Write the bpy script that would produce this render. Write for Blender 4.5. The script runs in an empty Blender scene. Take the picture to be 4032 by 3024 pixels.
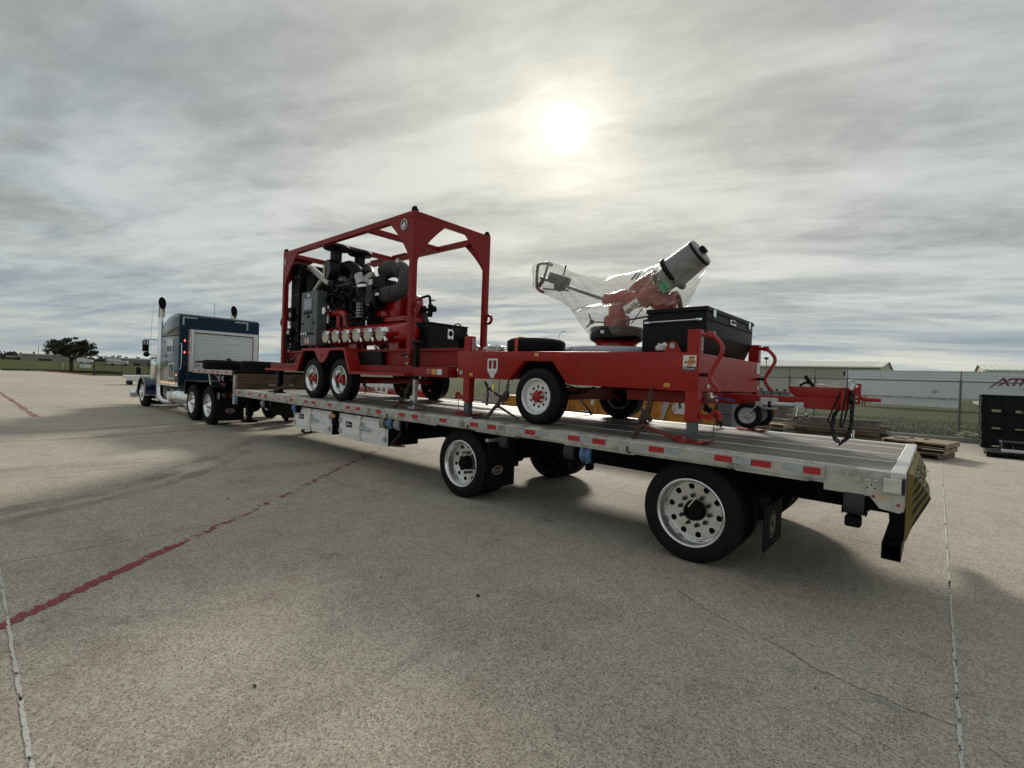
import bpy, bmesh, math, random
from mathutils import Vector, Matrix
random.seed(11)
S = bpy.context.scene
COL = S.collection
R_ = math.radians

# ------------------------------------------------------------------ camera
cd = bpy.data.cameras.new('camera'); cam = bpy.data.objects.new('camera', cd); COL.objects.link(cam)
cr = Vector((0.74967614, 0.66076983, 0.03699886)); cu = Vector((-0.0371123, -0.01384388, 0.9992152)); cf = Vector((-0.66076347, 0.75046091, -0.01414427))
m = Matrix((cr, cu, -cf)).transposed().to_4x4(); m.translation = Vector((0.1434, -4.3792, 1.6414))
cam.matrix_world = m
cd.sensor_width = 36.0; cd.lens = 1897.6 / 4032 * 36.0; cd.clip_start = 0.05; cd.clip_end = 3000
S.camera = cam

# ------------------------------------------------------------------ sky + sun
SUN = Vector((-0.52322, 0.72035, 0.45534)).normalized()
W = bpy.data.worlds.new('World'); S.world = W; W.use_nodes = True
nt = W.node_tree; nt.nodes.clear()
def N(t, **k):
    n = nt.nodes.new(t)
    for a, b in k.items(): setattr(n, a, b)
    return n
def L(a, b): nt.links.new(a, b)
def val(sock, v):
    if isinstance(v, (int, float)): sock.default_value = v
    elif isinstance(v, (tuple, list)): sock.default_value = v
    else: L(v, sock)
def MA(op, a, b=0.0, c=None, clamp=False):
    n = N('ShaderNodeMath', operation=op, use_clamp=clamp); val(n.inputs[0], a); val(n.inputs[1], b)
    if c is not None: val(n.inputs[2], c)
    return n.outputs[0]
def MIX(f, a, b):
    n = N('ShaderNodeMix', data_type='RGBA'); val(n.inputs[0], f); val(n.inputs[6], a); val(n.inputs[7], b); return n.outputs[2]
def RAMP(f, lo, hi, ease=True):
    n = N('ShaderNodeMapRange', interpolation_type='SMOOTHSTEP' if ease else 'LINEAR'); val(n.inputs[0], f)
    n.inputs[1].default_value = lo; n.inputs[2].default_value = hi; return n.outputs[0]
def NOISE(vec, scale, detail=4, rough=.55, dist=0.0):
    n = N('ShaderNodeTexNoise'); L(vec, n.inputs['Vector']); n.inputs['Scale'].default_value = scale
    n.inputs['Detail'].default_value = detail; n.inputs['Roughness'].default_value = rough; n.inputs['Distortion'].default_value = dist
    return n.outputs['Fac']
def VEC(x, y, z):
    n = N('ShaderNodeCombineXYZ'); val(n.inputs[0], x); val(n.inputs[1], y); val(n.inputs[2], z); return n.outputs[0]

tc = N('ShaderNodeTexCoord')
nm = N('ShaderNodeVectorMath', operation='NORMALIZE'); L(tc.outputs['Generated'], nm.inputs[0])
sp = N('ShaderNodeSeparateXYZ'); L(nm.outputs[0], sp.inputs[0])
dx, dy, dz = sp.outputs
zc = MA('MAXIMUM', dz, 0.0)
den = MA('ADD', zc, 0.10)
u = MA('DIVIDE', dx, den); v = MA('DIVIDE', dy, den)
# cloud-deck coordinates, turned so the long streaks run across the view
ca, sa = math.cos(R_(24)), math.sin(R_(24))
u2 = MA('ADD', MA('MULTIPLY', u, ca), MA('MULTIPLY', v, sa)); v2 = MA('SUBTRACT', MA('MULTIPLY', v, ca), MA('MULTIPLY', u, sa))
P1 = VEC(MA('MULTIPLY', u2, .40), MA('MULTIPLY', v2, 1.0), 2.3)
P2 = VEC(MA('MULTIPLY', u2, 1.0), MA('MULTIPLY', v2, 2.6), 1.7)
P3 = VEC(MA('MULTIPLY', u2, 3.0), MA('MULTIPLY', v2, 5.0), 4.1)
n1 = NOISE(P1, .9, 5, .5, .4); n2 = NOISE(P2, 1.0, 6, .55, .35); n3 = NOISE(P3, 2.0, 6, .6, .3)
dens = MA('ADD', MA('ADD', MA('MULTIPLY', n1, .48), MA('MULTIPLY', n2, .36)), MA('MULTIPLY', n3, .16))
cl = RAMP(dens, .38, .63)                       # 0 thin and bright, 1 thick and grey
dot = N('ShaderNodeVectorMath', operation='DOT_PRODUCT'); L(nm.outputs[0], dot.inputs[0]); dot.inputs[1].default_value = SUN
cs = MA('MAXIMUM', dot.outputs['Value'], 0.0)
g1 = MA('POWER', cs, 10.0); g2 = MA('POWER', cs, 60.0); g3 = MA('POWER', cs, 240.0); g4 = MA('POWER', cs, 6500.0)
thin = MIX(g1, (.50, .522, .505, 1), (.62, .615, .545, 1))
thick = MIX(g1, (.25, .272, .272, 1), (.41, .41, .375, 1))
# low, far cloud reads bluer with cream gaps
hz = RAMP(dz, .26, .0)
thin = MIX(MA('MULTIPLY', hz, .5), thin, (.54, .55, .49, 1)); thick = MIX(MA('MULTIPLY', hz, .85), thick, (.20, .275, .345, 1))
band = NOISE(VEC(MA('MULTIPLY', u2, .13), MA('MULTIPLY', dz, 24.0), 7.7), 1.1, 6, .55, .6)
band2 = RAMP(band, .40, .62)
cl2 = N('ShaderNodeMix', data_type='FLOAT'); L(MA('MULTIPLY', hz, .58), cl2.inputs[0]); L(cl, cl2.inputs[2]); L(band2, cl2.inputs[3])
cloud = MIX(cl2.outputs[0], thin, thick)
sky = N('ShaderNodeTexSky', sky_type='NISHITA', sun_disc=False)
sky.sun_elevation = math.asin(SUN.z); sky.sun_rotation = math.atan2(SUN.x, SUN.y); sky.air_density = 1.0; sky.dust_density = 2.0
skm = N('ShaderNodeVectorMath', operation='SCALE'); L(sky.outputs[0], skm.inputs[0]); skm.inputs['Scale'].default_value = 0.10
gap = MA('MULTIPLY', RAMP(n2, .60, .40), MA('MULTIPLY', MA('SUBTRACT', 1.0, MA('POWER', cs, 4.0), clamp=True), .20))
base = MIX(gap, cloud, skm.outputs[0])
def ADDC(a, f, c):
    s = N('ShaderNodeVectorMath', operation='SCALE'); s.inputs[0].default_value = c; L(f, s.inputs['Scale'])
    o = N('ShaderNodeVectorMath', operation='ADD'); L(a, o.inputs[0]); L(s.outputs[0], o.inputs[1]); return o.outputs[0]
veil = MA('SUBTRACT', 1.10, MA('MULTIPLY', cl, .5))     # thick streaks hide the aureole
base = ADDC(base, MA('MULTIPLY', g2, veil), (.14, .135, .105))
base = ADDC(base, MA('MULTIPLY', g3, veil), (.28, .27, .215))
base = ADDC(base, g4, (14.0, 13.6, 12.4))
bg = N('ShaderNodeBackground'); L(base, bg.inputs[0]); bg.inputs[1].default_value = 1.0
wo = N('ShaderNodeOutputWorld'); L(bg.outputs[0], wo.inputs[0])
W.cycles.sampling_method = 'MANUAL'; W.cycles.sample_map_resolution = 1024

sd = bpy.data.lights.new('sun', 'SUN'); so = bpy.data.objects.new('sun', sd); COL.objects.link(so)
sd.energy = 2.4; sd.angle = R_(9.0); sd.color = (1.0, .95, .84)
so.rotation_euler = SUN.to_track_quat('Z', 'Y').to_euler(); so.location = SUN * 60

S.view_settings.view_transform = 'Standard'; S.view_settings.look = 'None'
S.view_settings.gamma = 1.0; S.view_settings.exposure = 0.28
S.render.engine = 'CYCLES'
S.cycles.use_denoising = True
S.cycles.max_bounces = 8; S.cycles.transparent_max_bounces = 16

# ------------------------------------------------------------------ materials
MATS = {}
def M(name, col, rough=.5, metal=0.0, var=.12, scale=6.0, bump=0.0, bscale=60.0, coat=0.0, dirt=None, spec=.5, stretch=None, emit=None, grime=None):
    """principled material: colour variation, fine relief and an optional dirt layer (colour, amount, scale)"""
    global nt
    if name in MATS: return MATS[name]
    mt = bpy.data.materials.new(name); mt.use_nodes = True
    keep = nt; nt = mt.node_tree; nt.nodes.clear()
    out = N('ShaderNodeOutputMaterial'); b = N('ShaderNodeBsdfPrincipled'); L(b.outputs[0], out.inputs[0])
    geo = N('ShaderNodeNewGeometry'); pos = geo.outputs['Position']
    if stretch:
        vm = N('ShaderNodeVectorMath', operation='MULTIPLY'); L(pos, vm.inputs[0]); vm.inputs[1].default_value = stretch; pos = vm.outputs[0]
    c4 = (*col, 1)
    n = NOISE(pos, scale, 5, .6)
    lo = tuple(x * (1 - var) for x in col) + (1,); hi = tuple(min(1, x * (1 + var)) for x in col) + (1,)
    c = MIX(RAMP(n, .3, .7, False), lo, hi)
    rr = MA('ADD', rough - .06, MA('MULTIPLY', n, .14))
    if dirt:
        dc, da, ds = dirt
        k = MA('MULTIPLY', RAMP(NOISE(pos, ds, 6, .65, .4), .45, .75), da)
        c = MIX(k, c, (*dc, 1)); rr = MA('ADD', rr, MA('MULTIPLY', k, .3))
    if grime:
        dc, da, ds = grime
        k = MA('MULTIPLY', RAMP(NOISE(pos, ds, 3, .7), .52, .66), da)
        c = MIX(k, c, (*dc, 1))
    L(c, b.inputs['Base Color']); L(rr, b.inputs['Roughness']); b.inputs['Metallic'].default_value = metal
    b.inputs['Specular IOR Level'].default_value = spec
    if coat: b.inputs['Coat Weight'].default_value = coat; b.inputs['Coat Roughness'].default_value = .08
    if bump:
        bn = N('ShaderNodeBump'); bn.inputs['Strength'].default_value = bump; bn.inputs['Distance'].default_value = .01
        L(NOISE(pos, bscale, 4, .6), bn.inputs['Height']); L(bn.outputs[0], b.inputs['Normal'])
    if emit: b.inputs['Emission Color'].default_value = (*emit[0], 1); b.inputs['Emission Strength'].default_value = emit[1]
    nt = keep
    MATS[name] = mt; return mt
DUST = (.30, .26, .21)
RED = M('red_paint', (.315, .011, .006), .36, 0, .08, 2, coat=.05, spec=.3, dirt=((.34, .05, .04), .40, 2.3), bump=.06, bscale=30)
RED2 = M('red_frame_paint', (.225, .008, .008), .4, 0, .10, 3, spec=.25, dirt=((.26, .04, .035), .4, 4), bump=.06, bscale=30)
REDX = M('red_machine_gloss', (.33, .007, .008), .2, 0, .06, 4, coat=.25, spec=.4)
BLACK = M('black_paint', (.006, .0065, .007), .45, 0, .2, 8, dirt=((.014, .013, .012), .5, 3), spec=.14)
BLACKG = M('black_gloss', (.006, .0065, .007), .30, 0, .2, 6, coat=.05, spec=.2)
BLKDIA = M('black_diamond_plate', (.007, .008, .009), .45, 0, .25, 30, bump=.6, bscale=120, spec=.18)
UNDER = M('chassis_black', (.006, .006, .006), .7, 0, .3, 8, dirt=((.012, .0105, .009), .6, 4), spec=.1)
RUB = M('tyre_rubber', (.009, .009, .0095), .75, 0, .25, 14, bump=.15, bscale=90, dirt=((.030, .027, .023), .55, 4.5), spec=.15)
RUBN = M('new_tyre_rubber', (.007, .0075, .009), .6, 0, .2, 14, bump=.12, bscale=90, dirt=((.014, .013, .012), .35, 5), spec=.18)
CHR = M('chrome', (.80, .81, .82), .07, 1, .05, 6)
CHRD = M('polished_aluminium', (.84, .84, .83), .22, .9, .08, 7, dirt=((.50, .48, .44), .4, 7))
WHEELP = M('pale_machined_wheel', (.78, .79, .79), .30, .45, .08, 9, dirt=((.45, .43, .40), .3, 8))
ALU = M('weathered_aluminium', (.50, .485, .445), .48, .3, .16, 9, bump=.2, bscale=40, dirt=((.28, .255, .22), .75, 6), grime=((.13, .118, .10), .75, 3.2))
ALUB = M('clean_aluminium_plate', (.68, .68, .66), .34, .8, .12, 5, bump=.1, bscale=40, dirt=((.34, .32, .29), .5, 6))
DECK = M('deck_plank', (.165, .148, .126), .55, .05, .25, 3, bump=.6, bscale=22, stretch=(.35, 7, 7), dirt=((.33, .31, .275), .5, 1.3), grime=((.055, .047, .04), .75, .9), spec=.45)
STRIP = M('deck_strip_worn_bright', (.85, .84, .80), .42, .5, .15, 4, dirt=((.28, .26, .23), .5, 5), stretch=(.6, 4, 4))
BOXW = M('dull_white_box', (.82, .83, .82), .42, .1, .05, 4, dirt=((.66, .65, .62), .5, 3), grime=((.40, .39, .37), .3, 2.5))
WOOD = M('old_brown_plank', (.125, .078, .048), .75, 0, .35, 3, bump=.5, bscale=18, stretch=(8, .6, 9), dirt=((.07, .048, .034), .6, 3))
PAL = M('pallet_wood', (.27, .205, .135), .78, 0, .28, 4, bump=.4, bscale=30, dirt=((.17, .14, .11), .7, 3))
PALD = M('weathered_timber', (.145, .125, .105), .82, 0, .3, 4, bump=.4, bscale=30, dirt=((.07, .06, .052), .6, 3))
PALL = M('pale_timber', (.46, .38, .26), .78, 0, .2, 5, bump=.4, bscale=30)
GALV = M('galvanised_steel', (.50, .52, .53), .40, .8, .14, 14, dirt=((.30, .30, .29), .4, 6))
RUST = M('rusty_chain_steel', (.075, .060, .048), .62, .5, .35, 40, bump=.3, bscale=80, dirt=((.12, .07, .04), .5, 12))
REDBAR = M('red_worn_binder', (.22, .03, .025), .5, .2, .2, 20, dirt=((.07, .05, .045), .6, 15))
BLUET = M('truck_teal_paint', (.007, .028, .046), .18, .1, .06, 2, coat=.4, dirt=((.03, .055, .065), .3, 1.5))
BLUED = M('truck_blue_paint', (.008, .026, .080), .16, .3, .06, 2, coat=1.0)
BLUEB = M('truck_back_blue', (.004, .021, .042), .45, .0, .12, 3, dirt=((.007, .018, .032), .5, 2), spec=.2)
GREYP = M('grey_panel_paint', (.085, .10, .11), .45, 0, .08, 5)
WRAP = M('grey_heat_wrap', (.058, .060, .063), .85, 0, .22, 12, bump=.7, bscale=35)
PANELW = M('white_aluminium_door', (.66, .69, .70), .36, .2, .07, 2, stretch=(1, .5, 8), dirt=((.36, .38, .39), .4, 3))
WHITE = M('white_paint', (.74, .75, .74), .4, 0, .05, 3, dirt=((.5, .49, .46), .3, 2))
TAPER = M('red_reflective_tape', (.42, .012, .018), .35, 0, .1, 30)
TAPES = M('silver_reflective_tape', (.40, .44, .46), .35, .1, .15, 30, dirt=((.22, .22, .21), .5, 14))
LRED = M('red_lens', (.30, .012, .015), .12, 0, .05, 8, coat=1)
LAMB = M('amber_lens', (.62, .25, .02), .15, 0, .1, 30, coat=1)
LWHT = M('clear_lens', (.70, .72, .72), .15, 0, .05, 30, coat=1)
LITR = M('lit_red_lamp', (.6, .05, .05), .2, 0, .05, 8, emit=((1, .13, .12), 2.2))
LITA = M('lit_amber_lamp', (.7, .35, .1), .2, 0, .05, 8, emit=((1, .5, .2), .9))
BLUSTR = M('blue_strap', (.085, .18, .33), .7, 0, .15, 20, bump=.2, bscale=150)
GRYSTR = M('grey_strap', (.27, .265, .25), .75, 0, .2, 20, bump=.2, bscale=150)
DRKSTR = M('dark_strap', (.03, .031, .034), .75, 0, .2, 20, bump=.2, bscale=150)
YEL = M('yellow_steel', (.50, .235, .035), .55, 0, .15, 3, dirt=((.20, .10, .035), .6, 2.2), grime=((.10, .055, .03), .7, 1.6))
CRATE = M('black_plastic', (.006, .007, .009), .5, 0, .25, 10, dirt=((.010, .011, .013), .4, 4), spec=.15)
BEIGE = M('beige_siding', (.47, .455, .37), .6, 0, .05, 1, bump=0)
ROOFM = M('pale_metal_roof', (.66, .66, .60), .45, .2, .06, .6)
FARW = M('far_grey_building', (.30, .28, .24), .8, 0, .08, .2)
FARD = M('far_dark_building', (.12, .12, .12), .8, 0, .1, .2)
KERB = M('kerb_concrete', (.30, .28, .25), .85, 0, .2, 3, bump=.4, bscale=40, dirt=((.16, .15, .13), .5, 2))
KERBR = M('red_painted_kerb', (.33, .07, .065), .8, 0, .2, 3, dirt=((.30, .24, .21), .5, .9))
IRON = M('black_iron', (.012, .012, .013), .5, .2, .1, 6)
FPOST = M('fence_steel', (.15, .165, .18), .5, .6, .15, 5)
BARK = M('bark', (.05, .042, .034), .9, 0, .3, 6, bump=.6, bscale=20)
LEAF = M('live_oak_leaf', (.035, .048, .022), .6, 0, .4, 1.2)
PAPER = M('paper_white', (.72, .72, .70), .6, 0, .05, 20)
NAVY = M('sticker_navy', (.02, .022, .045), .5, 0, .05, 20)
ORNG = M('sticker_orange', (.45, .17, .05), .5, 0, .1, 40)
SKIN = M('sticker_tan', (.55, .33, .20), .5, 0, .1, 40)
GREEN = M('green_tape', (.02, .30, .10), .4, 0, .1, 20)
GREYPL = M('grey_nozzle', (.22, .225, .225), .42, .3, .08, 6)
HOSEM = M('grey_suction_hose', (.42, .45, .50), .5, 0, .1, 10)
ABSY = M('yellow_lettering', (.62, .50, .20), .6, 0, .05, 30)
PIPE = M('satin_steel_pipe', (.50, .50, .48), .36, .8, .12, 12, dirt=((.25, .23, .2), .5, 9))
MARO = M('maroon_lettering', (.17, .01, .03), .5, 0, .05, 2)
NICKEL = M('matte_nickel_cap', (.52, .49, .41), .42, .7, .12, 9, dirt=((.36, .34, .28), .4, 10))
BAG = M('clear_plastic_bag', (.70, .71, .71), .25, 0, .15, 40, bump=.8, bscale=60)
BANY = M('yellow_banner_cloth', (.40, .29, .035), .75, 0, .2, 8, bump=.3, bscale=60, dirt=((.16, .12, .04), .6, 6))
SIDING = M('white_trailer_skin', (.74, .77, .79), .4, .2, .04, .8)

# ------------------------------------------------------------------ mesh helpers
class B:
    def __init__(s): s.bm = bmesh.new()
    def _n(s, k): return s.bm.verts[k:]
    def box(s, x0, x1, y0, y1, z0, z1, bev=0.0, mat=None, seg=1):
        vs = [s.bm.verts.new(q) for q in ((x0,y0,z0),(x1,y0,z0),(x1,y1,z0),(x0,y1,z0),(x0,y0,z1),(x1,y0,z1),(x1,y1,z1),(x0,y1,z1))]
        fs = [s.bm.faces.new([vs[i] for i in f]) for f in ((3,2,1,0),(4,5,6,7),(0,1,5,4),(1,2,6,5),(2,3,7,6),(3,0,4,7))]
        if mat is not None:
            for q in vs: q.co = mat @ q.co
        if bev:
            es = list({e for f in fs for e in f.edges})
            bmesh.ops.bevel(s.bm, geom=es, offset=bev, segments=seg, profile=.5, affect='EDGES')
        return s
    def bar(s, a, b, w, h, up=(0, 0, 1), bev=0.0):
        a, b = Vector(a), Vector(b); d = b - a; ln = d.length; d.normalize(); up = Vector(up)
        sx = d.cross(up)
        if sx.length < 1e-4: sx = d.cross(Vector((1, 0, 0)))
        sx.normalize(); uz = sx.cross(d)
        mt = Matrix((d, sx, uz)).transposed().to_4x4(); mt.translation = a
        return s.box(0, ln, -w/2, w/2, -h/2, h/2, bev, mt)
    def prism(s, poly, axis, a, b, bev=0.0):
        def P(p, t):
            return {'x': (t, p[0], p[1]), 'y': (p[0], t, p[1]), 'z': (p[0], p[1], t)}[axis]
        va = [s.bm.verts.new(P(p, a)) for p in poly]; vb = [s.bm.verts.new(P(p, b)) for p in poly]
        n = len(poly); fs = [s.bm.faces.new(va[::-1]), s.bm.faces.new(vb)]
        for i in range(n): fs.append(s.bm.faces.new((va[i], va[(i+1) % n], vb[(i+1) % n], vb[i])))
        bmesh.ops.recalc_face_normals(s.bm, faces=fs)
        if bev:
            es = list({e for f in fs for e in f.edges})
            bmesh.ops.bevel(s.bm, geom=es, offset=bev, segments=2, profile=.5, affect='EDGES')
        return s
    def rings(s, rs, close=True, caps=True):
        """list of rings of points -> skinned surface"""
        vr = [[s.bm.verts.new(p) for p in r] for r in rs]; n = len(rs[0]); fs = []
        for i in range(len(vr) - 1):
            for j in range(n if close else n - 1):
                k = (j + 1) % n
                fs.append(s.bm.faces.new((vr[i][j], vr[i][k], vr[i+1][k], vr[i+1][j])))
        if caps and close:
            fs.append(s.bm.faces.new(vr[0][::-1])); fs.append(s.bm.faces.new(vr[-1]))
        bmesh.ops.recalc_face_normals(s.bm, faces=fs)
        return s
    def tube(s, pts, r, n=8, caps=True, smooth=0):
        pts = [Vector(p) for p in pts]
        for _ in range(smooth):
            q = [pts[0]]
            for a, b in zip(pts, pts[1:]): q += [a.lerp(b, .25), a.lerp(b, .75)]
            q.append(pts[-1]); pts = q
        rr = r if isinstance(r, (list, tuple)) else [r] * len(pts)
        if len(rr) != len(pts): rr = [rr[0] + (rr[-1] - rr[0]) * i / (len(pts) - 1) for i in range(len(pts))]
        t0 = (pts[1] - pts[0]).normalized(); nrm = t0.orthogonal().normalized(); out = []
        for i, p in enumerate(pts):
            t = (pts[min(i+1, len(pts)-1)] - pts[max(i-1, 0)])
            t = t.normalized() if t.length > 1e-7 else t0
            nrm = (nrm - t * nrm.dot(t)); nrm = nrm.normalized() if nrm.length > 1e-6 else t.orthogonal().normalized()
            bn = t.cross(nrm)
            out.append([p + (nrm * math.cos(2*math.pi*k/n) + bn * math.sin(2*math.pi*k/n)) * rr[i] for k in range(n)])
        return s.rings(out, True, caps)
    def cyl(s, a, b, r, r2=None, n=16, caps=True): return s.tube([a, b], [r, r if r2 is None else r2], n, caps)
    def lathe(s, prof, o, axis, n=24, caps=False):
        """prof [(radius, height along axis)]"""
        ax = Vector(axis).normalized(); e1 = ax.orthogonal().normalized(); e2 = ax.cross(e1); o = Vector(o)
        rs = [[o + ax * h + (e1 * math.cos(2*math.pi*k/n) + e2 * math.sin(2*math.pi*k/n)) * max(r, 1e-4) for k in range(n)] for r, h in prof]
        return s.rings(rs, True, caps)
    def ball(s, c, r, n=12, sc=(1, 1, 1)):
        mt = Matrix.Translation(c) @ Matrix.Diagonal((*[r * q for q in sc], 1))
        bmesh.ops.create_uvsphere(s.bm, u_segments=n, v_segments=max(6, n // 2 + 2), radius=1, matrix=mt); return s
    def poly(s, pts):
        s.bm.faces.new([s.bm.verts.new(p) for p in pts]); return s
    def link(s, c, d, nrm, ln=.045, w=.030, t=.0055):
        """one stadium-shaped chain link"""
        d = Vector(d).normalized(); nrm = Vector(nrm); nrm = (nrm - d * nrm.dot(d)).normalized(); c = Vector(c)
        hs = (ln - w) / 2; r = w / 2 - t; pts = []
        for k in range(10):
            a = 2 * math.pi * (k + .5) / 10
            pts.append(c + d * (math.cos(a) * r + (hs if math.cos(a) > 0 else -hs)) + nrm * math.sin(a) * r)
        rs = []
        for i, p in enumerate(pts):
            tn = (pts[(i+1) % 10] - pts[i-1]).normalized(); bn = d.cross(nrm); o = tn.cross(bn)
            rs.append([p + (bn * math.cos(2*math.pi*k/5) + o * math.sin(2*math.pi*k/5)) * t for k in range(5)])
        rs.append(rs[0]); return s.rings(rs, True, False)
    def chain(s, pts, ln=.045, w=.030, t=.0055):
        pts = [Vector(p) for p in pts]; seg = []; tot = 0
        for a, b in zip(pts, pts[1:]): seg.append((tot, a, b)); tot += (b - a).length
        step = ln - 2.4 * t; n = max(1, int(tot / step)); fl = 0
        for i in range(n):
            q = (i + .5) * tot / n
            for s0, a, b in reversed(seg):
                if q >= s0:
                    d = (b - a); p = a + d.normalized() * (q - s0); break
            o = d.orthogonal().normalized(); o2 = d.normalized().cross(o); ang = (0 if i % 2 else math.pi / 2) + random.uniform(-.3, .3)
            s.link(p, d, o * math.cos(ang) + o2 * math.sin(ang), ln, w, t)
        return s
def mesh(b, name='mesh', ang=35):
    me = bpy.data.meshes.new(name); b.bm.normal_update(); b.bm.to_mesh(me); b.bm.free()
    me.polygons.foreach_set('use_smooth', [True] * len(me.polygons)); me.set_sharp_from_angle(angle=R_(ang)); return me
def obj(name, data, mat=None, parent=None, loc=(0, 0, 0), rot=None):
    """link an object; a B holding world coordinates is shifted into its thing's own frame"""
    if isinstance(data, B): data = mesh(data, name)
    o = bpy.data.objects.new(name, data); COL.objects.link(o); o.location = loc
    if rot: o.rotation_euler = rot
    if mat is not None and len(data.materials) == 0: data.materials.append(mat)
    if parent is not None: o.parent = parent
    return o
def part(name, b, mat, parent, label=None):
    root = parent
    while root.parent is not None: root = root.parent
    off = Vector(root['org']) if 'org' in root.keys() else Vector((0, 0, 0))
    if off.length: b.bm.transform(Matrix.Translation(-off))
    o = obj(name, b, mat, parent)
    if label: o['label'] = label
    return o
def thing(name, label, cat, loc=(0, 0, 0), group=None):
    o = bpy.data.objects.new(name, None); COL.objects.link(o); o.empty_display_size = .2; o.location = loc; o['org'] = loc
    o['label'] = label; o['category'] = cat
    if group: o['group'] = group
    return o
def tag(o, label, cat, group=None):
    o['label'] = label; o['category'] = cat
    if group: o['group'] = group
    return o
def struct(name, b, mat, parent=None):
    o = obj(name, b, mat, parent)
    if parent is None: o['kind'] = 'structure'
    return o
def text_mesh(body, size, depth=.001, shear=0.0, bold=0.0, space=1.0):
    c = bpy.data.curves.new('lettering', 'FONT'); c.body = body; c.size = size; c.extrude = depth; c.shear = shear
    c.align_x = 'CENTER'; c.align_y = 'CENTER'; c.offset = bold; c.space_character = space; c.resolution_u = 3
    o = bpy.data.objects.new('lettering', c); COL.objects.link(o)
    dg = bpy.context.evaluated_depsgraph_get(); me = bpy.data.meshes.new_from_object(o.evaluated_get(dg))
    bpy.data.objects.remove(o); return me
def lettering(body, size, mat, parent, pos, right, up, **k):
    """flat lettering at world pos, reading along right"""
    root = parent
    while root.parent is not None: root = root.parent
    off = Vector(root['org']) if 'org' in root.keys() else Vector((0, 0, 0))
    me = text_mesh(body, size, **k); r = Vector(right).normalized(); u = Vector(up); u = (u - r * u.dot(r)).normalized(); n = r.cross(u)
    mt = Matrix((r, u, n)).transposed().to_4x4(); mt.translation = Vector(pos) - off; me.transform(mt)
    if me.materials: me.materials.clear()
    return obj('lettering', me, mat, parent)
def dup_tree(o, parent=None, loc=None, rot=None):
    c = o.copy(); COL.objects.link(c)
    if parent is not None: c.parent = parent
    if loc is not None: c.location = loc
    if rot is not None: c.rotation_euler = rot
    for ch in o.children: dup_tree(ch, c)
    return c
# ------------------------------------------------------------------ ground
def raw_mat(name):
    global nt
    mt = bpy.data.materials.new(name); mt.use_nodes = True; nt = mt.node_tree; nt.nodes.clear()
    out = N('ShaderNodeOutputMaterial'); b = N('ShaderNodeBsdfPrincipled'); L(b.outputs[0], out.inputs[0])
    return mt, b, N('ShaderNodeNewGeometry').outputs['Position'], out
def VORO(vec, scale, feat='F1', out='Color'):
    n = N('ShaderNodeTexVoronoi', feature=feat); L(vec, n.inputs['Vector']); n.inputs['Scale'].default_value = scale; return n.outputs[out]
def MUL(c, f):
    n = N('ShaderNodeVectorMath', operation='SCALE'); L(c, n.inputs[0]); val(n.inputs['Scale'], f); return n.outputs[0]
CONC, b, pos, _o = raw_mat('broom_worn_concrete')
big = NOISE(pos, .22, 4, .6, .5); mid = NOISE(pos, 1.6, 5, .65, .6); sml = NOISE(pos, 9, 4, .7)
c = MIX(RAMP(big, .35, .65), (.405, .355, .284, 1), (.44, .400, .332, 1))
c = MIX(MA('MULTIPLY', RAMP(mid, .48, .72), .45), c, (.32, .25, .19, 1))           # rusty-brown wash
c = MIX(MA('MULTIPLY', RAMP(NOISE(pos, .7, 6, .75, .9), .54, .72), .42), c, (.21, .188, .16, 1))   # oily grime
stre = N('ShaderNodeVectorMath', operation='MULTIPLY'); L(pos, stre.inputs[0]); stre.inputs[1].default_value = (.9, .12, 1)
c = MIX(MA('MULTIPLY', RAMP(NOISE(stre.outputs[0], 1.3, 5, .65, .3), .54, .70), .40), c, (.20, .176, .145, 1))   # drive-lane streaks
sepc = N('ShaderNodeSeparateColor'); L(VORO(pos, 95), sepc.inputs[0])
sepd = N('ShaderNodeSeparateColor'); L(VORO(pos, 150), sepd.inputs[0])
agg = MA('ADD', MA('MULTIPLY', sepc.outputs[0], .40), MA('MULTIPLY', sepd.outputs[1], .38))
f = MA('ADD', .50, MA('MULTIPLY', agg, 1.30))
oi = N('ShaderNodeObjectInfo'); c = MUL(c, MA('ADD', .95, MA('MULTIPLY', oi.outputs['Random'], .10)))
c = MUL(c, MA('MULTIPLY', f, MA('ADD', .82, MA('MULTIPLY', sml, .36))))
c = MUL(c, MA('ADD', .70, MA('MULTIPLY', NOISE(pos, 3.8, 7, .78, .8), .60)))
c = MUL(c, MA('ADD', .78, MA('MULTIPLY', NOISE(pos, 30, 4, .7), .44)))
c = MIX(MA('MULTIPLY', RAMP(VORO(pos, .55, 'F1', 'Distance'), .11, .02), MA('MULTIPLY', RAMP(NOISE(pos, 14, 3), .42, .6), .55)), c, (.10, .088, .075, 1))   # old oil drips
c = MIX(MA('MULTIPLY', RAMP(sepc.outputs[2], .955, .99), .6), c, (.50, .48, .43, 1))   # pale chips
c = MIX(MA('MULTIPLY', RAMP(sepd.outputs[2], .90, .97), .75), c, (.085, .075, .065, 1))   # dark pits
c = MIX(MA('MULTIPLY', RAMP(NOISE(pos, 2.6, 5, .7, 1.2), .60, .72), .35), c, (.46, .44, .39, 1))
L(c, b.inputs['Base Color']); b.inputs['Roughness'].default_value = .82; b.inputs['Specular IOR Level'].default_value = .35
bn = N('ShaderNodeBump'); bn.inputs['Strength'].default_value = .55; bn.inputs['Distance'].default_value = .004
L(MA('ADD', agg, sml), bn.inputs['Height']); L(bn.outputs[0], b.inputs['Normal'])

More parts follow.
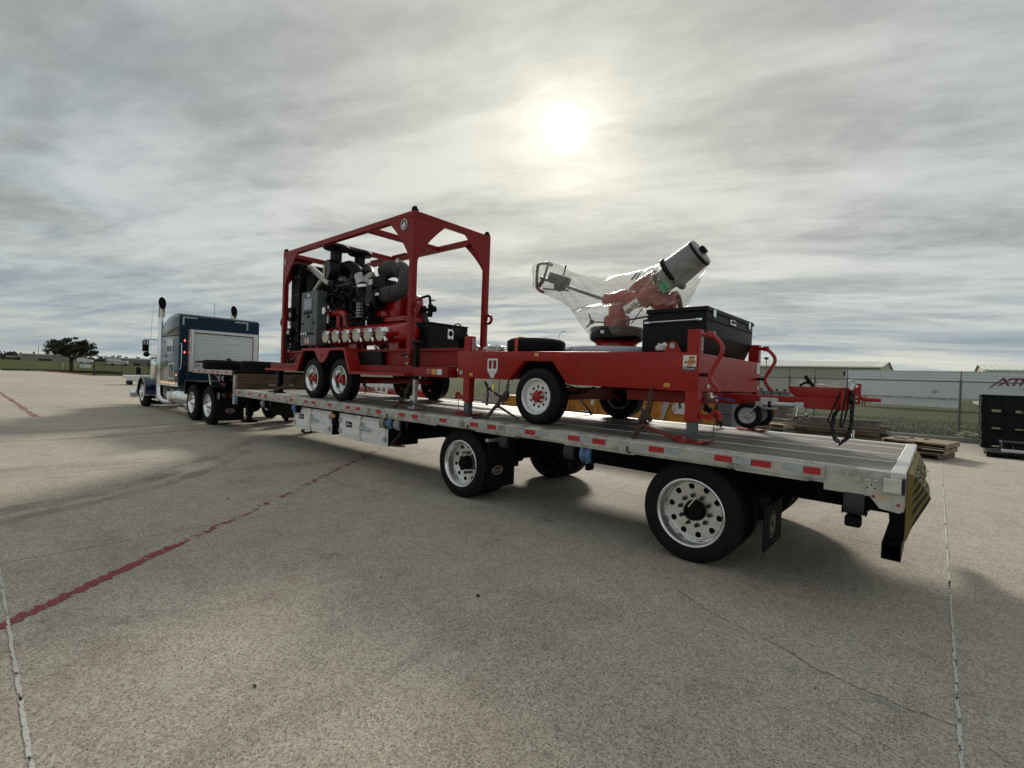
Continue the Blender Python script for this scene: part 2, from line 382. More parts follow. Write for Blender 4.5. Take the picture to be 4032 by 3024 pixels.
GRASS, b, pos, _o = raw_mat('mown_winter_grass')
c = MIX(RAMP(NOISE(pos, .25, 5, .65, .6), .35, .65), (.045, .062, .014, 1), (.078, .082, .026, 1))
c = MIX(MA('MULTIPLY', RAMP(NOISE(pos, 1.4, 5, .7), .5, .7), .7), c, (.036, .046, .013, 1))
c = MUL(c, MA('ADD', .7, MA('MULTIPLY', NOISE(pos, 14, 3, .7), .6)))
L(c, b.inputs['Base Color']); b.inputs['Roughness'].default_value = .95; b.inputs['Specular IOR Level'].default_value = .1
bn = N('ShaderNodeBump'); bn.inputs['Strength'].default_value = 1.0; bn.inputs['Distance'].default_value = .08
L(NOISE(pos, 10, 5, .7), bn.inputs['Height']); L(bn.outputs[0], b.inputs['Normal'])

def worn_paint(name, col, keep_lo, keep_hi, scale, rough=.8, dens=1.0):
    mt, b, pos, out = raw_mat(name)
    n = NOISE(pos, scale, 6, .7, .5); sepc = N('ShaderNodeSeparateColor'); L(VORO(pos, 90), sepc.inputs[0])
    L(MUL(MIX(NOISE(pos, 7, 4), tuple(x * .8 for x in col) + (1,), (*col, 1)), MA('ADD', .85, MA('MULTIPLY', sepc.outputs[0], .3))), b.inputs['Base Color']); b.inputs['Roughness'].default_value = rough
    k = MA('MULTIPLY', RAMP(MA('ADD', n, MA('MULTIPLY', sepc.outputs[1], .05)), keep_lo, keep_hi), dens)
    L(k, b.inputs['Alpha']); return mt
PRED = worn_paint('worn_red_line', (.28, .050, .052), .425, .47, 9)
PRED2 = worn_paint('nearly_gone_red_line', (.29, .055, .055), .535, .57, 8)
PFAD = worn_paint('faded_red_line', (.27, .10, .085), .30, .6, 2, dens=.7)
MARK = worn_paint('tyre_scuff', (.10, .092, .085), .30, .9, 1.2, dens=.42)
MARKG = worn_paint('pale_scuff', (.42, .41, .38), .40, .75, 3, dens=.5)
CRACK = M('crack_dirt', (.060, .046, .035), .95, 0, .3, 9)
CRACKR = worn_paint('rust_crack', (.17, .105, .062), .30, .65, 6, dens=.6)
CAULK = worn_paint('white_joint_sealant', (.58, .57, .52), .42, .47, 6)
JOINT = M('joint_dirt', (.022, .019, .016), .95, 0, .3, 9)

b = B()   # terrain sheet, lifting gently to the far left
xs = [-1600, -600, -300, -230, -170, -125, -105, -60, 0, 60, 200, 1600]; zs = [9, 4, 1.5, 1.05, .55, .12, -.13, -.13, -.13, -.13, -.13, -.13]
ys = [-1600, -200, -60, 0, 60, 200, 1600]
g = [[b.bm.verts.new((x, y, z)) for y in ys] for x, z in zip(xs, zs)]
for i in range(len(xs) - 1):
    for j in range(len(ys) - 1): b.bm.faces.new((g[i][j], g[i+1][j], g[i+1][j+1], g[i][j+1]))
ground = struct('ground', b, GRASS)
# concrete yard: cast slabs with open joints over a dirty bed
b = B(); b.poly([(-75, -60, -.012), (48, -60, -.012), (48, 17.9, -.012), (-75, 17.9, -.012)])
yard = struct('concrete_yard', b, JOINT)
b = B(); b.prism([(-74.99, -60), (-74.99, 5.75), (-93.6, 3.45), (-101.6, -1.0), (-103, -60)], 'z', -.2, 0); struct('concrete_apron', b, CONC)
JX = [.29, -5.42, -11.7, -17.6, -23.5, -29.4, -35.3, -41.2, -47.1, -53, -58.9, -64.8, -70.7, -75][::-1] + [6.2, 12.1, 18, 24, 36, 48]
JY = [-60, -46, -34, -22, -16.2, -10.2, -4.18, 2.07, 6.86, 11.75, 17.9]
for i in range(len(JX) - 1):
    for j in range(len(JY) - 1):
        x0, x1, y0, y1 = JX[i], JX[i+1], JY[j], JY[j+1]; gx = .0055
        b = B(); dz = random.uniform(-.0015, .0015)
        b.box(x0 + gx, x1 - gx, y0 + gx, y1 - gx, -.11, dz, 0)
        obj('slab', b, CONC, yard)
def ribbon(pts, w, z=.004, jit=0.0, step=None):
    """flat strip along a polyline"""
    pts = [Vector((*p, 0)) for p in pts]
    if step:
        q = []
        for a, c_ in zip(pts, pts[1:]):
            n = max(1, int((c_ - a).length / step)); q += [a.lerp(c_, i / n) for i in range(n)]
        pts = q + [pts[-1]]
    b = B(); pv = None
    for i, p in enumerate(pts):
        d = (pts[min(i+1, len(pts)-1)] - pts[max(i-1, 0)]).normalized(); s = Vector((-d.y, d.x, 0))
        ww = w(i / (len(pts) - 1)) if callable(w) else w
        j = s * random.uniform(-jit, jit)
        cur = (b.bm.verts.new(p + j + s * ww * (.5 + random.uniform(-.25, .25) * (jit > 0)) + Vector((0, 0, z))), b.bm.verts.new(p + j - s * ww * (.5 + random.uniform(-.25, .25) * (jit > 0)) + Vector((0, 0, z))))
        if pv: b.bm.faces.new((pv[0], pv[1], cur[1], cur[0]))
        pv = cur
    return b
obj('joint_sealant', ribbon([(.29, -4.1), (.29, 17.8)], .015, .005, .002, .03), CAULK, yard)
obj('joint_sealant', ribbon([(-1.0, -4.18), (-30, -4.18)], .016, .005, .002, .03), CAULK, yard)
obj('painted_line', ribbon([(-3.9, -4.46), (-4.97, -3.12)], .085, .004, .012, .03), PRED, yard)
obj('painted_line', ribbon([(-4.97, -3.12), (-5.44, -2.50), (-6.16, -1.60), (-7.0, -.58), (-8.84, 1.63)], .085, .004, .01, .04), PRED2, yard)
obj('painted_line', ribbon([(-19.2, -3.02), (-33.3, -3.26), (-46, -3.4)], .14, .004, .01, .3), PFAD, yard)
obj('tyre_mark', ribbon([(-6.9, -4.9), (-7.27, -4.11), (-7.54, -3.54), (-8.04, -2.78), (-9.15, -1.78), (-10.5, -.8), (-11.5, 0.1)], .30, .0045, .01, .2), MARK, yard)
obj('tyre_mark', ribbon([(-6.4, -4.9), (-6.9, -3.9), (-7.2, -3.3), (-7.7, -2.5), (-8.8, -1.5), (-10.1, -.6)], .2, .0035, .01, .2), MARK, yard)
obj('tyre_mark', ribbon([(-13.6, -5), (-13.5, -2.5), (-13.9, -.7), (-14.8, 1.25)], .26, .0045, .01, .2), MARK, yard)
obj('tyre_mark', ribbon([(-16.5, -8), (-15.6, -5), (-15.2, -2.5), (-15.6, -.7)], .26, .0045, .01, .2), MARK, yard)
for pts, w, mt in (([(-9.39, -.71), (-8.54, -.78), (-7.8, -.79), (-6.95, -.66), (-6.61, -.77), (-5.87, -.68), (-5.2, -.6), (-4.42, -.47), (-3.71, .08), (-2.6, .5)], .006, CRACK),
                   ([(.37, -1.2), (.45, -1.26), (.6, -1.28), (.9, -1.45)], .003, CRACK), ([(-.2, -1.52), (.1, -1.55), (.29, -1.6)], .002, CRACK)):
    obj('crack', ribbon(pts, lambda t, w=w: w * (.35 + .65 * math.sin(math.pi * min(max(t, .04), .96))), .0032, .010, .03), mt, yard)
rp = [(-1.32, -.63), (-1.07, -.78), (-.84, -.87), (-.62, -.92), (-.48, -.97), (-.35, -1.06), (-.2, -1.08), (-.14, -1.1), (-.01, -1.11), (.08, -1.14), (.2, -1.12), (.29, -1.12)]
obj('crack', ribbon(rp, .012, .0030, .006, .02), CRACKR, yard)
obj('crack', ribbon(rp[9:], .0016, .0042, .003, .012), CRACK, yard)
obj('stain', ribbon([(-.80, -1.24), (-.66, -1.20), (-.56, -1.19), (-.40, -1.19)], .07, .0036, .012, .03), MARKG, yard)
obj('stain', ribbon([(-.16, -1.17), (-.01, -1.16), (.14, -1.19)], .06, .0036, .012, .03), MARKG, yard)
b = B()
for x, y, r, lab in ((-2.36, -1.83, .016, 'largest dark pebble lying on the open concrete in front of the middle axle'), (-2.43, -3.37, .010, 'small dark pebble nearest the bottom edge of the picture'), (-3.13, -2.16, .008, 'tiny dark pebble left of the largest pebble on the concrete'), (-6.4, -2.2, .012, 'dark pebble lying close to the broken red line')):
    b.ball((x, y, r * .5), r, 7, (1.2, .8, .6))
    tag(obj('pebble', b, CRACK), lab, 'pebble', 'grit pebbles on the concrete'); b = B()

# kerbs
b = B(); b.box(-75, 30, 17.92, 18.12, -.12, .16, .02); tag(obj('kerb', b, KERB), 'low grey concrete kerb running along the foot of the chain link fence', 'kerb')
b = B(); b.bar((-93.6, 3.5, .06), (-75.2, 5.85, .06), .22, .16); b.bar((-93.6, 3.5, .06), (-94.5, 3.0, .06), .22, .16)
tag(obj('kerb', b, KERBR), 'red painted kerb leading to the black gate post', 'kerb')
b = B(); b.bar((-94.5, 3.0, .06), (-101.6, -1.0, .06), .22, .16); b.bar((-101.6, -1.0, .06), (-103.2, -60, .06), .22, .16)
tag(obj('kerb', b, KERB), 'plain kerb along the edge of the yard left of the tree', 'kerb')

# grass blades by the fence and by the far tree
b = B()
for i in range(15000):
    y = 18.15 + 18 * random.random() ** 2; x = random.uniform(-9 - (y - 18) * .6, 3.5 + (y - 18) * .15); h = random.uniform(.03, .11); a = random.uniform(0, 6.28)
    b.poly([(x + .012 * math.cos(a), y + .012 * math.sin(a), -.13), (x - .012 * math.cos(a), y - .012 * math.sin(a), -.13), (x + random.uniform(-.04, .04), y + random.uniform(-.04, .04), -.10 + h * 1.6)])
for i in range(5000):
    x = random.uniform(-104, -96); y = random.uniform(-6, 12); h = random.uniform(.1, .25); a = random.uniform(0, 6.28)
    if y < -1 and x > -102.5: continue
    b.poly([(x + .05 * math.cos(a), y + .05 * math.sin(a), -.1), (x - .05 * math.cos(a), y - .05 * math.sin(a), -.1), (x, y, h)])
o = obj('grass', b, M('grass_blade', (.040, .050, .013), .95, 0, .4, 3, spec=.05)); o['kind'] = 'stuff'; o['label'] = 'short rough grass beyond the kerbs and behind the fence'; o['category'] = 'grass'

# ------------------------------------------------------------------ chain-link fence
fen = thing('chain_link_fence', 'grey chain link fence with barbed wire top behind the pallets', 'fence', (-10, 18.4, 0))
FX = [-24, -21, -18, -15, -12, -9, -6.2, -4.48, -3.57, -2.49, .765, 3.9, 7.0]
for x in FX:
    b = B(); b.cyl((x, 18.4, -.1), (x, 18.4, 2.09), .034, n=10); b.cyl((x, 18.4, 2.08), (x, 18.4, 2.11), .04, n=10)
    p = part('post', b, FPOST, fen)
    b = B(); b.bar((x, 18.4, 2.1), (x, 18.34, 2.42), .03, .015); part('barb_arm', b, FPOST, p)
b = B(); b.cyl((-24, 18.4, 2.06), (7, 18.4, 2.06), .021, n=8); part('top_rail', b, FPOST, fen)
for k, z in enumerate((2.18, 2.28, 2.39)):
    b = B(); pts = []
    for i in range(len(FX) - 1):
        for t in range(4): pts.append((FX[i] + (FX[i+1] - FX[i]) * t / 4, 18.38 - .02 * k, z - .012 * math.sin(math.pi * t / 4)))
    b.tube(pts, .0035, 3)
    for i in range(220):
        x = -24 + 31 * i / 220; b.tube([(x - .02, 18.38 - .02 * k, z + .02), (x + .02, 18.38 - .02 * k, z - .02)], .003, 3)
    part('barbed_wire', b, FPOST, fen)
b = B()
def wire(xa, za, xb, zb, y): b.tube([(xa, y, za), (xb, y, zb)], .0028, 3, False)
p_ = .062; H = 2.0
for i in range(int((31 + H) / p_)):
    x = -24 - H + i * p_
    for sgn, y in ((1, 18.372), (-1, 18.376)):
        xa, xb = (x, x + H) if sgn > 0 else (x + H, x); za, zb = .06, .06 + H
        if min(xa, xb) < -24 or max(xa, xb) > 7: continue
        wire(xa, za, xb, zb, y)
o = part('wire_mesh', b, M('fence_wire', (.20, .215, .23), .45, .7, .1, 4), fen); o['kind'] = 'stuff'

# ------------------------------------------------------------------ white box semi-trailer beyond the fence
XY = 62.0
xt = thing('box_trailer', 'long white box semi-trailer with maroon lettering beyond the chain link fence', 'trailer', (0, XY, 0))
b = B(); b.box(-7.7, 8.4, XY, XY + 2.5, 1.15, 3.86, .03); part('body', b, SIDING, xt)
b = B(); b.box(-7.72, 8.42, XY - .03, XY + 2.53, 3.80, 3.90, .01); part('top_rail', b, ALUB, xt)
b = B(); b.box(-7.72, 8.42, XY - .04, XY, .98, 1.18); part('bottom_rail', b, ALU, xt)
for i in range(26):
    b = B(); b.box(-7.3 + i * .62, -7.24 + i * .62, XY - .012, XY, 1.2, 3.78); part('side_post', b, SIDING, xt)
b = B(); b.prism([(-5.6, 1.0), (-5.1, .22), (1.9, .16), (2.1, .98)], 'y', XY + .02, XY + .05); part('side_skirt', b, WHITE, xt)
for s in (-6.1, -5.9):
    b = B(); b.box(s, s + .12, XY + .3, XY + .45, -.1, 1.0); part('landing_leg', b, UNDER, xt)
for x in (5.4, 6.7):
    b = B(); b.lathe([(.01, 0), (.28, 0), (.3, .02), (.5, 0), (.52, .06), (.52, .26), (.4, .28)], (x, XY + .05, .4), (0, 1, 0), 20); part('wheel', b, RUB, xt)
b = B(); b.box(-7.95, -7.7, XY + .2, XY + 2.3, 3.2, 3.75, .05); part('front_fairing', b, BLACK, xt)
for i in range(9):
    b = B(); b.box(-5 + i * .9, -4.72 + i * .9, XY - .046, XY - .035, 1.13, 1.19); part('reflector', b, TAPER if i % 2 else TAPES, xt)
lettering('XTRA', 1.02, MARO, xt, (5.95, XY - .03, 2.9), (1, 0, 0), (0, 0, 1), shear=.35, bold=.035, depth=.004)
b = B(); b.prism([(3.95, 2.34), (4.13, 2.34), (5.1, 3.28), (4.92, 3.28)], 'y', XY - .028, XY - .022); part('lettering_slash', b, MARO, xt)
lettering('L E A S E', .26, M('grey_lettering', (.16, .16, .17), .5, 0, .05, 3), xt, (6.3, XY - .03, 2.28), (1, 0, 0), (0, 0, 1), depth=.004)
b = B(); b.prism([(-.3, 1.75), (0, 1.5), (.3, 1.75), (0, 2.0)], 'y', XY - .012, XY - .006); part('placard', b, TAPES, xt)

# ------------------------------------------------------------------ warehouses
def shed(x0, x1, y0, y1, ze, zr, label, doors=()):
    t = thing('warehouse', label, 'building', ((x0 + x1) / 2, y0, 0))
    b = B(); b.prism([(y0, -.3), (y0, ze), ((y0 + y1) / 2, zr - .15), (y1, ze), (y1, -.3)], 'x', x0, x1); part('wall', b, BEIGE, t)
    b = B(); n = int((x1 - x0) / .9)
    for i in range(n): b.box(x0 + i * .9, x0 + i * .9 + .06, y0 - .04, y0, 0, ze - .1)
    o = part('siding_ribs', b, BEIGE, t); o['kind'] = 'stuff'
    ym = (y0 + y1) / 2
    b = B(); b.prism([(y0 - .3, ze - .02), (ym, zr), (y1 + .3, ze - .02), (y1 + .3, ze + .1), (ym, zr + .12), (y0 - .3, ze + .1)], 'x', x0 - .3, x1 + .3); rf = part('roof', b, ROOFM, t)
    b = B()
    for i in range(int((x1 - x0) / .75)):
        x = x0 + i * .75; b.bar((x, y0 - .3, ze + .13), (x, ym, zr + .15), .08, .07)
    o = part('roof_ribs', b, ROOFM, rf); o['kind'] = 'stuff'
    b = B(); b.box(x0 - .3, x1 + .3, y0 - .42, y0 - .3, ze - .12, ze + .06); part('gutter', b, WHITE, t)
    for dx0, dx1, dz0, dz1 in doors:
        b = B(); b.box(dx0, dx1, y0 - .05, y0 + .01, dz0, dz1); part('door', b, FARD, t)
    return t
w1 = shed(-42, -6.9, 95, 125, 5.5, 7.05, 'long beige metal warehouse with pale ribbed roof behind the white trailer')
b = B(); b.box(-24.2, -23.6, 94.2, 94.9, 6.7, 7.1, .05); b.cyl((-23.9, 94.7, 5.5), (-23.9, 94.7, 6.8), .06); part('floodlight', b, BLACK, w1)
b = B(); b.box(-29.6, -29.0, 94.2, 94.9, 3.4, 3.8, .05); part('floodlight', b, BLACK, w1)
shed(5.6, 40, 97, 127, 5.3, 6.8, 'second metal warehouse whose ribbed roof shows above the white trailer')

# ------------------------------------------------------------------ street lamp far behind
sl = thing('street_lamp', 'tall curved street lamp far off between the two red machines', 'street lamp', (-68.7, 90, 0))
b = B(); b.tube([(-68.7, 90, -.1), (-68.6, 90, 10.6)], [.14, .09], 8); part('pole', b, GALV, sl)
b = B(); b.tube([(-68.6, 90, 10.6), (-68.45, 90, 11.9), (-68.1, 90, 12.6), (-67.4, 90, 12.95)], .06, 6, smooth=1); part('arm', b, GALV, sl)
b = B(); b.box(-67.5, -66.7, 89.8, 90.2, 12.85, 13.05, .06); part('lamp_head', b, GALV, sl)

# ------------------------------------------------------------------ far left: buildings, trees, fence
def far_block(x, y0, y1, h, base, label, mat=FARW, dep=25, roof=None, cat='building'):
    t = thing('far_building', label, cat, (x, (y0 + y1) / 2, base))
    b = B(); b.box(x - dep, x, y0, y1, base - 1, h); part('wall', b, mat, t)
    b = B(); b.box(x - dep - .3, x + .3, y0 - .3, y1 + .3, h, h + .35); part('roof', b, roof or ROOFM, t)
    return t
t = far_block(-260, 10.1, 27, 3.5, .6, 'long low beige building with a dark loading bay behind the tree', FARW)
b = B(); b.box(-260.1, -259.9, 14.3, 18.0, .7, 2.1); part('loading_bay', b, M('bay_dark_blue', (.02, .025, .05), .6), t)
b = B(); b.cyl((-258, 14.1, 3), (-258, 14.1, 6.9), .07, n=6); part('mast', b, FPOST, t)
far_block(-275, -1, 9.6, 2.4, .6, 'low dark sheds at the far left behind the field', FARD)
t = far_block(-200, 28.9, 52, 2.95, .6, 'far white-roofed shed behind the iron fence', FARW, roof=WHITE)
b = B(); b.box(-199.95, -199.8, 36, 39, .8, 2.0); part('door', b, FARD, t)
for (x, y, w, h, lab) in ((-215, 20.5, 4, 1.8, 'parked white box truck far off behind the tree trunk'), (-190, 24.5, 5, 1.7, 'white vehicle parked far off near the iron fence')):
    t = thing('parked_truck', lab, 'truck', (x, y, .8))
    b = B(); b.box(x - 2, x, y, y + w * .6, 1.1, .9 + h, .1); part('box', b, WHITE, t)
    b = B(); b.box(x - 2, x, y + w * .6, y + w, 1.0, .5 + h, .25); part('cab', b, WHITE, t)
    for q in (.2, .85):
        b = B(); b.lathe([(.01, 0), (.4, 0), (.4, .3)], (x, y + w * q, 1.0), (1, 0, 0), 10); part('wheel', b, RUB, t)
def leaf_cloud(b, c, r, n, size):
    for i in range(n):
        d = Vector((random.gauss(0, 1), random.gauss(0, 1), random.gauss(0, 1))).normalized() * r * random.random() ** .45
        p = Vector(c) + Vector((d.x, d.y, d.z * .7)); s = size * random.uniform(.6, 1.4)
        e1 = Vector((random.gauss(0, 1), random.gauss(0, 1), random.gauss(0, 1))).normalized(); e2 = e1.orthogonal().normalized()
        b.poly([p + e1 * s, p + e2 * s * .55, p - e1 * s, p - e2 * s * .55])
b = B()
for i in range(340):
    a = random.uniform(0, 1); x = -330 + random.uniform(-30, 10); y = -60 + 260 * a; r = random.uniform(1.2, 3.4)
    leaf_cloud(b, (x, y, 1.6 + r * .45), r, 22, .9)
for i in range(200):
    x = random.uniform(-330, -120); y = 260 + random.uniform(-20, 20); r = random.uniform(2, 4); leaf_cloud(b, (x, y, 1.0 + r * .5), r, 20, 1.2)
for i in range(90):
    x = random.uniform(-110, 150); y = 300 + random.uniform(-20, 20); r = random.uniform(2, 4); leaf_cloud(b, (x, y, .6 + r * .5), r, 20, 1.2)
o = obj('far_treeline', b, M('far_tree', (.075, .078, .062), .9, 0, .25, .2)); o['kind'] = 'stuff'; o['label'] = 'low dark line of far trees along the horizon'; o['category'] = 'trees'
bt = thing('bare_tree', 'small leafless tree above the dark sheds at far left', 'tree', (-250, 4.6, .9))
b = B()
for k in range(46):
    a = random.uniform(0, 6.28); h = random.uniform(1.6, 3.4); s = random.uniform(.3, 1.5)
    b.tube([(-250, 4.6, 1.2), (-250 + s * .4 * math.cos(a), 4.6 + s * .4 * math.sin(a), 1.2 + h * .5), (-250 + s * math.cos(a), 4.6 + s * math.sin(a), 1.2 + h)], [.10, .03], 3)
part('branches', b, BARK, bt)
# live oak by the kerb
tr = thing('oak_tree', 'dark spreading oak tree standing behind the red kerb', 'tree', (-101.5, 6.6, 0))
b = B(); TB = Vector((-101.5, 6.6, 0)); tips = []
b.tube([TB + Vector((0, 0, -.2)), TB + Vector((.05, .03, .6)), TB + Vector((0, -.05, 1.9))], [.30, .22], 9)
def limb(p, d, ln, r, dep):
    q = p + d * ln * .5 + Vector((random.uniform(-.1, .1), random.uniform(-.1, .1), .06)) * ln; e = p + d * ln
    b.tube([p, q, e], [r, r * .55], 6)
    if dep == 0: tips.append(e); return
    for k in range(3 if dep > 1 else 4):
        nd = (d + Vector((random.gauss(0, .5), random.gauss(0, .55), random.gauss(.10, .32)))).normalized()
        limb(e if k else q, nd, ln * random.uniform(.55, .8), r * .55, dep - 1)
for k in range(8):
    a = k * 2 * math.pi / 8 + .3; limb(TB + Vector((0, 0, 1.6 + .06 * k)), Vector((math.cos(a) * .9, math.sin(a) * 1.05, random.uniform(.42, .95))).normalized(), 1.55, .12, 2)
part('trunk', b, BARK, tr)
b = B()
for k in range(150):
    a = random.uniform(0, 6.28); el = math.asin(random.uniform(-.55, 1)); rr = random.uniform(.62, 1.0) if k < 110 else random.uniform(.2, .6)
    c_ = Vector((TB.x + 3.0 * rr * math.cos(el) * math.cos(a), 6.55 + 3.15 * rr * math.cos(el) * math.sin(a), 3.42 + 1.85 * rr * math.sin(el)))
    leaf_cloud(b, c_, random.uniform(.30, .58), 64, .115)
for t in tips[::3]:
    t = Vector(t); t.z = min(max(t.z, 2.5), 5.0); leaf_cloud(b, t, .3, 26, .10)
part('crown', b, LEAF, tr)
# black iron fence
gf = thing('iron_fence', 'black iron picket fence running from the red kerb behind the truck', 'fence', (-75, 10, 0))
for k, y in enumerate((5.75, 8.36, 11.0, 13.6, 16.2)):
    b = B(); w = .12 if k == 0 else .06; b.box(-75 - w / 2, -75 + w / 2, y - w / 2, y + w / 2, -.1, 2.12 if k == 0 else 1.88, .01); part('post', b, IRON, gf)
for z in (.18, 1.70):
    b = B(); b.box(-75.02, -74.98, 5.8, 17.9, z, z + .05); part('rail', b, IRON, gf)
b = B()
for i in range(94): b.box(-75.012, -74.988, 5.9 + i * .128, 5.925 + i * .128, .08, 1.86)
o = part('pickets', b, IRON, gf); o['kind'] = 'stuff'
b = B(); b.box(-76, -75.95, 9.7, 10.4, 1.35, 1.62); tag(obj('sign_board', b, BLACK), 'small dark sign board on the iron fence', 'sign')
for i, (y, z) in enumerate(((5.0, 0), (5.7, 0), (7.6, 0))):
    b = B(); b.cyl((-99, y, -.1), (-99, y, 1.15), .03, n=6); tag(obj('stake', b, BARK), ('thin stake left of the oak trunk', 'thin stake close by the oak trunk', 'thin stake right of the oak trunk')[i], 'stake')
b = B(); b.box(-130, -129.4, 11.0, 12.6, .3, 1.0, .05); tag(obj('white_cabinet', b, WHITE), 'small white cabinet standing in the field right of the oak', 'cabinet')
b = B(); b.cyl((-78, 10.6, -.1), (-78, 10.6, 1.05), .26, n=12); b.cyl((-78, 10.6, 1.05), (-78, 10.6, 1.15), .28, .2, n=12); tag(obj('litter_bin', b, BLACK), 'dark bin with white lid behind the iron fence', 'bin')
wp = thing('wrapped_pipes', 'bundle of white wrapped pipes on blocks ahead of the truck', 'pipes', (-45, 4.2, 0))
for k in range(8):
    b = B(); zz = .42 if k < 4 else .62; k4 = k % 4; b.cyl((-45 - .4 * k4, 3.6 - .25 * (k // 4) + .07 * k4, zz), (-45.4 - .4 * k4, 7.5, zz + .03), .11, n=10); part('pipe', b, WHITE, wp)
for y in (3.8, 6.6):
    b = B(); b.box(-46.5, -44.9, y, y + .12, .02, .30); part('block', b, UNDER, wp)
for k, y in enumerate((10.4, 12.5, 13.6)):
    b = B(); b.box(-150.1, -150, y, y + .12, .2, 1.1); tag(obj('marker_post', b, WHITE), ('leftmost thin white marker post in the far field', 'middle thin white marker post in the far field', 'right thin white marker post in the far field')[k], 'post')
# ------------------------------------------------------------------ pallets and timber behind the deck
def pallet(t, cx, cy, z, ang, w=1.25, d=1.25, mat=None, tops=8, h=.125, full=False):
    mt = Matrix.Translation((cx, cy, z)) @ Matrix.Rotation(ang, 4, 'Z')
    def P(name, *a):
        b = B(); b.box(*a, .003, mt); part(name, b, mat() if callable(mat) else (mat or PAL), t)
    for s in (-1, 0, 1): P('stringer', s * (w / 2 - .03) - .025, s * (w / 2 - .03) + .025, -d / 2, d / 2, .018, h - .018)
    bw = d / tops * (1.0 if full else .82)
    for i in range(tops):
        y = -d / 2 + d * i / (tops - 1) * (1 - bw / d); j = random.uniform(-.008, .008)
        P('top_board', -w / 2 + j, w / 2 + j, y, y + bw - .004, h - .018, h)
    for i in range(4):
        y = -d / 2 + (d - .1) * i / 3; P('bottom_board', -w / 2, w / 2, y, y + .1, 0, .018)
for k, (dx, dy, a, lab) in enumerate(((-.10, .05, 10, 'bottom'), (-.03, 0, 13, 'second'), (0, 0, 12, 'third'))):
    t = thing('pallet', ('weathered wooden pallet at the very bottom of the stack behind the deck corner', 'wooden pallet in the middle of the stack behind the deck corner', 'top pallet with close boards and loose offcuts behind the deck corner')[k], 'pallet', (-.1, 11.9, k * .145), 'pallets stacked behind the deck corner')
    pallet(t, -.12 + dx, 12.0 + dy, k * .145, R_(-11 + (a - 12)), 1.32, 1.3, (PALD, PAL, PAL)[k], 9, full=(k == 2))
for k, (x, y, a, l) in enumerate(((-.55, 11.9, 12, .22), (-.45, 11.75, 5, .2), (-.30, 12.2, 0, .1), (.0, 12.1, -4, .1))):
    b = B(); b.box(-l / 2, l / 2, -.03, .03, 0, .025, .002, Matrix.Translation((x, y, .418)) @ Matrix.Rotation(R_(a), 4, 'Z'))
    tag(obj('wood_offcut', b, PALD), ('longer dark offcut at the left on the top pallet', 'offcut in front of the longest one on the top pallet', 'short block at the back of the top pallet', 'short block nearest the right on the top pallet')[k], 'wood')
# long timber heap
lt = thing('timber_heap', 'low heap of weathered planks lying between the deck and the fence', 'timber', (-2.2, 14, 0))
rows = [(12.6, .62), (12.9, .62), (12.75, .70), (13.1, .70), (12.5, .54), (12.8, .54), (13.1, .54), (12.55, .46), (13.2, 0), (13.5, 0), (13.8, 0), (14.1, 0), (13.3, .09), (13.6, .09), (13.95, .09), (14.3, .05), (13.4, .18), (13.75, .18), (14.1, .18), (14.4, .14), (13.5, .27), (13.85, .27), (14.2, .27), (13.6, .36), (14.0, .36), (14.3, .36), (13.8, .45), (14.15, .45), (14.5, .42)]
for i, (y, z) in enumerate(rows):
    x1 = random.uniform(-1.1, -.75); ln = random.uniform(1.9, 3.1); mt = Matrix.Translation((x1, y, z)) @ Matrix.Rotation(R_(random.uniform(-3, 3)), 4, 'Z')
    b = B(); b.box(-ln, 0, 0, random.uniform(.16, .27), .002, random.uniform(.06, .085), .004, mt); part('plank', b, random.choice((PALD, PALD, PAL, PALD)), lt)
b = B(); b.box(-1.3, 0, 0, .1, 0, .05, .003, Matrix.Translation((-1.5, 14.1, .56)) @ Matrix.Rotation(R_(-2), 4, 'Z')); part('plank', b, PALL, lt, 'pale new board on top')
for k in range(3):
    b = B(); b.box(-1.9, .05, 0, .3, .0, .03, .003, Matrix.Translation((-1.0, 12.6 - .02 * k, .04 + .09 * k)) @ Matrix.Rotation(R_(-1.5 + k), 4, 'Z')); part('plank', b, (PALD, PAL, PALD)[k], lt)
for k in range(2):
    t = thing('pallet', ('lower pallet standing behind the small jockey wheels', 'upper pallet carrying loose boards behind the small jockey wheels')[k], 'pallet', (-3.5, 12.6, k * .14 + .2), 'pallets behind the jockey wheels')
    pallet(t, -3.5, 12.8, .22 + k * .145, R_(-24), 1.0, 1.1, (PALD, PAL)[k], 6)
b = B(); b.box(-4.0, -3.0, 12.4, 13.2, 0, .22, .01); tag(obj('timber_block', b, PALD), 'dark timber base under the pallets behind the jockey wheels', 'timber')
# fittings on a pallet by the fence
t = thing('steel_fittings', 'stack of grey steel fittings on a pallet near the fence', 'fittings', (-4.4, 15.3, 0))
pallet(t, -4.35, 15.4, .95, 0, 1.1, .9, PALD, 6)
b = B(); b.box(-4.9, -3.8, 15.0, 15.8, 0, .94, .02); part('skid_box', b, PALD, t)
for i in range(4):
    for j in range(2):
        x = -4.85 + i * .26; z = 1.085 + j * .22; b = B(); b.box(x, x + .22, 15.02, 15.6, z, z + .19, .01); fp = part('block', b, GREYP, t)
        b = B(); b.cyl((x + .11, 15.2, z + .19), (x + .11, 15.2, z + .27), .05, n=8); part('knob', b, RUST, fp)

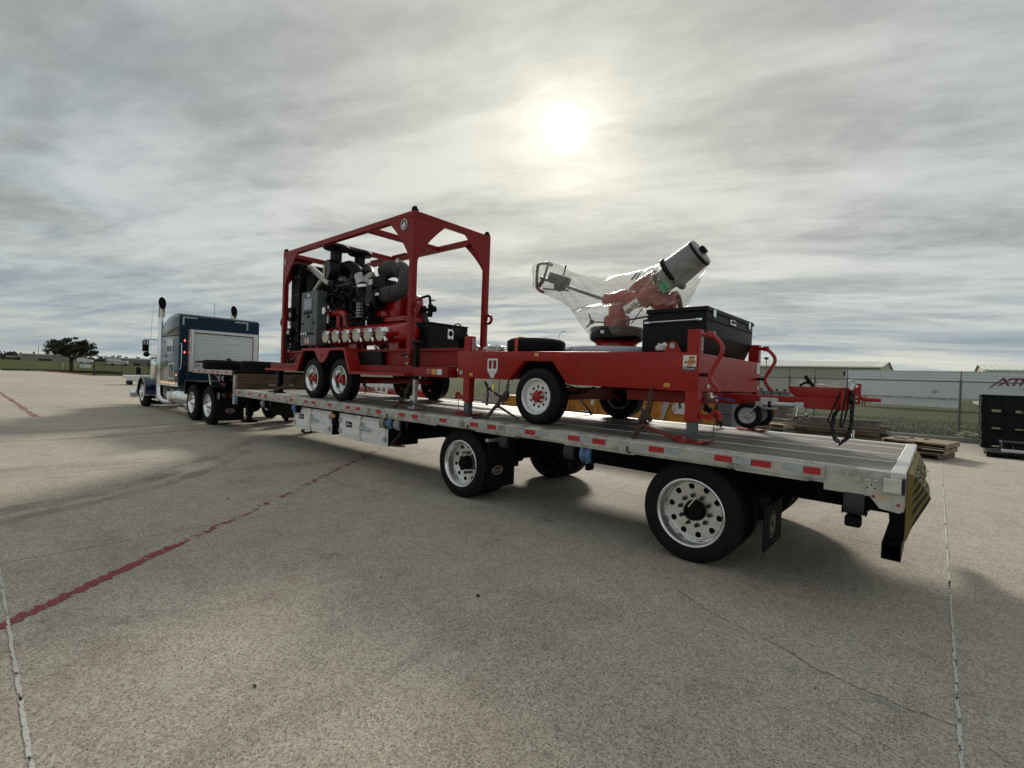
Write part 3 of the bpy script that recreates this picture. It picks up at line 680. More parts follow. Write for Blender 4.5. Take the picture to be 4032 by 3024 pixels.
# ------------------------------------------------------------------ black collapsible crates
def crate(name, x0, x1, y0, y1, z, h, lab, group=None):
    t = thing(name, lab, 'crate', ((x0 + x1) / 2, (y0 + y1) / 2, z), group)
    def P(n, *a, bev=.006):
        b = B(); b.box(*a, bev); part(n, b, CRATE, t)
    w = .07
    for x in (x0, x1 - w):
        for y in (y0, y1 - w): P('corner_post', x, x + w, y, y + w, z, z + h)
    P('rim', x0 - .01, x1 + .01, y0 - .01, y0 + .05, z + h - .05, z + h - .002); P('rim', x0 - .01, x0 + .05, y0 + .051, y1 - .051, z + h - .05, z + h - .002)
    P('rim', x1 - .05, x1 + .01, y0 + .051, y1 - .051, z + h - .05, z + h - .002); P('rim', x0 - .01, x1 + .01, y1 - .05, y1 + .01, z + h - .05, z + h - .002)
    if h > .3:
        P('wall_panel', x0 + .02, x1 - .02, y0 + .02, y0 + .04, z + .14, z + h - .04); P('wall_panel', x0 + .02, x1 - .02, y1 - .04, y1 - .02, z + .14, z + h - .04)
        P('wall_panel', x0 + .02, x0 + .04, y0 + .05, y1 - .05, z + .14, z + h - .04); P('wall_panel', x1 - .04, x1 - .02, y0 + .05, y1 - .05, z + .14, z + h - .04)
        for k in range(4): P('rib', x0 + .08 + k * (x1 - x0 - .2) / 3, x0 + .11 + k * (x1 - x0 - .2) / 3, y0 + .004, y0 + .02, z + .15, z + h - .05)
        for q in range(3): P('rib', x0 + .002, x0 + .018, y0 + .075, y1 - .075, z + .17 + q * .12, z + .2 + q * .12)
        P('floor', x0 + .02, x1 - .02, y0 + .02, y1 - .02, z + .10, z + .138)
        for x in (x0 + .0, (x0 + x1) / 2 - .12, x1 - .24): P('foot', x + .001, x + .24, y0 + .001, y1 - .001, z + .002, z + .099)
    else:
        P('lid', x0 + .01, x1 - .01, y0 + .01, y1 - .01, z + h - .07, z + h - .01)
        for k in range(5): P('slat', x0 + .02 + k * (x1 - x0 - .14) / 4, x0 + .14 + k * (x1 - x0 - .14) / 4, y0 + .015, y1 - .015, z + .01, z + h - .075)
for k in range(3):
    crate('bulk_crate', 1.24 - .02 * k, 2.46, 16.5, 17.55, .55 * k, .55, ('black plastic bulk crate at the bottom of the tall stack by the fence', 'black plastic bulk crate in the middle of the tall stack by the fence', 'black plastic bulk crate at the top of the tall stack by the fence')[k], 'black crates in the tall stack')
crate('flat_crate', 1.2, 2.5, 13.55, 14.6, 0, .14, 'flat black plastic pallet lying in front of the crate stack')
crate('folded_crate', 1.5, 2.6, 13.75, 14.5, .145, .27, 'folded black crate lying on the flat pallet')
b = B(); b.box(1.48, 2.62, 13.72, 13.748, .17, .23, .004); b.box(1.49, 2.4, 13.70, 13.718, .15, .165); tag(obj('clear_wrap', b, BAG), 'crumpled clear wrap along the folded crate', 'wrap')
b = B()
bmesh.ops.create_icosphere(b.bm, subdivisions=3, radius=1)
for q in b.bm.verts:
    n = q.co.copy(); k = 1 + .35 * math.sin(n.x * 7 + 1) * math.sin(n.y * 9) + .25 * math.sin(n.z * 11 + n.x * 5); q.co = Vector((1.0 + n.x * .26 * k, 18.3 + n.y * .16 * k, .22 + n.z * .15 * k))
tag(obj('rubbish_bag', b, M('old_sack', (.50, .49, .36), .6, 0, .4, 9, dirt=((.08, .08, .07), .8, 7))), 'crumpled pale sack on the kerb beside the crates', 'sack')

# ------------------------------------------------------------------ yellow steel skid behind the deck
ys_ = thing('yellow_steel_skid', 'rusty yellow steel skid standing on the ground behind the deck', 'skid', (-6, 6.2, 0))
b = B(); b.box(-8.9, -3.15, 5.56, 7.0, .02, 1.14, .02); part('base', b, YEL, ys_)
b = B(); b.box(-7.0, -3.20, 5.58, 6.9, 1.141, 1.41, .02); part('side_wall', b, YEL, ys_)
for x in (-7.6, -6.75, -5.95, -5.15, -4.35, -3.4):
    b = B(); b.box(x, x + .09, 5.50, 5.559, .05, 1.38, .008); part('rib', b, YEL, ys_)
b = B(); b.box(-8.92, -3.13, 5.48, 5.555, .66, .74, .006); part('rail', b, YEL, ys_)
b = B(); b.cyl((-4.62, 5.53, .6), (-4.45, 5.53, 1.4), .018, n=6); part('brace_rod', b, RUST, ys_)
b = B(); b.bar((-4.35, 5.52, .7), (-4.15, 5.52, 1.25), .03, .14); part('bracket', b, GALV, ys_)
b = B(); b.box(-3.96, -3.76, 5.49, 5.50, 1.0, 1.35); part('sign_plate', b, PAPER, ys_)
b = B(); b.lathe([(.001, 0), (.105, 0), (.105, .006)], (-3.90, 5.488, 1.12), (0, -1, 0), 24)
for k in range(20):
    a = R_(100 + k * 8); b.bar((-3.90 + .105 * math.cos(a), 5.480, 1.12 + .105 * math.sin(a)), (-3.90 + .125 * math.cos(a), 5.480, 1.12 + .125 * math.sin(a)), .008, .006, (0, 1, 0))
part('gauge_disc', b, PAPER, ys_)
lettering('S', .16, NAVY, ys_, (-3.86, 5.478, 1.17), (1, 0, 0), (0, 0, 1), bold=.006)
b = B()
for k in range(7): b.box(-3.98, -3.94, 5.476, 5.479, 1.05 + k * .03, 1.058 + k * .03)
part('gauge_marks', b, NAVY, ys_)
b = B(); b.box(-6.05, -5.9, 5.53, 5.555, 1.05, 1.18); part('label', b, PAPER, ys_)
b = B(); b.box(-8.35, -7.75, 5.7, 6.4, 1.145, 1.42, .02); part('white_cabinet', b, WHITE, ys_)
lettering('7', .14, NAVY, ys_, (-8.05, 5.69, 1.28), (1, 0, 0), (0, 0, 1))
gb = thing('steel_block_stack', 'stack of dark grey steel blocks at the end of the yellow skid', 'blocks', (-2.98, 5.9, 0))
for k in range(5):
    b = B(); b.box(-3.12 + .01 * (k % 2), -2.84, 5.55, 6.2, .265 * k + .002, .265 * (k + 1) - .006, .01); part('block', b, GREYP, gb)

# concrete barrier, post, red and white machine
b = B(); b.prism([(9.9, 0), (9.98, .25), (10.06, .95), (10.22, .95), (10.3, .25), (10.38, 0)], 'x', -14.2, -9.9); tag(obj('concrete_barrier', b, KERB), 'grey concrete barrier block seen below the red trailer', 'barrier')
b = B(); b.cyl((-12.8, 9, 0), (-12.8, 9, 1.9), .05, n=10); b.cyl((-12.8, 9, 1.9), (-12.8, 9, 1.93), .06, n=10); po = tag(obj('steel_post', b, GALV), 'grey steel post with a yellow tag behind the front jack leg', 'post')
b = B(); b.box(-12.6, -12.5, 8.93, 8.95, 1.15, 1.35); obj('tag', b, M('yellow_tag', (.75, .68, .12), .5), po)
rw = thing('red_white_machine', 'low red and white tank skid seen under the pump trailer', 'skid', (-18.5, 8.5, 0))
b = B(); b.box(-21.4, -16.6, 8.0, 9.8, .12, .9, .04); part('tub', b, REDX, rw)
b = B(); b.box(-21.6, -16.8, 8.1, 9.7, .901, 1.22, .05); part('cover', b, WHITE, rw)
for x in (-18.9, -18.5, -18.1):
    b = B(); b.box(x, x + .08, 7.9, 7.99, .55, 1.1, .01); part('strut', b, WHITE, rw)
b = B(); b.box(-19.0, -17.9, 7.84, 7.895, .72, .8, .01); part('crossbar', b, WHITE, rw)
for x in (-21, -17.2):
    b = B(); b.box(x, x + .25, 8.1, 9.7, 0, .119); part('skid_foot', b, UNDER, rw)
b = B(); b.tube([(-21.5, 7.6, .6), (-19.5, 7.55, .5), (-18, 7.5, .46), (-16.5, 7.5, .56)], .02, 5, smooth=2); b.cyl((-21.5, 7.6, 0), (-21.5, 7.6, .62), .03, n=6); b.cyl((-16.5, 7.5, 0), (-16.5, 7.5, .6), .03, n=6)
tag(obj('yellow_rope', b, M('yellow_rope', (.7, .62, .30), .6)), 'pale yellow rope strung in front of the red and white skid', 'rope')

# ------------------------------------------------------------------ wheels (shared meshes)
WH = {}
def holed_disc(b, r0, r1, n, rc, rh, h0, h1, seg=12):
    """annulus r0..r1 with n round holes of radius rh at rc; height falls h0 at r0 to h1 at r1 (axis -Y outward)"""
    def P(r, a): t = (r - r0) / (r1 - r0); return Vector((r * math.cos(a), h0 + (h1 - h0) * t, r * math.sin(a)))
    for i in range(n):
        a0 = 2 * math.pi * i / n; a1 = 2 * math.pi * (i + 1) / n; am = (a0 + a1) / 2; outer = []; inner = []
        k = seg // 4
        for q in range(k): outer.append((r0 + (r1 - r0) * q / k, a1))
        for q in range(k): outer.append((r1, a1 + (a0 - a1) * q / k))
        for q in range(k): outer.append((r1 + (r0 - r1) * q / k, a0))
        for q in range(k): outer.append((r0, a0 + (a1 - a0) * q / k))
        for r, a in outer:
            x, y = r * math.cos(a - am) - rc, r * math.sin(a - am); d = math.hypot(x, y) or 1
            hx, hy = rc + x / d * rh, y / d * rh; inner.append((math.hypot(hx, hy), am + math.atan2(hy, hx)))
        vo = [b.bm.verts.new(P(*o)) for o in outer]; vi = [b.bm.verts.new(P(*o)) for o in inner]; vb = [b.bm.verts.new(P(*o) + Vector((0, .012, 0))) for o in inner]
        for q in range(seg):
            w = (q + 1) % seg
            b.bm.faces.new((vo[q], vo[w], vi[w], vi[q])); b.bm.faces.new((vi[q], vi[w], vb[w], vb[q]))
    bmesh.ops.remove_doubles(b.bm, verts=b.bm.verts, dist=1e-5); bmesh.ops.recalc_face_normals(b.bm, faces=b.bm.faces)
def wheel_meshes(key, Rt, w, rr, inset, disc_r, nh, rc, rh, tyre, rim, disc, hub, hubprof, lugs=None, groove=4, convex=False):
    d = {}
    b = B()   # tyre: side wall, shoulder, grooved tread; axis +Y is inwards, outer face at y = 0
    sw = w * .5
    prof = [(rr - .004, .018), (rr + .012, .004), (rr + (Rt - rr) * .30, -.004), (rr + (Rt - rr) * .52, -.006), (rr + (Rt - rr) * .54, -.002), (rr + (Rt - rr) * .72, .004), (Rt - .022, .016), (Rt - .006, .032)]
    tw = w - .07; y = .036; gw = .010
    for k in range(groove + 1):
        seg = (tw - groove * gw) / (groove + 1); prof += [(Rt, y), (Rt, y + seg)]; y += seg
        if k < groove: prof += [(Rt - .012, y + .001), (Rt - .012, y + gw - .001)]; y += gw
    prof += [(Rt - .006, w - .032), (Rt - .022, w - .016), (rr + (Rt - rr) * .5, w), (rr + .012, w - .004), (rr - .004, w - .018)]
    b.lathe(prof, (0, 0, 0), (0, 1, 0), 48); d['tyre'] = (mesh(b, 'tyre', 40), tyre)
    b = B(); b.lathe([(rr + .012, .010), (rr + .014, .002), (rr + .006, -.003), (rr - .004, .004), (rr - .010, .022), (rr - .022, .040), (rr - .030, inset + .01), (disc_r, inset)], (0, 0, 0), (0, 1, 0), 40)
    b.lathe([(rr - .02, inset + .012), (rr - .03, w * .8), (rr + .012, w - .01)], (0, 0, 0), (0, 1, 0), 40)
    d['rim'] = (mesh(b, 'rim', 50), rim)
    b = B(); r0 = hubprof[0][0]
    holed_disc(b, r0, disc_r, nh, rc, rh, inset + (-.03 if convex else .012), inset); b.lathe([(r0, inset + (-.03 if convex else .012)), (r0 * .6, inset + (-.03 if convex else .012) + .001)], (0, 0, 0), (0, 1, 0), 30)
    d['disc'] = (mesh(b, 'disc', 40), disc)
    b = B(); b.lathe(hubprof, (0, 0, 0), (0, 1, 0), 20); d['hub'] = (mesh(b, 'hub', 40), hub)
    if lugs:
        nl, rl, yl, mat_ = lugs; b = B()
        for k in range(nl):
            a = 2 * math.pi * (k + .5) / nl; b.cyl((rl * math.cos(a), yl, rl * math.sin(a)), (rl * math.cos(a), yl - .04, rl * math.sin(a)), .0145 if nl == 8 else .021, .011 if nl == 8 else .017, 8)
        d['lug_nuts'] = (mesh(b, 'lug_nuts'), mat_)
    b = B(); b.lathe([(.001, 0), (disc_r, 0)], (0, w * .75, 0), (0, 1, 0), 20); b.cyl((0, w * .7, 0), (0, w * .95, 0), .14, n=16); d['brake_drum'] = (mesh(b, 'drum'), UNDER)
    for k in d:
        if not d[k][0].materials: d[k][0].materials.append(d[k][1])
    WH[key] = d
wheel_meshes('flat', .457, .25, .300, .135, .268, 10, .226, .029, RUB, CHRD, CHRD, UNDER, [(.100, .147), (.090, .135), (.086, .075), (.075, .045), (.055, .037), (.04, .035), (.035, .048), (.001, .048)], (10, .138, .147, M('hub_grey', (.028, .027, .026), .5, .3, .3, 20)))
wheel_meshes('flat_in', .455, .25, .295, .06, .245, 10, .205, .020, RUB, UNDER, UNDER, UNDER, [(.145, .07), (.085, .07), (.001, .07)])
wheel_meshes('tandem', .39, .24, .242, .115, .205, 8, .165, .016, RUBN, CHR, CHR, REDX, [(.115, .127), (.085, .125), (.08, .05), (.07, .03), (.045, .025), (.03, -.01), (.001, -.012)], (8, .1, .125, RUST))
wheel_meshes('monitor', .35, .24, .212, .055, .185, 10, .125, .0185, RUBN, WHEELP, WHEELP, REDX, [(.085, .067), (.066, .062), (.062, .02), (.055, -.005), (.03, -.018), (.001, -.02)], (8, .082, .062, CHR), convex=False)
wheel_meshes('drive', .53, .27, .30, .12, .25, 10, .21, .020, RUB, CHR, CHR, CHR, [(.16, .132), (.15, .10), (.06, -.01), (.001, -.03)])
wheel_meshes('steer', .53, .27, .30, .03, .26, 10, .215, .024, RUB, CHR, CHR, CHR, [(.155, .0), (.13, -.05), (.06, -.075), (.001, -.08)], (10, .15, .0, CHR), convex=True)
def wheel(parent, key, x, y, z, far=False, name='wheel'):
    """part wheel > tyre, rim, disc, hub, lug nuts; (x, y, z) is the outer face centre in world coordinates"""
    off = Vector(parent['org'])
    e = bpy.data.objects.new(name, None); COL.objects.link(e); e.parent = parent; e.location = Vector((x, y, z)) - off; e.empty_display_size = .1
    e.rotation_euler = (0, random.uniform(0, 6.28), math.pi if far else 0)
    e.rotation_mode = 'XYZ'
    for k, (me, mt) in WH[key].items():
        o = bpy.data.objects.new(k, me); COL.objects.link(o); o.parent = e
        if k == 'lug_nuts': o['kind'] = 'stuff'
    return e
# ------------------------------------------------------------------ flatbed step-deck trailer
FL = thing('flatbed_trailer', 'long aluminium step-deck flatbed trailer carrying both red machines', 'trailer', (-6.4, 1.3, 0))
def zd(x): return 1.058 - .0035 * x            # deck rises a touch to the front
def zr(x): return 1.050 - .0022 * x            # rub rail top
def sheet(b, x0, x1, y0, y1, t, up=0.0, zf=zd):
    """long plank following the deck line"""
    vs = []
    for x, z in ((x0, zf(x0)), (x1, zf(x1))):
        for (y, q) in ((y0, up - t), (y1, up - t), (y1, up), (y0, up)): vs.append(b.bm.verts.new((x, y, z + q)))
    fs = [b.bm.faces.new([vs[i] for i in f]) for f in ((0, 1, 5, 4), (1, 2, 6, 5), (2, 3, 7, 6), (3, 0, 4, 7), (0, 3, 2, 1), (4, 5, 6, 7))]
    bmesh.ops.recalc_face_normals(b.bm, faces=fs); return b
X0 = -12.78
edges = [(.135, .67), (.712, 1.262), (1.304, 1.912), (1.955, 2.44)]
for a, c in edges:
    n = 2; w = (c - a) / n
    for k in range(n):
        b = B(); sheet(b, X0, -.085, a + k * w + .003, a + (k + 1) * w - .003, .035); part('deck_board', b, DECK, FL)
for y in (.691, 1.283, 1.933):
    b = B(); sheet(b, X0, -.09, y - .0165, y + .0165, .03, .003); part('deck_strip', b, STRIP, FL)
b = B(); sheet(b, X0, -.08, .0, .130, .05); part('edge_rail', b, ALU, FL)
b = B(); sheet(b, X0, -.08, 2.446, 2.59, .05); part('edge_rail', b, ALUB, FL)
b = B(); sheet(b, X0, -.09, .14, 2.44, .02, -.05); part('floor_pan', b, UNDER, FL)
# side rails: web + rub rail with lips, both sides
for y0, y1, ry0, ry1 in ((.0, .02, -.030, -.012), (2.57, 2.59, 2.602, 2.62)):
    b = B(); sheet(b, X0, -.001, y0 + .001, y1, .088, -.051); part('side_rail', b, ALU, FL)
    b = B(); sheet(b, -.48, -.002, y0 + .002, y1, .05, -.14); part('side_rail', b, ALU, FL)
    b = B(); sheet(b, X0 + .02, -.475, ry0, ry1, .088, -.006, zr); part('rub_rail', b, ALU, FL)
b = B(); sheet(b, X0 + .02, -.475, -.034, .0, .010, .0, zr); part('rub_rail_lip', b, ALUB, FL)
b = B(); sheet(b, X0 + .02, -.475, -.036, .0, .010, -.092, zr); part('rub_rail_lip', b, ALU, FL)
for k in range(21):
    x = -12.5 + k * .61; b = B(); b.box(x, x + .05, -.011, .0, zr(x) - .09, zr(x) - .012); part('stake_pocket', b, ALU, FL)
for xa, xb in ((-12.7, -5.0), (-4.38, -3.55), (-2.98, -1.98), (-1.2, -.5)):
    za, zb_ = zr(xa) - .094, zr(xb) - .094
    b = B(); b.prism([(xa, za), (xb, zb_), (xb - .09, zb_ - .042), (xa + .09, za - .042)], 'y', -.016, -.002); part('lower_lip', b, ALU, FL)
def tape(x0, x1, mt, tilt=0):
    b = B(); zm = zr((x0 + x1) / 2); b.box(x0, x1, -.0335, -.0305, zm - .074, zm - .022); part('reflective_tape', b, mt, FL)
reds = [-12.69, -12.38, -11.77, -11.15, -10.84, -9.58, -8.95, -8.65, -8.03, -7.41, -7.10, -6.48, -5.86, -5.55, -4.92, -4.31, -4.0, -3.38, -2.77, -2.46, -1.83, -1.22, -.92]
pair = {-12.69, -11.15, -8.95, -7.41, -5.86, -4.31, -2.77, -1.22}; second = {-12.38, -10.84, -8.65, -7.10, -5.55, -4.0, -2.46, -.92}
for x in reds:
    tape(x - .075, x + .075, TAPER)
    if x in pair: tape(x + .077, x + .233, TAPES)
    elif x not in second: tape(x - .225, x - .077, TAPES); tape(x + .077, x + .225, TAPES)
tape(-.615, -.50, TAPER); tape(-.77, -.617, TAPES)
b = B(); b.box(-10.48, -10.04, -.0335, -.0305, zr(-10.3) - .078, zr(-10.3) - .016); lb = part('load_label', b, PAPER, FL)
b = B(); b.box(-10.48, -10.04, -.0345, -.0337, zr(-10.3) - .078, zr(-10.3) - .072); b.box(-10.48, -10.04, -.0345, -.0337, zr(-10.3) - .022, zr(-10.3) - .016); part('label_border', b, TAPER, lb)
lettering('PLACE COIL HERE', .048, TAPER, lb, (-10.26, -.0345, zr(-10.3) - .047), (1, 0, 0), (0, 0, 1), bold=.001, depth=.0005)
# wear marks: loose ends of chain hooks hang at the rail
for x in (-6.24, -4.42, -2.13):
    b = B(); b.tube([(x, -.04, 1.0), (x, -.048, .96), (x + .02, -.048, .935), (x + .04, -.042, .945)], [.011, .007], 6, smooth=1); part('chain_hook', b, RUST, FL)
# frame
for y in (.72, 1.75):
    b = B(); b.prism([(-12.75, 1.05), (-.05, 1.0), (-.05, .625), (-5.8, .635), (-6.7, .48), (-12.0, .50), (-12.75, .62)], 'y', y, y + .13); part('main_beam', b, UNDER, FL)
for k in range(22):
    x = -12.5 + k * .56; b = B(); b.box(x, x + .06, .02, 2.57, .90, 1.0); part('cross_member', b, UNDER, FL)
for x in (-1.515, -4.62):
    b = B(); b.cyl((x, .5, .457), (x, 2.1, .457), .065, n=12); part('axle', b, UNDER, FL)
    for y in (.70, 1.73):
        b = B(); b.box(x - .62, x - .48, y, y + .17, .42, .85, .01); b.bar((x - .55, y + .085, .46), (x + .35, y + .085, .42), .1, .07); part('suspension_arm', b, UNDER, FL)
        b = B(); b.lathe([(.001, 0), (.13, 0), (.15, .05), (.13, .1), (.15, .15), (.13, .2), (.001, .2)], (x + .3, y + .085, .47), (0, 0, 1), 14); part('air_spring', b, UNDER, FL)
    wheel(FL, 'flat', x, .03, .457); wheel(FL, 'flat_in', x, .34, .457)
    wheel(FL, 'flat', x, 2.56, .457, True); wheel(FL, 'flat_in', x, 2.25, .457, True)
for (p, q) in (((-1.515, .033, .457), ((-1.46, .0, .60), (-1.515, -.005, .52), (-1.56, .0, .35))), ((-4.62, .033, .457), ((-4.56, .0, .59), (-4.61, -.005, .52), (-4.70, .0, .36)))):
    b = B(); b.tube([(q[0][0], .09, q[0][2] + .02), q[0], q[1]], .006, 5); b.tube([(p[0] + .0, -.0, p[2] - .05), q[2], (q[2][0] - .01, .06, q[2][2] - .02)], .006, 5); part('inflation_hose', b, M('pale_hose', (.62, .55, .36), .6), FL)
# tool boxes
for (x0, x1, zb) in ((-9.73, -8.19, .452), (-7.92, -6.41, .455)):
    b = B(); b.box(x0, x1, .10, .70, zb, .885, .008); bx = part('side_box', b, BOXW, FL)
    b = B(); b.box(x0 + .06, x1 - .05, .086, .099, zb + .06, .845, .004); part('door', b, BOXW, bx)
    xm = (x0 + x1) / 2 + (-.03)
    b = B(); b.cyl((xm, .07, zb + .0), (xm, .07, .885), .019, n=8)
    for z in (zb + .02, zb + .16, zb + .33, .87): b.box(xm - .045, xm + .045, .055, .085, z - .014, z + .014, .003)
    part('lock_bar', b, CHRD, bx)
    b = B(); b.cyl((xm + .02, .055, zb + .235), (xm + .36, .03, zb + .225), .022, n=8); b.cyl((xm + .1, .055, zb + .2), (xm + .12, .05, zb + .33), .018, n=8); part('latch_handle', b, GALV, bx)
    for xx, zz in ((x1 - .07, .79), (x1 - .07, zb + .11), (x0 + .07, zb + .12), (x0 + .07, .76)):
        b = B(); b.box(xx - .05, xx + .05, .075, .085, zz - .03, zz + .03, .003); b.cyl((xx + .03, .073, zz - .045), (xx + .03, .073, zz + .045), .012, n=6); part('hinge', b, GALV, bx)
    xb = x0 + .36
    b = B(); b.box(xb - .1, xb + .1, .080, .0855, zb + .205, zb + .30); bd = part('badge', b, BLACK, bx)
    b = B(); b.box(xb - .075, xb - .01, .078, .0795, zb + .23, zb + .28); b.box(xb + .0, xb + .085, .078, .0795, zb + .24, zb + .262); part('badge_plate', b, TAPES, bd)
b = B(); b.box(-8.12, -8.0, .06, .3, .66, .97); part('light_bracket', b, UNDER, FL)
b = B(); b.box(-8.15, -7.98, .035, .059, .79, .86, .012); part('marker_light', b, LAMB, FL)
b = B(); b.box(-6.408, -6.395, .11, .70, .46, .88, .003); part('box_end_shade', b, BLACK, FL)  # thin black plates added on the white box ends, painting in their shade
b = B(); b.box(-8.188, -8.175, .11, .70, .46, .88, .003); part('box_end_shade', b, BLACK, FL)
b = B(); b.chain([(-6.02, .1, .80), (-6.1, .09, .66), (-6.25, .09, .54), (-6.3, .1, .49), (-6.1, .1, .5), (-5.95, .1, .52)], .06, .04, .008); part('safety_chain', b, RUST, FL)
b = B(); b.tube([(-9.45, .2, .43), (-9.4, .1, .40), (-9.2, .1, .39), (-9.05, .15, .42)], .02, 6, smooth=1); part('hanging_bracket', b, UNDER, FL)
# strap winches under the rail
def winch(x, z, mt, r=.092, w=.125, y=.055):
    b = B(); b.lathe([(.02, 0), (r * .97, 0), (r, .008), (r * .99, .5 * w), (r, w - .008), (r * .97, w), (.02, w)], (x - w / 2, y, z), (1, 0, 0), 22)
    e = part('strap_winch', b, mt, FL)
    b = B(); b.box(x + w / 2 + .004, x + w / 2 + .014, y - .05, y + .06, z - .09, z + .08, .004); b.box(x - w / 2 - .014, x - w / 2 - .004, y - .05, y + .06, z - .09, z + .08, .004)
    b.cyl((x - w / 2 - .02, y, z), (x + w / 2 + .05, y, z), .028, n=10); part('winch_frame', b, UNDER, e)
    b = B(); b.lathe([(.028, 0), (.05, .002), (.05, .012), (.028, .014)], (x + w / 2 + .018, y, z), (1, 0, 0), 14); part('ratchet', b, UNDER, e)
for x, z, mt in ((-12.62, .845, BLUSTR), (-11.05, .855, GRYSTR), (-9.5, .862, BLUSTR), (-6.42, .848, GRYSTR), (-6.22, .85, BLUSTR), (-6.02, .848, GRYSTR), (-3.81, .85, DRKSTR), (-2.84, .848, DRKSTR), (-2.63, .846, BLUSTR), (-.285, .80, DRKSTR)): winch(x, z, mt)
lettering('0001 0001', .045, NAVY, FL, (-2.63, -.034, .85), (0, 0, 1), (-1, 0, 0))
for q in ((-2.86, -2.8, .66, .75), (-2.64, -2.58, .68, .75), (-.34, -.24, .62, .70)):
    b = B(); b.box(q[0], q[1], .0, .1, q[2], q[3], .01); part('winch_handle_socket', b, UNDER, FL)
# mud flaps
def oval_logo(parent, c, rx, rz):
    b = B(); cx, cy, cz = c
    outer = [(cy + rx * math.cos(a), cz + rz * math.sin(a)) for a in [2 * math.pi * k / 28 for k in range(28)]]; inner = [(cy + rx * .9 * math.cos(a), cz + rz * .84 * math.sin(a)) for a in [2 * math.pi * k / 28 for k in range(28)]]
    rs = [[Vector((cx + .002, y, z)) for y, z in outer], [Vector((cx + .002, y, z)) for y, z in inner]]; b.rings(rs, True, False)
    part('logo_ring', b, TAPES, parent)
    b = B(); b.bm.faces.new([b.bm.verts.new((cx + .0015, y, z)) for y, z in inner]); part('logo_field', b, M('logo_dark_red', (.10, .012, .012), .5), parent)
    lettering('Peterbilt', rz * .95, TAPES, parent, (cx + .003, cy, cz), (0, 1, 0), (0, 0, 1), shear=.35, depth=.0003)
def flap(x, y0, y1, z0, z1, curl=.03):
    b = B(); rs = []
    for i in range(7):
        t = i / 6; z = z1 + (z0 - z1) * t; xx = x + curl * t * t
        rs.append([Vector((xx - .006, y0, z)), Vector((xx - .006, y1, z)), Vector((xx + .006, y1, z)), Vector((xx + .006, y0, z))])
    b.rings(rs); return part('mud_flap', b, M('flap_rubber', (.008, .008, .0085), .7, 0, .3, 6, dirt=((.022, .02, .018), .6, 9), spec=.12), FL)
f1 = flap(-4.13, .06, .58, .19, .80, .0)
oval_logo(f1, (-4.123, .24, .42), .105, .055)
b = B(); b.box(-4.17, -4.12, .04, .72, .80, .84, .005); part('flap_bracket', b, ALU, FL)
f2 = flap(-.90, .06, .66, .245, .64, .0)
b = B(); b.box(-.94, -.86, .03, .70, .64, .66, .004); b.box(-.94, -.88, .03, .2, .661, .72); part('flap_bracket', b, UNDER, FL)
b = B(); b.lathe([(.105, 0), (.115, .003), (.12, 0)], (-.893, .32, .44), (1, 0, 0), 28); b.lathe([(.03, 0), (.05, .004), (.07, .002), (.09, .003)], (-.893, .32, .44), (1, 0, 0), 9); part('flap_emblem', b, M('emblem_grey', (.10, .10, .095), .5), f2)
# tail
b = B(); b.box(-.082, .004, .0, 2.59, .995, 1.064, .004); part('rear_sill', b, ALUB, FL)
b = B(); b.box(-.03, .002, .01, 2.58, .79, .994); part('rear_panel', b, ALU, FL)
b = B(); b.prism([(-.232, 1.0), (-.218, .906), (-.134, .795), (-.02, .78), (.0, .80), (.0, 1.0)], 'y', -.014, .0); tp = part('tail_plate', b, ALU, FL)
for x, z in ((-.205, .985), (-.16, .988)):
    b = B(); b.ball((x, -.014, z), .012, 8, (1, .6, 1)); part('bolt', b, ALUB, tp)
for x, z in ((-.185, .955), (-.21, .935), (-.165, .932)):
    b = B(); b.lathe([(.001, 0), (.006, 0)], (x, -.0155, z), (0, 1, 0), 10); part('bolt_hole', b, UNDER, tp)
for x, z in ((-.172, .876), (-.028, .838)):
    b = B(); b.ball((x, -.015, z), .0125, 10, (1, .5, 1)); part('marker_light', b, LRED, tp)
lettering('ABS', .038, ABSY, tp, (-.118, -.0155, .874), (1, 0, 0), (0, 0, 1), bold=.001, depth=.0004, space=1.15)
b = B(); b.box(-.118, -.012, -.045, -.015, .92, 1.022, .003); part('corner_box', b, ALUB, FL)
b = B(); b.box(-.011, .006, -.05, .02, .915, 1.03, .006); part('corner_wrap', b, M('dark_blue_rag', (.02, .024, .045), .85, 0, .3, 20, bump=.8, bscale=60), FL)
for y in (.28, 2.2):
    b = B(); b.prism([(-.10, .79), (.0, .79), (.0, .52), (-.115, .52), (-.085, .60)], 'y', y, y + .09); part('bumper_post', b, UNDER, FL)
b = B()
rs = []
for y in (.08, 2.5):
    rs.append([Vector(q) for q in ((-.118, y, .415), (-.004, y, .415), (-.004, y, .53), (-.118, y, .53))])
b.rings(rs, True, False)
rs = [[Vector(q) for q in ((-.112, y, .421), (-.01, y, .421), (-.01, y, .524), (-.112, y, .524))] for y in (.08, 2.5)]
b.rings(rs[::-1], True, False)
for y in (.08, 2.5):
    o_ = [(-.118, y, .415), (-.004, y, .415), (-.004, y, .53), (-.118, y, .53)]; i_ = [(-.112, y, .421), (-.01, y, .421), (-.01, y, .524), (-.112, y, .524)]
    for k in range(4): b.poly([o_[k], o_[(k+1) % 4], i_[(k+1) % 4], i_[k]])
part('rear_bumper', b, BLACK, FL)
b = B(); b.box(-.55, -.5, .2, .3, .74, .86, .005); b.box(-.62, -.56, 1.2, 1.3, .70, .86); part('pipe_bracket', b, UNDER, FL)
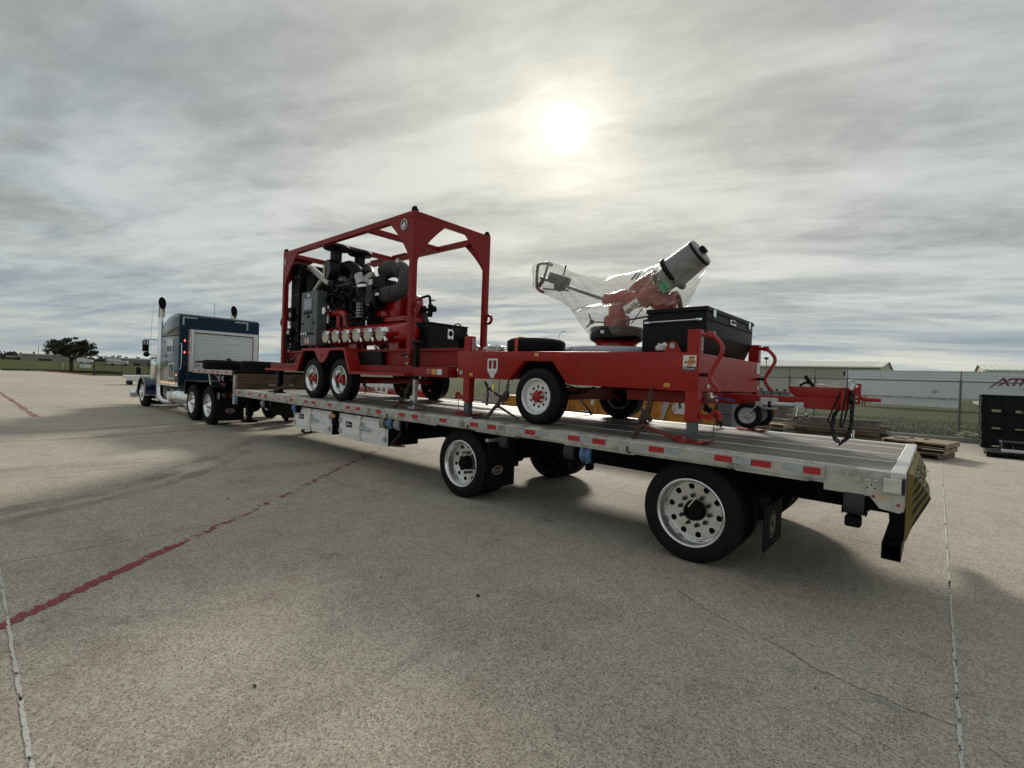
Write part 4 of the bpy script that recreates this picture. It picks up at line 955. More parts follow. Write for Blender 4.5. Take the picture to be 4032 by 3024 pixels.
# upper deck over the tractor, step bulkhead
b = B(); b.box(-16.05, -13.0, .0, 2.59, 1.47, 1.545, .004); part('upper_deck', b, DECK, FL)
b = B(); b.box(-16.05, -12.95, -.014, -.001, 1.435, 1.548, .003); part('upper_side_rail', b, ALU, FL)
b = B(); b.box(-12.955, -12.82, -.01, 2.60, 1.46, 1.56, .004); part('step_beam', b, BLACK, FL)
for x, mt in ((-15.98, TAPER), (-15.75, TAPES), (-15.5, TAPER), (-14.9, TAPER), (-14.75, TAPES), (-14.3, TAPER), (-14.15, TAPES), (-14.0, TAPER), (-13.3, TAPER)):
    b = B(); b.box(x - .075, x + .075, -.019, -.015, 1.463, 1.518); part('reflective_tape', b, mt, FL)
for y in (.02, 2.5):
    b = B(); b.box(-12.95, -12.83, y, y + .07, .72, 1.459, .004); part('step_post', b, ALU, FL)
for k in range(4):
    b = B(); z = 1.118 + .092 * k; b.box(-12.82 + random.uniform(-.004, .004), -12.775, .06, 2.52, z, z + .086, .004); part('bulkhead_plank', b, WOOD, FL)
b = B(); b.prism([(-16.0, 1.465), (-12.9, 1.465), (-12.9, .75), (-13.1, .75), (-13.5, 1.25), (-16.0, 1.32)], 'y', .72, .85); part('gooseneck_beam', b, UNDER, FL)
b = B(); b.prism([(-16.0, 1.465), (-12.9, 1.465), (-12.9, .75), (-13.1, .75), (-13.5, 1.25), (-16.0, 1.32)], 'y', 1.75, 1.88); part('gooseneck_beam', b, UNDER, FL)
for y in (.2, 2.25):
    b = B(); b.box(-12.62, -12.46, y, y + .14, .46, 1.0, .006); b.box(-12.59, -12.49, y + .02, y + .12, .33, .46); b.prism([(-12.74, .30), (-12.34, .30), (-12.40, .345), (-12.68, .345)], 'y', y - .06, y + .2); part('landing_leg', b, UNDER, FL)
b = B(); b.box(-12.56, -12.52, .3, 2.3, .78, .86); part('landing_brace', b, UNDER, FL)
b = B(); b.bar((-14.85, .06, 1.44), (-14.7, .06, 1.14), .03, .07); part('fender_bracket', b, ALUB, FL)
for x in (-13.9, -13.65):
    b = B(); b.lathe([(.02, 0), (.085, 0), (.085, .1), (.02, .1)], (x, .06, 1.33), (1, 0, 0), 18); part('strap_winch', b, GRYSTR, FL)
    b = B(); b.box(x + .11, x + .12, 0, .14, 1.22, 1.44); part('winch_frame', b, UNDER, FL)

# spare tyres on the upper deck
for k, (x, y) in enumerate(((-15.45, .63), (-14.3, 1.22))):
    b = B(); Rt, rr, w = .555, .32, .27
    b.lathe([(rr, .03), (rr + .02, .01), (Rt - .05, 0), (Rt - .01, .03), (Rt, .05), (Rt, .10), (Rt - .012, .105), (Rt - .012, .115), (Rt, .12), (Rt, .155), (Rt - .012, .16), (Rt - .012, .17), (Rt, .175), (Rt, w - .05), (Rt - .01, w - .03), (Rt - .05, w), (rr + .02, w - .01), (rr, w - .03), (rr - .01, w / 2), (rr, .03)], (x, y, 1.548), (0, 0, 1), 44)
    tag(obj('spare_tyre', b, RUB), ('worn spare truck tyre lying flat on the upper deck, nearer the blue sleeper', 'worn spare truck tyre lying flat on the upper deck, nearer the red pump machine')[k], 'tyre', 'spare tyres on the upper deck')
# black and yellow banner hung behind the tail
b = B(); prof_ = [(.008, 1.035), (.035, 1.03), (.075, .975), (.112, .915), (.136, .868), (.118, .815), (.088, .735), (.05, .635), (.012, .52), (.004, .60), (.004, .80), (.004, .95)]
rs = []
for i in range(25):
    s = i / 24; y = .26 + s * 2.1; k = (1 - .45 * s) * (1 + .10 * math.sin(11 * s) * (s > 0)); zk = 1 - .35 * s
    rs.append([Vector((max(.004, x * k + (.006 * math.sin(23 * s + 9 * z_) if x > .02 else 0)), y + .02 * math.sin(5 * z_), .99 + (z_ - .99) * zk + .010 * math.sin(17 * s + 20 * x))) for x, z_ in prof_])
b.rings(rs)
BANM, bb, pos, _o = raw_mat('banner_yellow_black')
sx = N('ShaderNodeSeparateXYZ'); L(pos, sx.inputs[0])
ph = MA('ADD', MA('MULTIPLY', sx.outputs[2], 75.0), MA('ADD', MA('MULTIPLY', sx.outputs[0], -190.0), MA('MULTIPLY', NOISE(pos, 5, 2), 10.0)))
st = RAMP(MA('SINE', ph), -.15, .15); bandm = MA('MULTIPLY', RAMP(sx.outputs[0], .035, .05), st)
L(MIX(bandm, (.215, .165, .05, 1), (.030, .029, .024, 1)), bb.inputs['Base Color']); bb.inputs['Roughness'].default_value = .75
tag(obj('warning_banner', b, BANM), 'torn yellow and black cloth banner bundled behind the trailer tail', 'banner')
b = B()
for k in range(4):
    y = .3 + k * .25 + random.uniform(-.02, .02); b.tube([(.02, y, 1.0), (.05 + random.uniform(0, .05), y + .02, .98 + random.uniform(-.03, .04)), (.08 + random.uniform(-.02, .05), y + .04, .95 + random.uniform(-.05, .04))], .003, 4)
tag(obj('frayed_cord', b, BLACK), 'frayed dark cords along the top of the yellow banner', 'cord')
# ------------------------------------------------------------------ tractor
TK = thing('semi_truck', 'blue long-nose semi truck with tall chrome stacks coupled to the flatbed', 'truck', (-19.5, 1.33, 0))
Y0, Y1 = .12, 2.55
prof = [(-20.15, .94), (-18.06, .94), (-18.04, 1.0), (-18.04, 2.585), (-20.15, 2.585)]
b = B(); b.prism(prof, 'y', Y0, Y1, .035); sl_ = part('sleeper', b, BLUET, TK)
top = [(-20.15, 2.592), (-18.045, 2.592), (-18.05, 3.18), (-18.10, 3.28), (-18.35, 3.325), (-18.9, 3.31), (-19.35, 3.24), (-19.75, 3.12), (-20.0, 2.99), (-20.15, 2.86)]
b = B(); b.prism(top, 'y', Y0 + .01, Y1 - .01, .05); part('raised_roof', b, BLUET, TK)
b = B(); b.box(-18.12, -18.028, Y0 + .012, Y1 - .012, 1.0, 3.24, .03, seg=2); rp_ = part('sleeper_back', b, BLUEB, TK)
b = B(); b.prism([(-18.06, .94), (-17.75, .94), (-17.75, 1.42), (-18.06, 1.42)], 'y', .3, 2.4); part('deck_cabinet', b, BLUEB, TK)
for (y, z0, z1) in ((.20, 3.09, 3.19),):
    for s, ya in ((1, .20), (-1, 2.16)):
        b = B(); b.box(-18.024, -18.018, min(ya, ya + s * .42), max(ya, ya + s * .42), 3.155, 3.20); b.box(-18.024, -18.018, min(ya, ya + s * .05), max(ya, ya + s * .05), 2.93, 3.154); part('reflective_tape', b, TAPES, TK)
lettering('Gulf-TexTransport', .10, M('faded_blue_lettering', (.012, .020, .055), .5), TK, (-18.021, 1.18, 3.09), (0, 1, 0), (0, 0, 1), bold=.003)
# aluminium headache rack with roll door
b = B(); b.box(-18.02, -17.80, .36, .50, 1.43, 2.79, .006); b.box(-18.02, -17.80, 2.27, 2.42, 1.43, 2.79, .006); b.box(-18.02, -17.80, .501, 2.269, 2.70, 2.79, .006); b.box(-18.02, -17.80, .501, 2.269, 1.43, 1.79, .006); hr = part('headache_rack', b, ALUB, TK)
for k in range(9):
    b = B(); z = 1.80 + k * .098; b.box(-17.87, -17.845, .51, 2.26, z, z + .096, .004); part('door_slat', b, PANELW, hr)
b = B(); b.box(-17.86, -17.82, .51, 2.26, 2.68, 2.699); b.cyl((-17.80, .52, 1.76), (-17.80, 2.25, 1.76), .02, n=8); b.box(-17.83, -17.79, .62, .72, 1.74, 1.80); b.box(-17.84, -17.79, 1.48, 1.52, 1.80, 1.93); b.box(-17.84, -17.79, 1.44, 1.60, 1.87, 1.89); b.box(-17.84, -17.79, 1.56, 1.59, 1.79, 1.86); part('latch_bar', b, BLACK, hr)
for y in (.43, 2.34):
    b = B(); b.cyl((-17.79, y, 1.46), (-17.79, y, 2.77), .014, n=8); part('rack_rod', b, CHRD, hr)
b = B(); b.box(-17.799, -17.796, .52, .66, 1.63, 1.655); part('rack_badge', b, GREYP, hr)
for z, mt in ((2.43, LITR), (2.05, LITR), (1.68, LRED)):
    b = B(); b.ball((-18.02, .277, z), .03, 10, (.5, .8, 1.2)); part('marker_lamp', b, mt, TK)
b = B(); b.tube([(-18.0, .16, 2.33), (-17.95, .18, 2.31), (-17.95, .18, 1.55), (-18.0, .14, 1.50)], .014, 6, smooth=1); part('grab_rail', b, CHRD, TK)
# sleeper side
b = B(); b.box(-19.42, -18.58, Y0 - .012, Y0 - .002, 2.03, 2.49, .004); wf = part('window_frame', b, BLUED, TK)
b = B(); b.box(-19.34, -18.66, Y0 - .016, Y0 - .0125, 2.07, 2.25); part('window_pane', b, BLACKG, wf)
b = B(); b.box(-19.34, -18.66, Y0 - .018, Y0 - .0125, 2.26, 2.45); part('window_blind', b, WHITE, wf)
b = B(); b.box(-19.05, -18.98, Y0 - .019, Y0 - .0165, 2.07, 2.25); b.box(-18.80, -18.66, Y0 - .019, Y0 - .0165, 2.07, 2.25); part('window_mullion', b, TAPES, wf)
b = B()
for (x0, x1, z0, z1) in ((-19.13, -19.09, 1.19, 1.67), (-18.47, -18.43, 1.19, 1.67), (-19.12, -18.44, 1.65, 1.69), (-19.12, -18.44, 1.17, 1.21)): b.box(x0, x1, Y0 - .016, Y0 - .001, z0, z1, .004)
part('locker_trim', b, CHRD, TK)
b = B(); b.ball((-18.22, Y0 - .005, 1.316), .035, 10, (1, .5, 1)); part('marker_lamp', b, LITA, TK)
b = B(); b.box(-20.1, -18.06, Y0 - .008, Y0 + .03, .93, 1.075, .006); sk = part('sill_panel', b, CHRD, TK)
for k in range(5):
    b = B(); b.ball((-19.95 + k * .36, Y0 - .012, 1.035), .03, 8, (1, .5, 1)); part('sill_lamp', b, LITA, sk)
# cab, hood, fenders
b = B(); b.prism([(-21.55, 1.0), (-20.16, 1.0), (-20.16, 2.62), (-20.9, 2.66), (-21.15, 2.6), (-21.5, 1.98)], 'y', .3, 2.37, .05); part('cab', b, BLUET, TK)
b = B(); b.prism([(-21.14, 2.56), (-21.17, 2.58), (-21.53, 1.98), (-21.50, 1.96)], 'y', .42, 2.25); part('windscreen', b, BLACKG, TK)
b = B(); b.prism([(-21.05, 2.5), (-20.4, 2.5), (-20.4, 1.95), (-21.4, 1.95)], 'y', .288, .299); part('door_window', b, BLACKG, TK)
b = B(); b.prism([(-24.0, 1.05), (-21.56, 1.05), (-21.56, 1.94), (-22.5, 1.90), (-23.7, 1.82), (-24.0, 1.72)], 'y', .78, 1.89, .06); part('hood', b, BLUED, TK)
b = B(); b.box(-24.06, -24.005, .80, 1.87, .75, 1.78, .02); part('grille', b, CHR, TK)
b = B(); b.prism([(-24.3, .28), (-24.12, .26), (-24.12, .62), (-24.3, .60)], 'y', .02, 2.65, .02); part('front_bumper', b, CHR, TK)
arc = [(-22.8 + .68 * math.cos(R_(a)), .53 + .66 * math.sin(R_(a))) for a in range(0, 181, 12)]; arci = [(-22.8 + .60 * math.cos(R_(a)), .53 + .58 * math.sin(R_(a))) for a in range(180, -1, -12)]
for (ya, yb) in ((Y0 - .02, .78), (1.89, 2.57)):
    b = B(); b.prism(arc + [(-23.47, .45), (-23.41, .45)] + arci + [(-22.18, .47), (-22.10, .47)], 'y', ya, yb); fd = part('front_fender', b, BLUED, TK)
    b = B(); b.box(-22.13, -22.09, ya, yb, .44, .469, .004); part('fender_trim', b, CHR, fd)
    b = B(); b.box(-22.16, -22.08, ya + .05, yb, .12, .43, .01); part('front_flap', b, UNDER, TK)
for y in (.36, 2.31):
    b = B(); b.lathe([(.001, 0), (.17, 0), (.19, .03), (.19, .52), (.195, .54), (.19, .56), (.19, .66), (.15, .73), (.001, .74)], (-21.72, y, 1.09), (0, 0, 1), 22); part('air_cleaner', b, CHR, TK)
b = B(); b.tube([(-21.05, .3, 2.50), (-21.05, -.02, 2.52), (-21.05, -.06, 2.48), (-21.05, -.06, 2.02), (-21.05, .0, 1.97), (-21.05, .3, 1.94)], .014, 6, smooth=1); b.tube([(-21.05, -.05, 2.50), (-21.25, -.14, 2.52)], .012, 6); part('mirror_bracket', b, BLACK, TK)
b = B(); b.box(-21.30, -21.20, -.19, -.0, 2.08, 2.49, .03, seg=2); mr = part('mirror', b, BLACK, TK)
b = B(); b.box(-21.199, -21.195, -.175, -.015, 2.33, 2.46); part('mirror_glass', b, CHR, mr)
b = B(); b.ball((-21.22, -.07, 1.98), .10, 12, (.5, 1, .95)); part('round_mirror', b, BLACKG, TK)
b = B(); b.cyl((-21.1, .02, 2.52), (-21.08, .06, 3.75), .008, n=5); part('aerial', b, CHRD, TK)
b = B(); b.cyl((-19.0, 1.4, 3.3), (-19.0, 1.4, 3.85), .006, n=5); part('aerial', b, BLACK, TK)
# stacks: plain chrome tubes, turned out and cut at the top
for (sx, y, dy) in ((-20.45, .18, 1), (-20.45, 2.49, -1)):
    b = B(); n = 18; r = .092; rs = []
    pts = [(-19.7, y + dy * .25, .36), (-20.0, y + dy * .14, .33), (-20.3, y + dy * .03, .40), (sx, y, .62), (sx, y, 1.0), (sx, y, 2.0), (sx, y, 3.3)]
    b.tube(pts, r, n, False, smooth=1)
    for z0, xo, tilt in ((3.30, 0, 0), (3.45, .0, 0), (3.60, .015, 10), (3.70, .05, 25), (3.80, .10, 42)):
        rs.append([Vector((sx + xo + 1.12 * r * math.cos(2*math.pi*k/n) * math.cos(R_(tilt)) , y + 1.12 * r * math.sin(2*math.pi*k/n), z0 + 1.12 * r * math.cos(2*math.pi*k/n) * (-1 if tilt else 0) * math.sin(R_(tilt)) * (-1))) for k in range(n)])
    # turned-out mouth, cut steeply so the dark bore faces backwards
    mouth = [Vector((sx + .06 + 1.25 * r * math.cos(2*math.pi*k/n) * .55, y + 1.25 * r * math.sin(2*math.pi*k/n), 3.79 + .22 * -math.cos(2*math.pi*k/n))) for k in range(n)]
    b.rings([rs[0], [Vector((sx + .01 + 1.18 * r * math.cos(2*math.pi*k/n), y + 1.18 * r * math.sin(2*math.pi*k/n), 3.47)) for k in range(n)], mouth], True, False)
    st_ = part('exhaust_stack', b, CHR, TK)
    b = B(); inn = [sum(mouth, Vector()) / n + (q - sum(mouth, Vector()) / n) * .93 + Vector((-.004, 0, -.002)) for q in mouth]
    b.rings([mouth, inn, [Vector((sx + (q.x - sx) * .4, y + (q.y - y) * .7, 3.35)) for q in inn]], True, True); part('stack_bore', b, UNDER, st_)
for k, (mt, dy_) in enumerate(((LRED, 0), (M('blue_air_line', (.02, .06, .25), .4), .12), (BLACKG, .24))):
    b = B(); pts = []
    for i in range(40):
        t = i / 39; pts.append((-17.75 + 1.7 * t, 1.1 + dy_ + .03 * math.cos(i * 1.9), 1.40 - .35 * math.sin(math.pi * t) + .03 * math.sin(i * 1.9)))
    b.tube(pts, .014, 6); part('air_line', b, mt, TK)
# tank, steps, battery box
for y, sgn in ((.45, -1), (2.22, 1)):
    b = B(); b.lathe([(.001, 0), (.24, .01), (.29, .03), (.31, .07), (.31, 2.13), (.29, 2.17), (.24, 2.19), (.001, 2.2)], (-19.5, y, .60), (1, 0, 0), 30); tk = part('fuel_tank', b, CHR, TK)
    for x in (-19.1, -18.4, -17.75):
        b = B(); b.lathe([(.312, 0), (.318, .003), (.318, .05), (.312, .053)], (x, y, .60), (1, 0, 0), 30); part('tank_strap', b, CHRD, tk)
    b = B(); b.box(-18.0, -17.25, y - .33, y - .05, .26, .30, .005); part('tank_step', b, CHRD, tk)
b = B(); b.box(-21.6, -20.7, .2, .75, .32, .37, .006); b.box(-21.5, -20.75, .3, .75, .371, .9, .01); part('cab_step', b, CHRD, TK)
# chassis and running gear
for y in (.9, 1.68):
    b = B(); b.box(-24.0, -14.2, y, y + .09, .68, .95); part('frame_rail', b, UNDER, TK)
b = B(); b.lathe([(.001, 0), (.5, 0), (.5, .08), (.001, .1)], (-15.9, 1.33, 1.16), (0, 0, 1), 26); b.box(-16.4, -15.4, .95, 1.71, .951, 1.159); part('fifth_wheel', b, UNDER, TK)
b = B(); b.box(-17.25, -15.3, .12, .75, 1.16, 1.19, .01); b.box(-17.35, -17.25, .12, .75, .75, 1.16); part('quarter_fender', b, BLACK, TK)
for x in (-15.15, -16.6):
    b = B(); b.cyl((x, .5, .53), (x, 2.2, .53), .09, n=12); b.ball((x, 1.33, .53), .22, 12); part('drive_axle', b, UNDER, TK)
    wheel(TK, 'drive', x, Y0, .53); wheel(TK, 'flat_in', x, Y0 + .33, .53).scale = (1.16, 1, 1.16)
    wheel(TK, 'drive', x, Y1, .53, True)
b = B(); b.cyl((-22.8, .5, .5), (-22.8, 2.2, .5), .07, n=10); part('steer_axle', b, UNDER, TK)
wheel(TK, 'steer', -22.8, Y0 + .02, .53); wheel(TK, 'steer', -22.8, Y1 - .02, .53, True)
# tail of the tractor: light bar and long black flaps with the oval badge
b = B(); b.box(-14.22, -14.12, .06, 2.58, .76, .94, .008); part('light_bar', b, BLACK, TK)
for y in (.21, .39, 2.2, 2.38):
    b = B(); b.lathe([(.001, -.02), (.05, -.012), (.06, 0), (.065, .01)], (-14.10, y, .87), (-1, 0, 0), 16); part('tail_lamp', b, M('smoked_red_lens', (.09, .03, .03), .15, coat=1), TK)
b = B(); b.box(-14.118, -14.11, .07, .09, .78, .94); part('reflective_strip', b, PAPER, TK)
FLM = M('flap_rubber', (.016, .016, .017), .6, 0, .3, 6)
for y0, y1 in ((.05, .73), (1.9, 2.58)):
    b = B(); b.box(-14.19, -14.175, y0, y1, .12, .715, .004); fl = part('mud_flap', b, FLM, TK); oval_logo(fl, (-14.174, y0 + .33, .45), .12, .065)
    b = B(); b.box(-14.17, -14.165, y0 + .05, y1 - .05, .13, .19); part('flap_weight', b, CHRD, fl)
# ------------------------------------------------------------------ red pump trailer with lifting frame
PT = thing('pump_trailer', 'red tandem-axle pump trailer with black diesel engine inside a tall lifting frame', 'pump', (-8.6, 1.3, 1.09))
zb = zd(-8.6)
NY, FY = .15, 2.52
for x in (-9.12, -8.07):
    wheel(PT, 'tandem', x, NY, zb + .388); wheel(PT, 'tandem', x, FY, zb + .388, True)
    b = B(); b.cyl((x, .3, zb + .388), (x, 2.4, zb + .388), .06, n=10); part('axle', b, REDX, PT)
# chassis
for y in (.46, 2.06):
    b = B(); b.box(-10.95, -5.2, y, y + .12, 1.77, 2.0, .006); part('main_beam', b, RED2, PT)
for y in (.42, 2.16):
    b = B(); b.box(-11.0, -5.18, y, y + .14, 2.001, 2.045, .004); part('deck_flange', b, RED2, PT)
for k in range(7):
    x = -10.7 + k * .86; b = B(); b.box(x, x + .1, .582, 2.058, 1.80, 1.96); part('cross_member', b, RED2, PT)
b = B(); b.box(-10.8, -5.6, .585, 2.055, 1.97, 1.995); part('deck_plate', b, RED2, PT)
b = B(); b.box(-7.75, -5.2, .30, .458, 1.60, 1.76, .006); part('side_skirt', b, RED2, PT)
b = B(); b.box(-11.4, -10.1, .28, .45, 1.60, 1.76, .006); part('side_skirt', b, RED2, PT)
b = B(); b.box(-7.9, -7.05, .36, .455, 1.62, 2.0, .01); part('battery_box', b, BLACK, PT)
# fender: bent strip following the arch plus triangular gusset, both sides
for ya, yb in ((NY - .03, .42), (2.2, FY + .03)):
    pts = [(-11.3, 1.60), (-9.79, 1.60), (-9.53, 2.02), (-7.84, 2.02), (-7.63, 1.595), (-6.05, 1.595)]
    b = B()
    for (p, q) in zip(pts, pts[1:]):
        nx, nz = (q[0] - p[0]), (q[1] - p[1]); l = math.hypot(nx, nz); ox, oz = -nz / l * .05, nx / l * .05
        b.prism([p, q, (q[0] + ox * .001, q[1] + .045), (p[0], p[1] + .045)] if abs(nz) < .01 else [p, (p[0] + (.055 if nz > 0 else -.0), p[1]), (q[0] + (.055 if nz > 0 else -.0), q[1]), q] if nz > 0 else [p, q, (q[0] - .055, q[1]), (p[0] - .055, p[1])], 'y', ya, yb)
    fd = part('fender', b, RED, PT)
    b = B()
    for (p, q) in (((-9.72, 1.60), (-9.47, 2.005)), ((-9.47, 2.010), (-7.90, 2.010)), ((-7.90, 2.005), (-7.70, 1.60))): b.bar((p[0], (ya + yb) / 2 + .02, p[1]), (q[0], (ya + yb) / 2 + .02, q[1]), (yb - ya) - .07, .008, (0, 0, 1) if abs(p[1] - q[1]) < .01 else (1, 0, 0))
    part('fender_shade_sheet', b, UNDER, fd)  # black sheet added under the fender, stands in for the shade inside the arch
    yn = ya if ya < 1 else yb
    b = B(); b.prism([(-8.98, 2.02), (-8.38, 2.02), (-8.52, 1.86), (-8.60, 1.80), (-8.68, 1.78), (-8.76, 1.80), (-8.84, 1.86)], 'y', yn - .004, yn + .012); gs = part('fender_gusset', b, RED, fd)
    b = B(); b.lathe([(.001, 0), (.03, 0)], (-8.68, yn - .006, 1.92), (0, 1, 0), 12); part('gusset_hole', b, UNDER, gs)
b = B(); b.prism([(-9.5, 2.0), (-7.86, 2.0), (-7.66, 1.62), (-9.74, 1.62)], 'y', .40, .455); part('wheel_well', b, UNDER, PT)
# rear light bar, jack stand
b = B(); b.box(-5.98, -5.15, .22, .34, 1.60, 1.74, .006); lb = part('light_bar', b, RED2, PT)
for k, mt in enumerate((LRED, LAMB, LWHT)):
    b = B(); b.box(-5.63 + k * .125, -5.52 + k * .125, .208, .219, 1.635, 1.72, .004); part('lamp', b, mt, lb)
b = B(); b.box(-6.01, -5.93, .24, .32, 1.55, 2.10, .008); jk = part('jack_stand', b, BLACK, PT)
b = B(); b.box(-6.0, -5.94, .25, .31, 1.12, 1.549, .004); part('jack_leg', b, GALV, jk)
b = B(); b.box(-6.03, -5.89, .22, .34, 2.101, 2.16, .01); b.cyl((-5.9, .2, 2.12), (-5.8, .2, 2.14), .02, n=8); b.cyl((-5.97, .2, 1.93), (-6.22, .17, 1.92), .014, n=8); part('jack_head', b, BLACK, jk)
b = B(); b.box(-6.05, -5.89, .2, .36, zb + .002, zb + .03, .004); part('jack_foot', b, GALV, jk)
b = B(); b.box(-10.98, -10.86, .24, .36, 1.10, 1.62, .008); b.box(-11.02, -10.82, .2, .4, zb + .012, zb + .04, .004); part('front_jack', b, BLACK, PT)
# lifting frame
FX0, FX1, FY0, FY1, ZT = -11.05, -6.242, .35, 2.12, 4.27
s = .10
for x in (FX0, FX1 - s):
    for y in (FY0, FY1 - s):
        b = B(); b.box(x, x + s, y, y + s, 1.72, ZT - .101, .006); ps = part('frame_post', b, RED2, PT)
        for z in (1.80, 1.92):
            b = B(); b.cyl((x + s / 2, y - .012, z), (x + s / 2, y - .001, z), .022, n=8); part('bolt', b, GALV, ps)
        b = B(); xx = x + s if x > -8 else x; sg = 1 if x > -8 else -1
        b.lathe([(.05, -.012), (.10, -.012), (.10, .012), (.05, .012), (.05, -.012)], (xx + sg * .065, y + s / 2, 2.70), (0, 1, 0), 18); part('tie_lug', b, RED2, ps)
        b = B(); cx, cy = x + s / 2, y + s / 2
        b.cyl((cx, cy, ZT), (cx, cy, ZT + .03), .055, n=10); b.cyl((cx, cy, ZT + .03), (cx, cy, ZT + .075), .035, n=8); b.box(cx - .02, cx + .02, cy - .06, cy + .06, ZT + .02, ZT + .05, .006); part('lifting_bolt', b, BLACK, ps)
for y in (FY0, FY1 - s):
    b = B(); b.box(FX0, FX1, y, y + s, ZT - .10, ZT, .006); part('top_beam', b, RED2, PT)
for x in (FX0, FX1 - s, -7.75, -9.32):
    b = B(); b.box(x, x + s, FY0 + s + .001, FY1 - s - .001, ZT - .10, ZT - .002, .006); part('cross_beam', b, RED2, PT)
def gusset(o, ux, name='gusset'):
    """curved triangular corner plate: o corner at beam/post, ux direction along the beam"""
    la, lz = .60, .74; cur = []
    for k in range(11):
        t = k / 10; cur.append((la * (1 - t) ** 1.5, -lz * t))
    poly = [(0, 0)] + [(u_, w) for u_, w in cur]
    o = Vector(o); ux = Vector(ux); nrm = ux.cross(Vector((0, 0, 1)))
    b = B(); va = [b.bm.verts.new(o + ux * p[0] + Vector((0, 0, p[1])) - nrm * .006) for p in poly]; vb = [b.bm.verts.new(o + ux * p[0] + Vector((0, 0, p[1])) + nrm * .006) for p in poly]
    fs = [b.bm.faces.new(va), b.bm.faces.new(vb[::-1])]
    for k in range(len(poly)): fs.append(b.bm.faces.new((va[k], vb[k], vb[(k+1) % len(poly)], va[(k+1) % len(poly)])))
    bmesh.ops.recalc_face_normals(b.bm, faces=fs); return part(name, b, RED2, PT)
zt = ZT - .1
for y in (FY0 + .008, FY1 - .008):
    gusset((FX0 + .09, y, zt + .002), (1, 0, 0)); gusset((FX1 - .09, y, zt + .002), (-1, 0, 0))
for x in (FX0 + .008, FX1 - .008):
    gusset((x, FY0 + .09, zt + .002), (0, 1, 0)); gusset((x, FY1 - .09, zt + .002), (0, -1, 0))
b = B(); b.lathe([(.001, 0), (.095, 0), (.10, .003)], (-6.50, FY0 - .002, 4.08), (0, -1, 0), 26); sk = part('round_sticker', b, GREYP, PT)
b = B(); b.lathe([(.075, 0), (.09, 0)], (-6.50, FY0 - .008, 4.08), (0, -1, 0), 26); b.prism([(-6.55, 4.04), (-6.50, 4.02), (-6.46, 4.06), (-6.47, 4.10), (-6.50, 4.13), (-6.52, 4.09), (-6.56, 4.08)], 'y', FY0 - .009, FY0 - .006); part('sticker_mark', b, PAPER, sk)
b = B(); b.box(-10.98, -10.92, FY0 - .004, FY0 - .001, 3.97, 4.11); part('frame_sticker', b, TAPES, PT)
for x in (-9.9, -9.0, -8.3):
    b = B(); b.box(x - .25, x + .25, FY1 - .12, FY1 + .02, ZT + .001, ZT + .03, .004); part('guide_plate', b, RED2, PT)
# cooling package and engine
b = B(); b.box(-10.95, -10.55, .50, 1.98, 2.05, 4.0, .02); rd = part('radiator', b, BLACK, PT)
b = B(); b.box(-10.52, -10.25, .62, 1.86, 2.3, 3.75, .05); part('fan_shroud', b, BLACK, rd)
for k in range(6):
    for z in (2.6, 3.1, 3.6):
        pass
b = B()
for z in (2.5, 2.9, 3.3, 3.7):
    for x in (-10.9, -10.75, -10.6): b.ball((x, .497, z), .012, 6)
part('radiator_bolts', b, GALV, rd)
b = B(); b.box(-10.98, -10.9, .49, .499, 2.62, 2.95); part('warning_label', b, PAPER, rd)
b = B(); b.box(-10.15, -8.05, .82, 1.62, 2.35, 3.25, .04); part('engine_block', b, BLACK, PT)
b = B(); b.box(-10.0, -8.2, .95, 1.5, 3.251, 3.52, .05); part('valve_cover', b, BLACK, PT)
random.seed(5)
for k in range(46):   # pipes, filters, boxes hung on the near side of the engine
    x = random.uniform(-10.0, -8.1); z = random.uniform(2.4, 3.45); w, h, d = random.uniform(.05, .22), random.uniform(.05, .2), random.uniform(.05, .16)
    b = B()
    if random.random() < .5: b.box(x, x + w, .80 - d, .80, z, z + h, .012)
    else: b.cyl((x, .80 - d * .6, z), (x + w, .80 - d * .6, z + random.uniform(-.03, .03)), h * .35, n=10)
    part('engine_fitting', b, random.choice((BLACK, BLACKG, BLACK, UNDER, GREYP if k % 9 == 0 else BLACK)), PT)
for k in range(12):
    x = random.uniform(-10, -8.6); z = random.uniform(2.5, 3.4); b = B()
    b.tube([(x, .74, z), (x + .15, .64, z + random.uniform(-.15, .15)), (x + .3, .62, z + random.uniform(-.25, .2)), (x + .45, .72, z + random.uniform(-.3, .2))], .018, 6, smooth=2); part('engine_hose', b, BLACKG, PT)
b = B(); b.lathe([(.001, 0), (.30, 0), (.34, .03), (.34, .2), (.30, .24), (.001, .24)], (-8.05, 1.2, 2.72), (1, 0, 0), 24); part('flywheel_housing', b, BLACK, PT)
b = B()
for k in range(5): b.box(-8.30, -8.17, .58, .66, 2.68 + k * .058, 2.725 + k * .058, .006)
part('connector_block', b, GREYPL, PT)
b = B(); b.box(-9.62, -9.42, .60, .66, 2.62, 3.0, .01); part('junction_box', b, CHRD, PT)
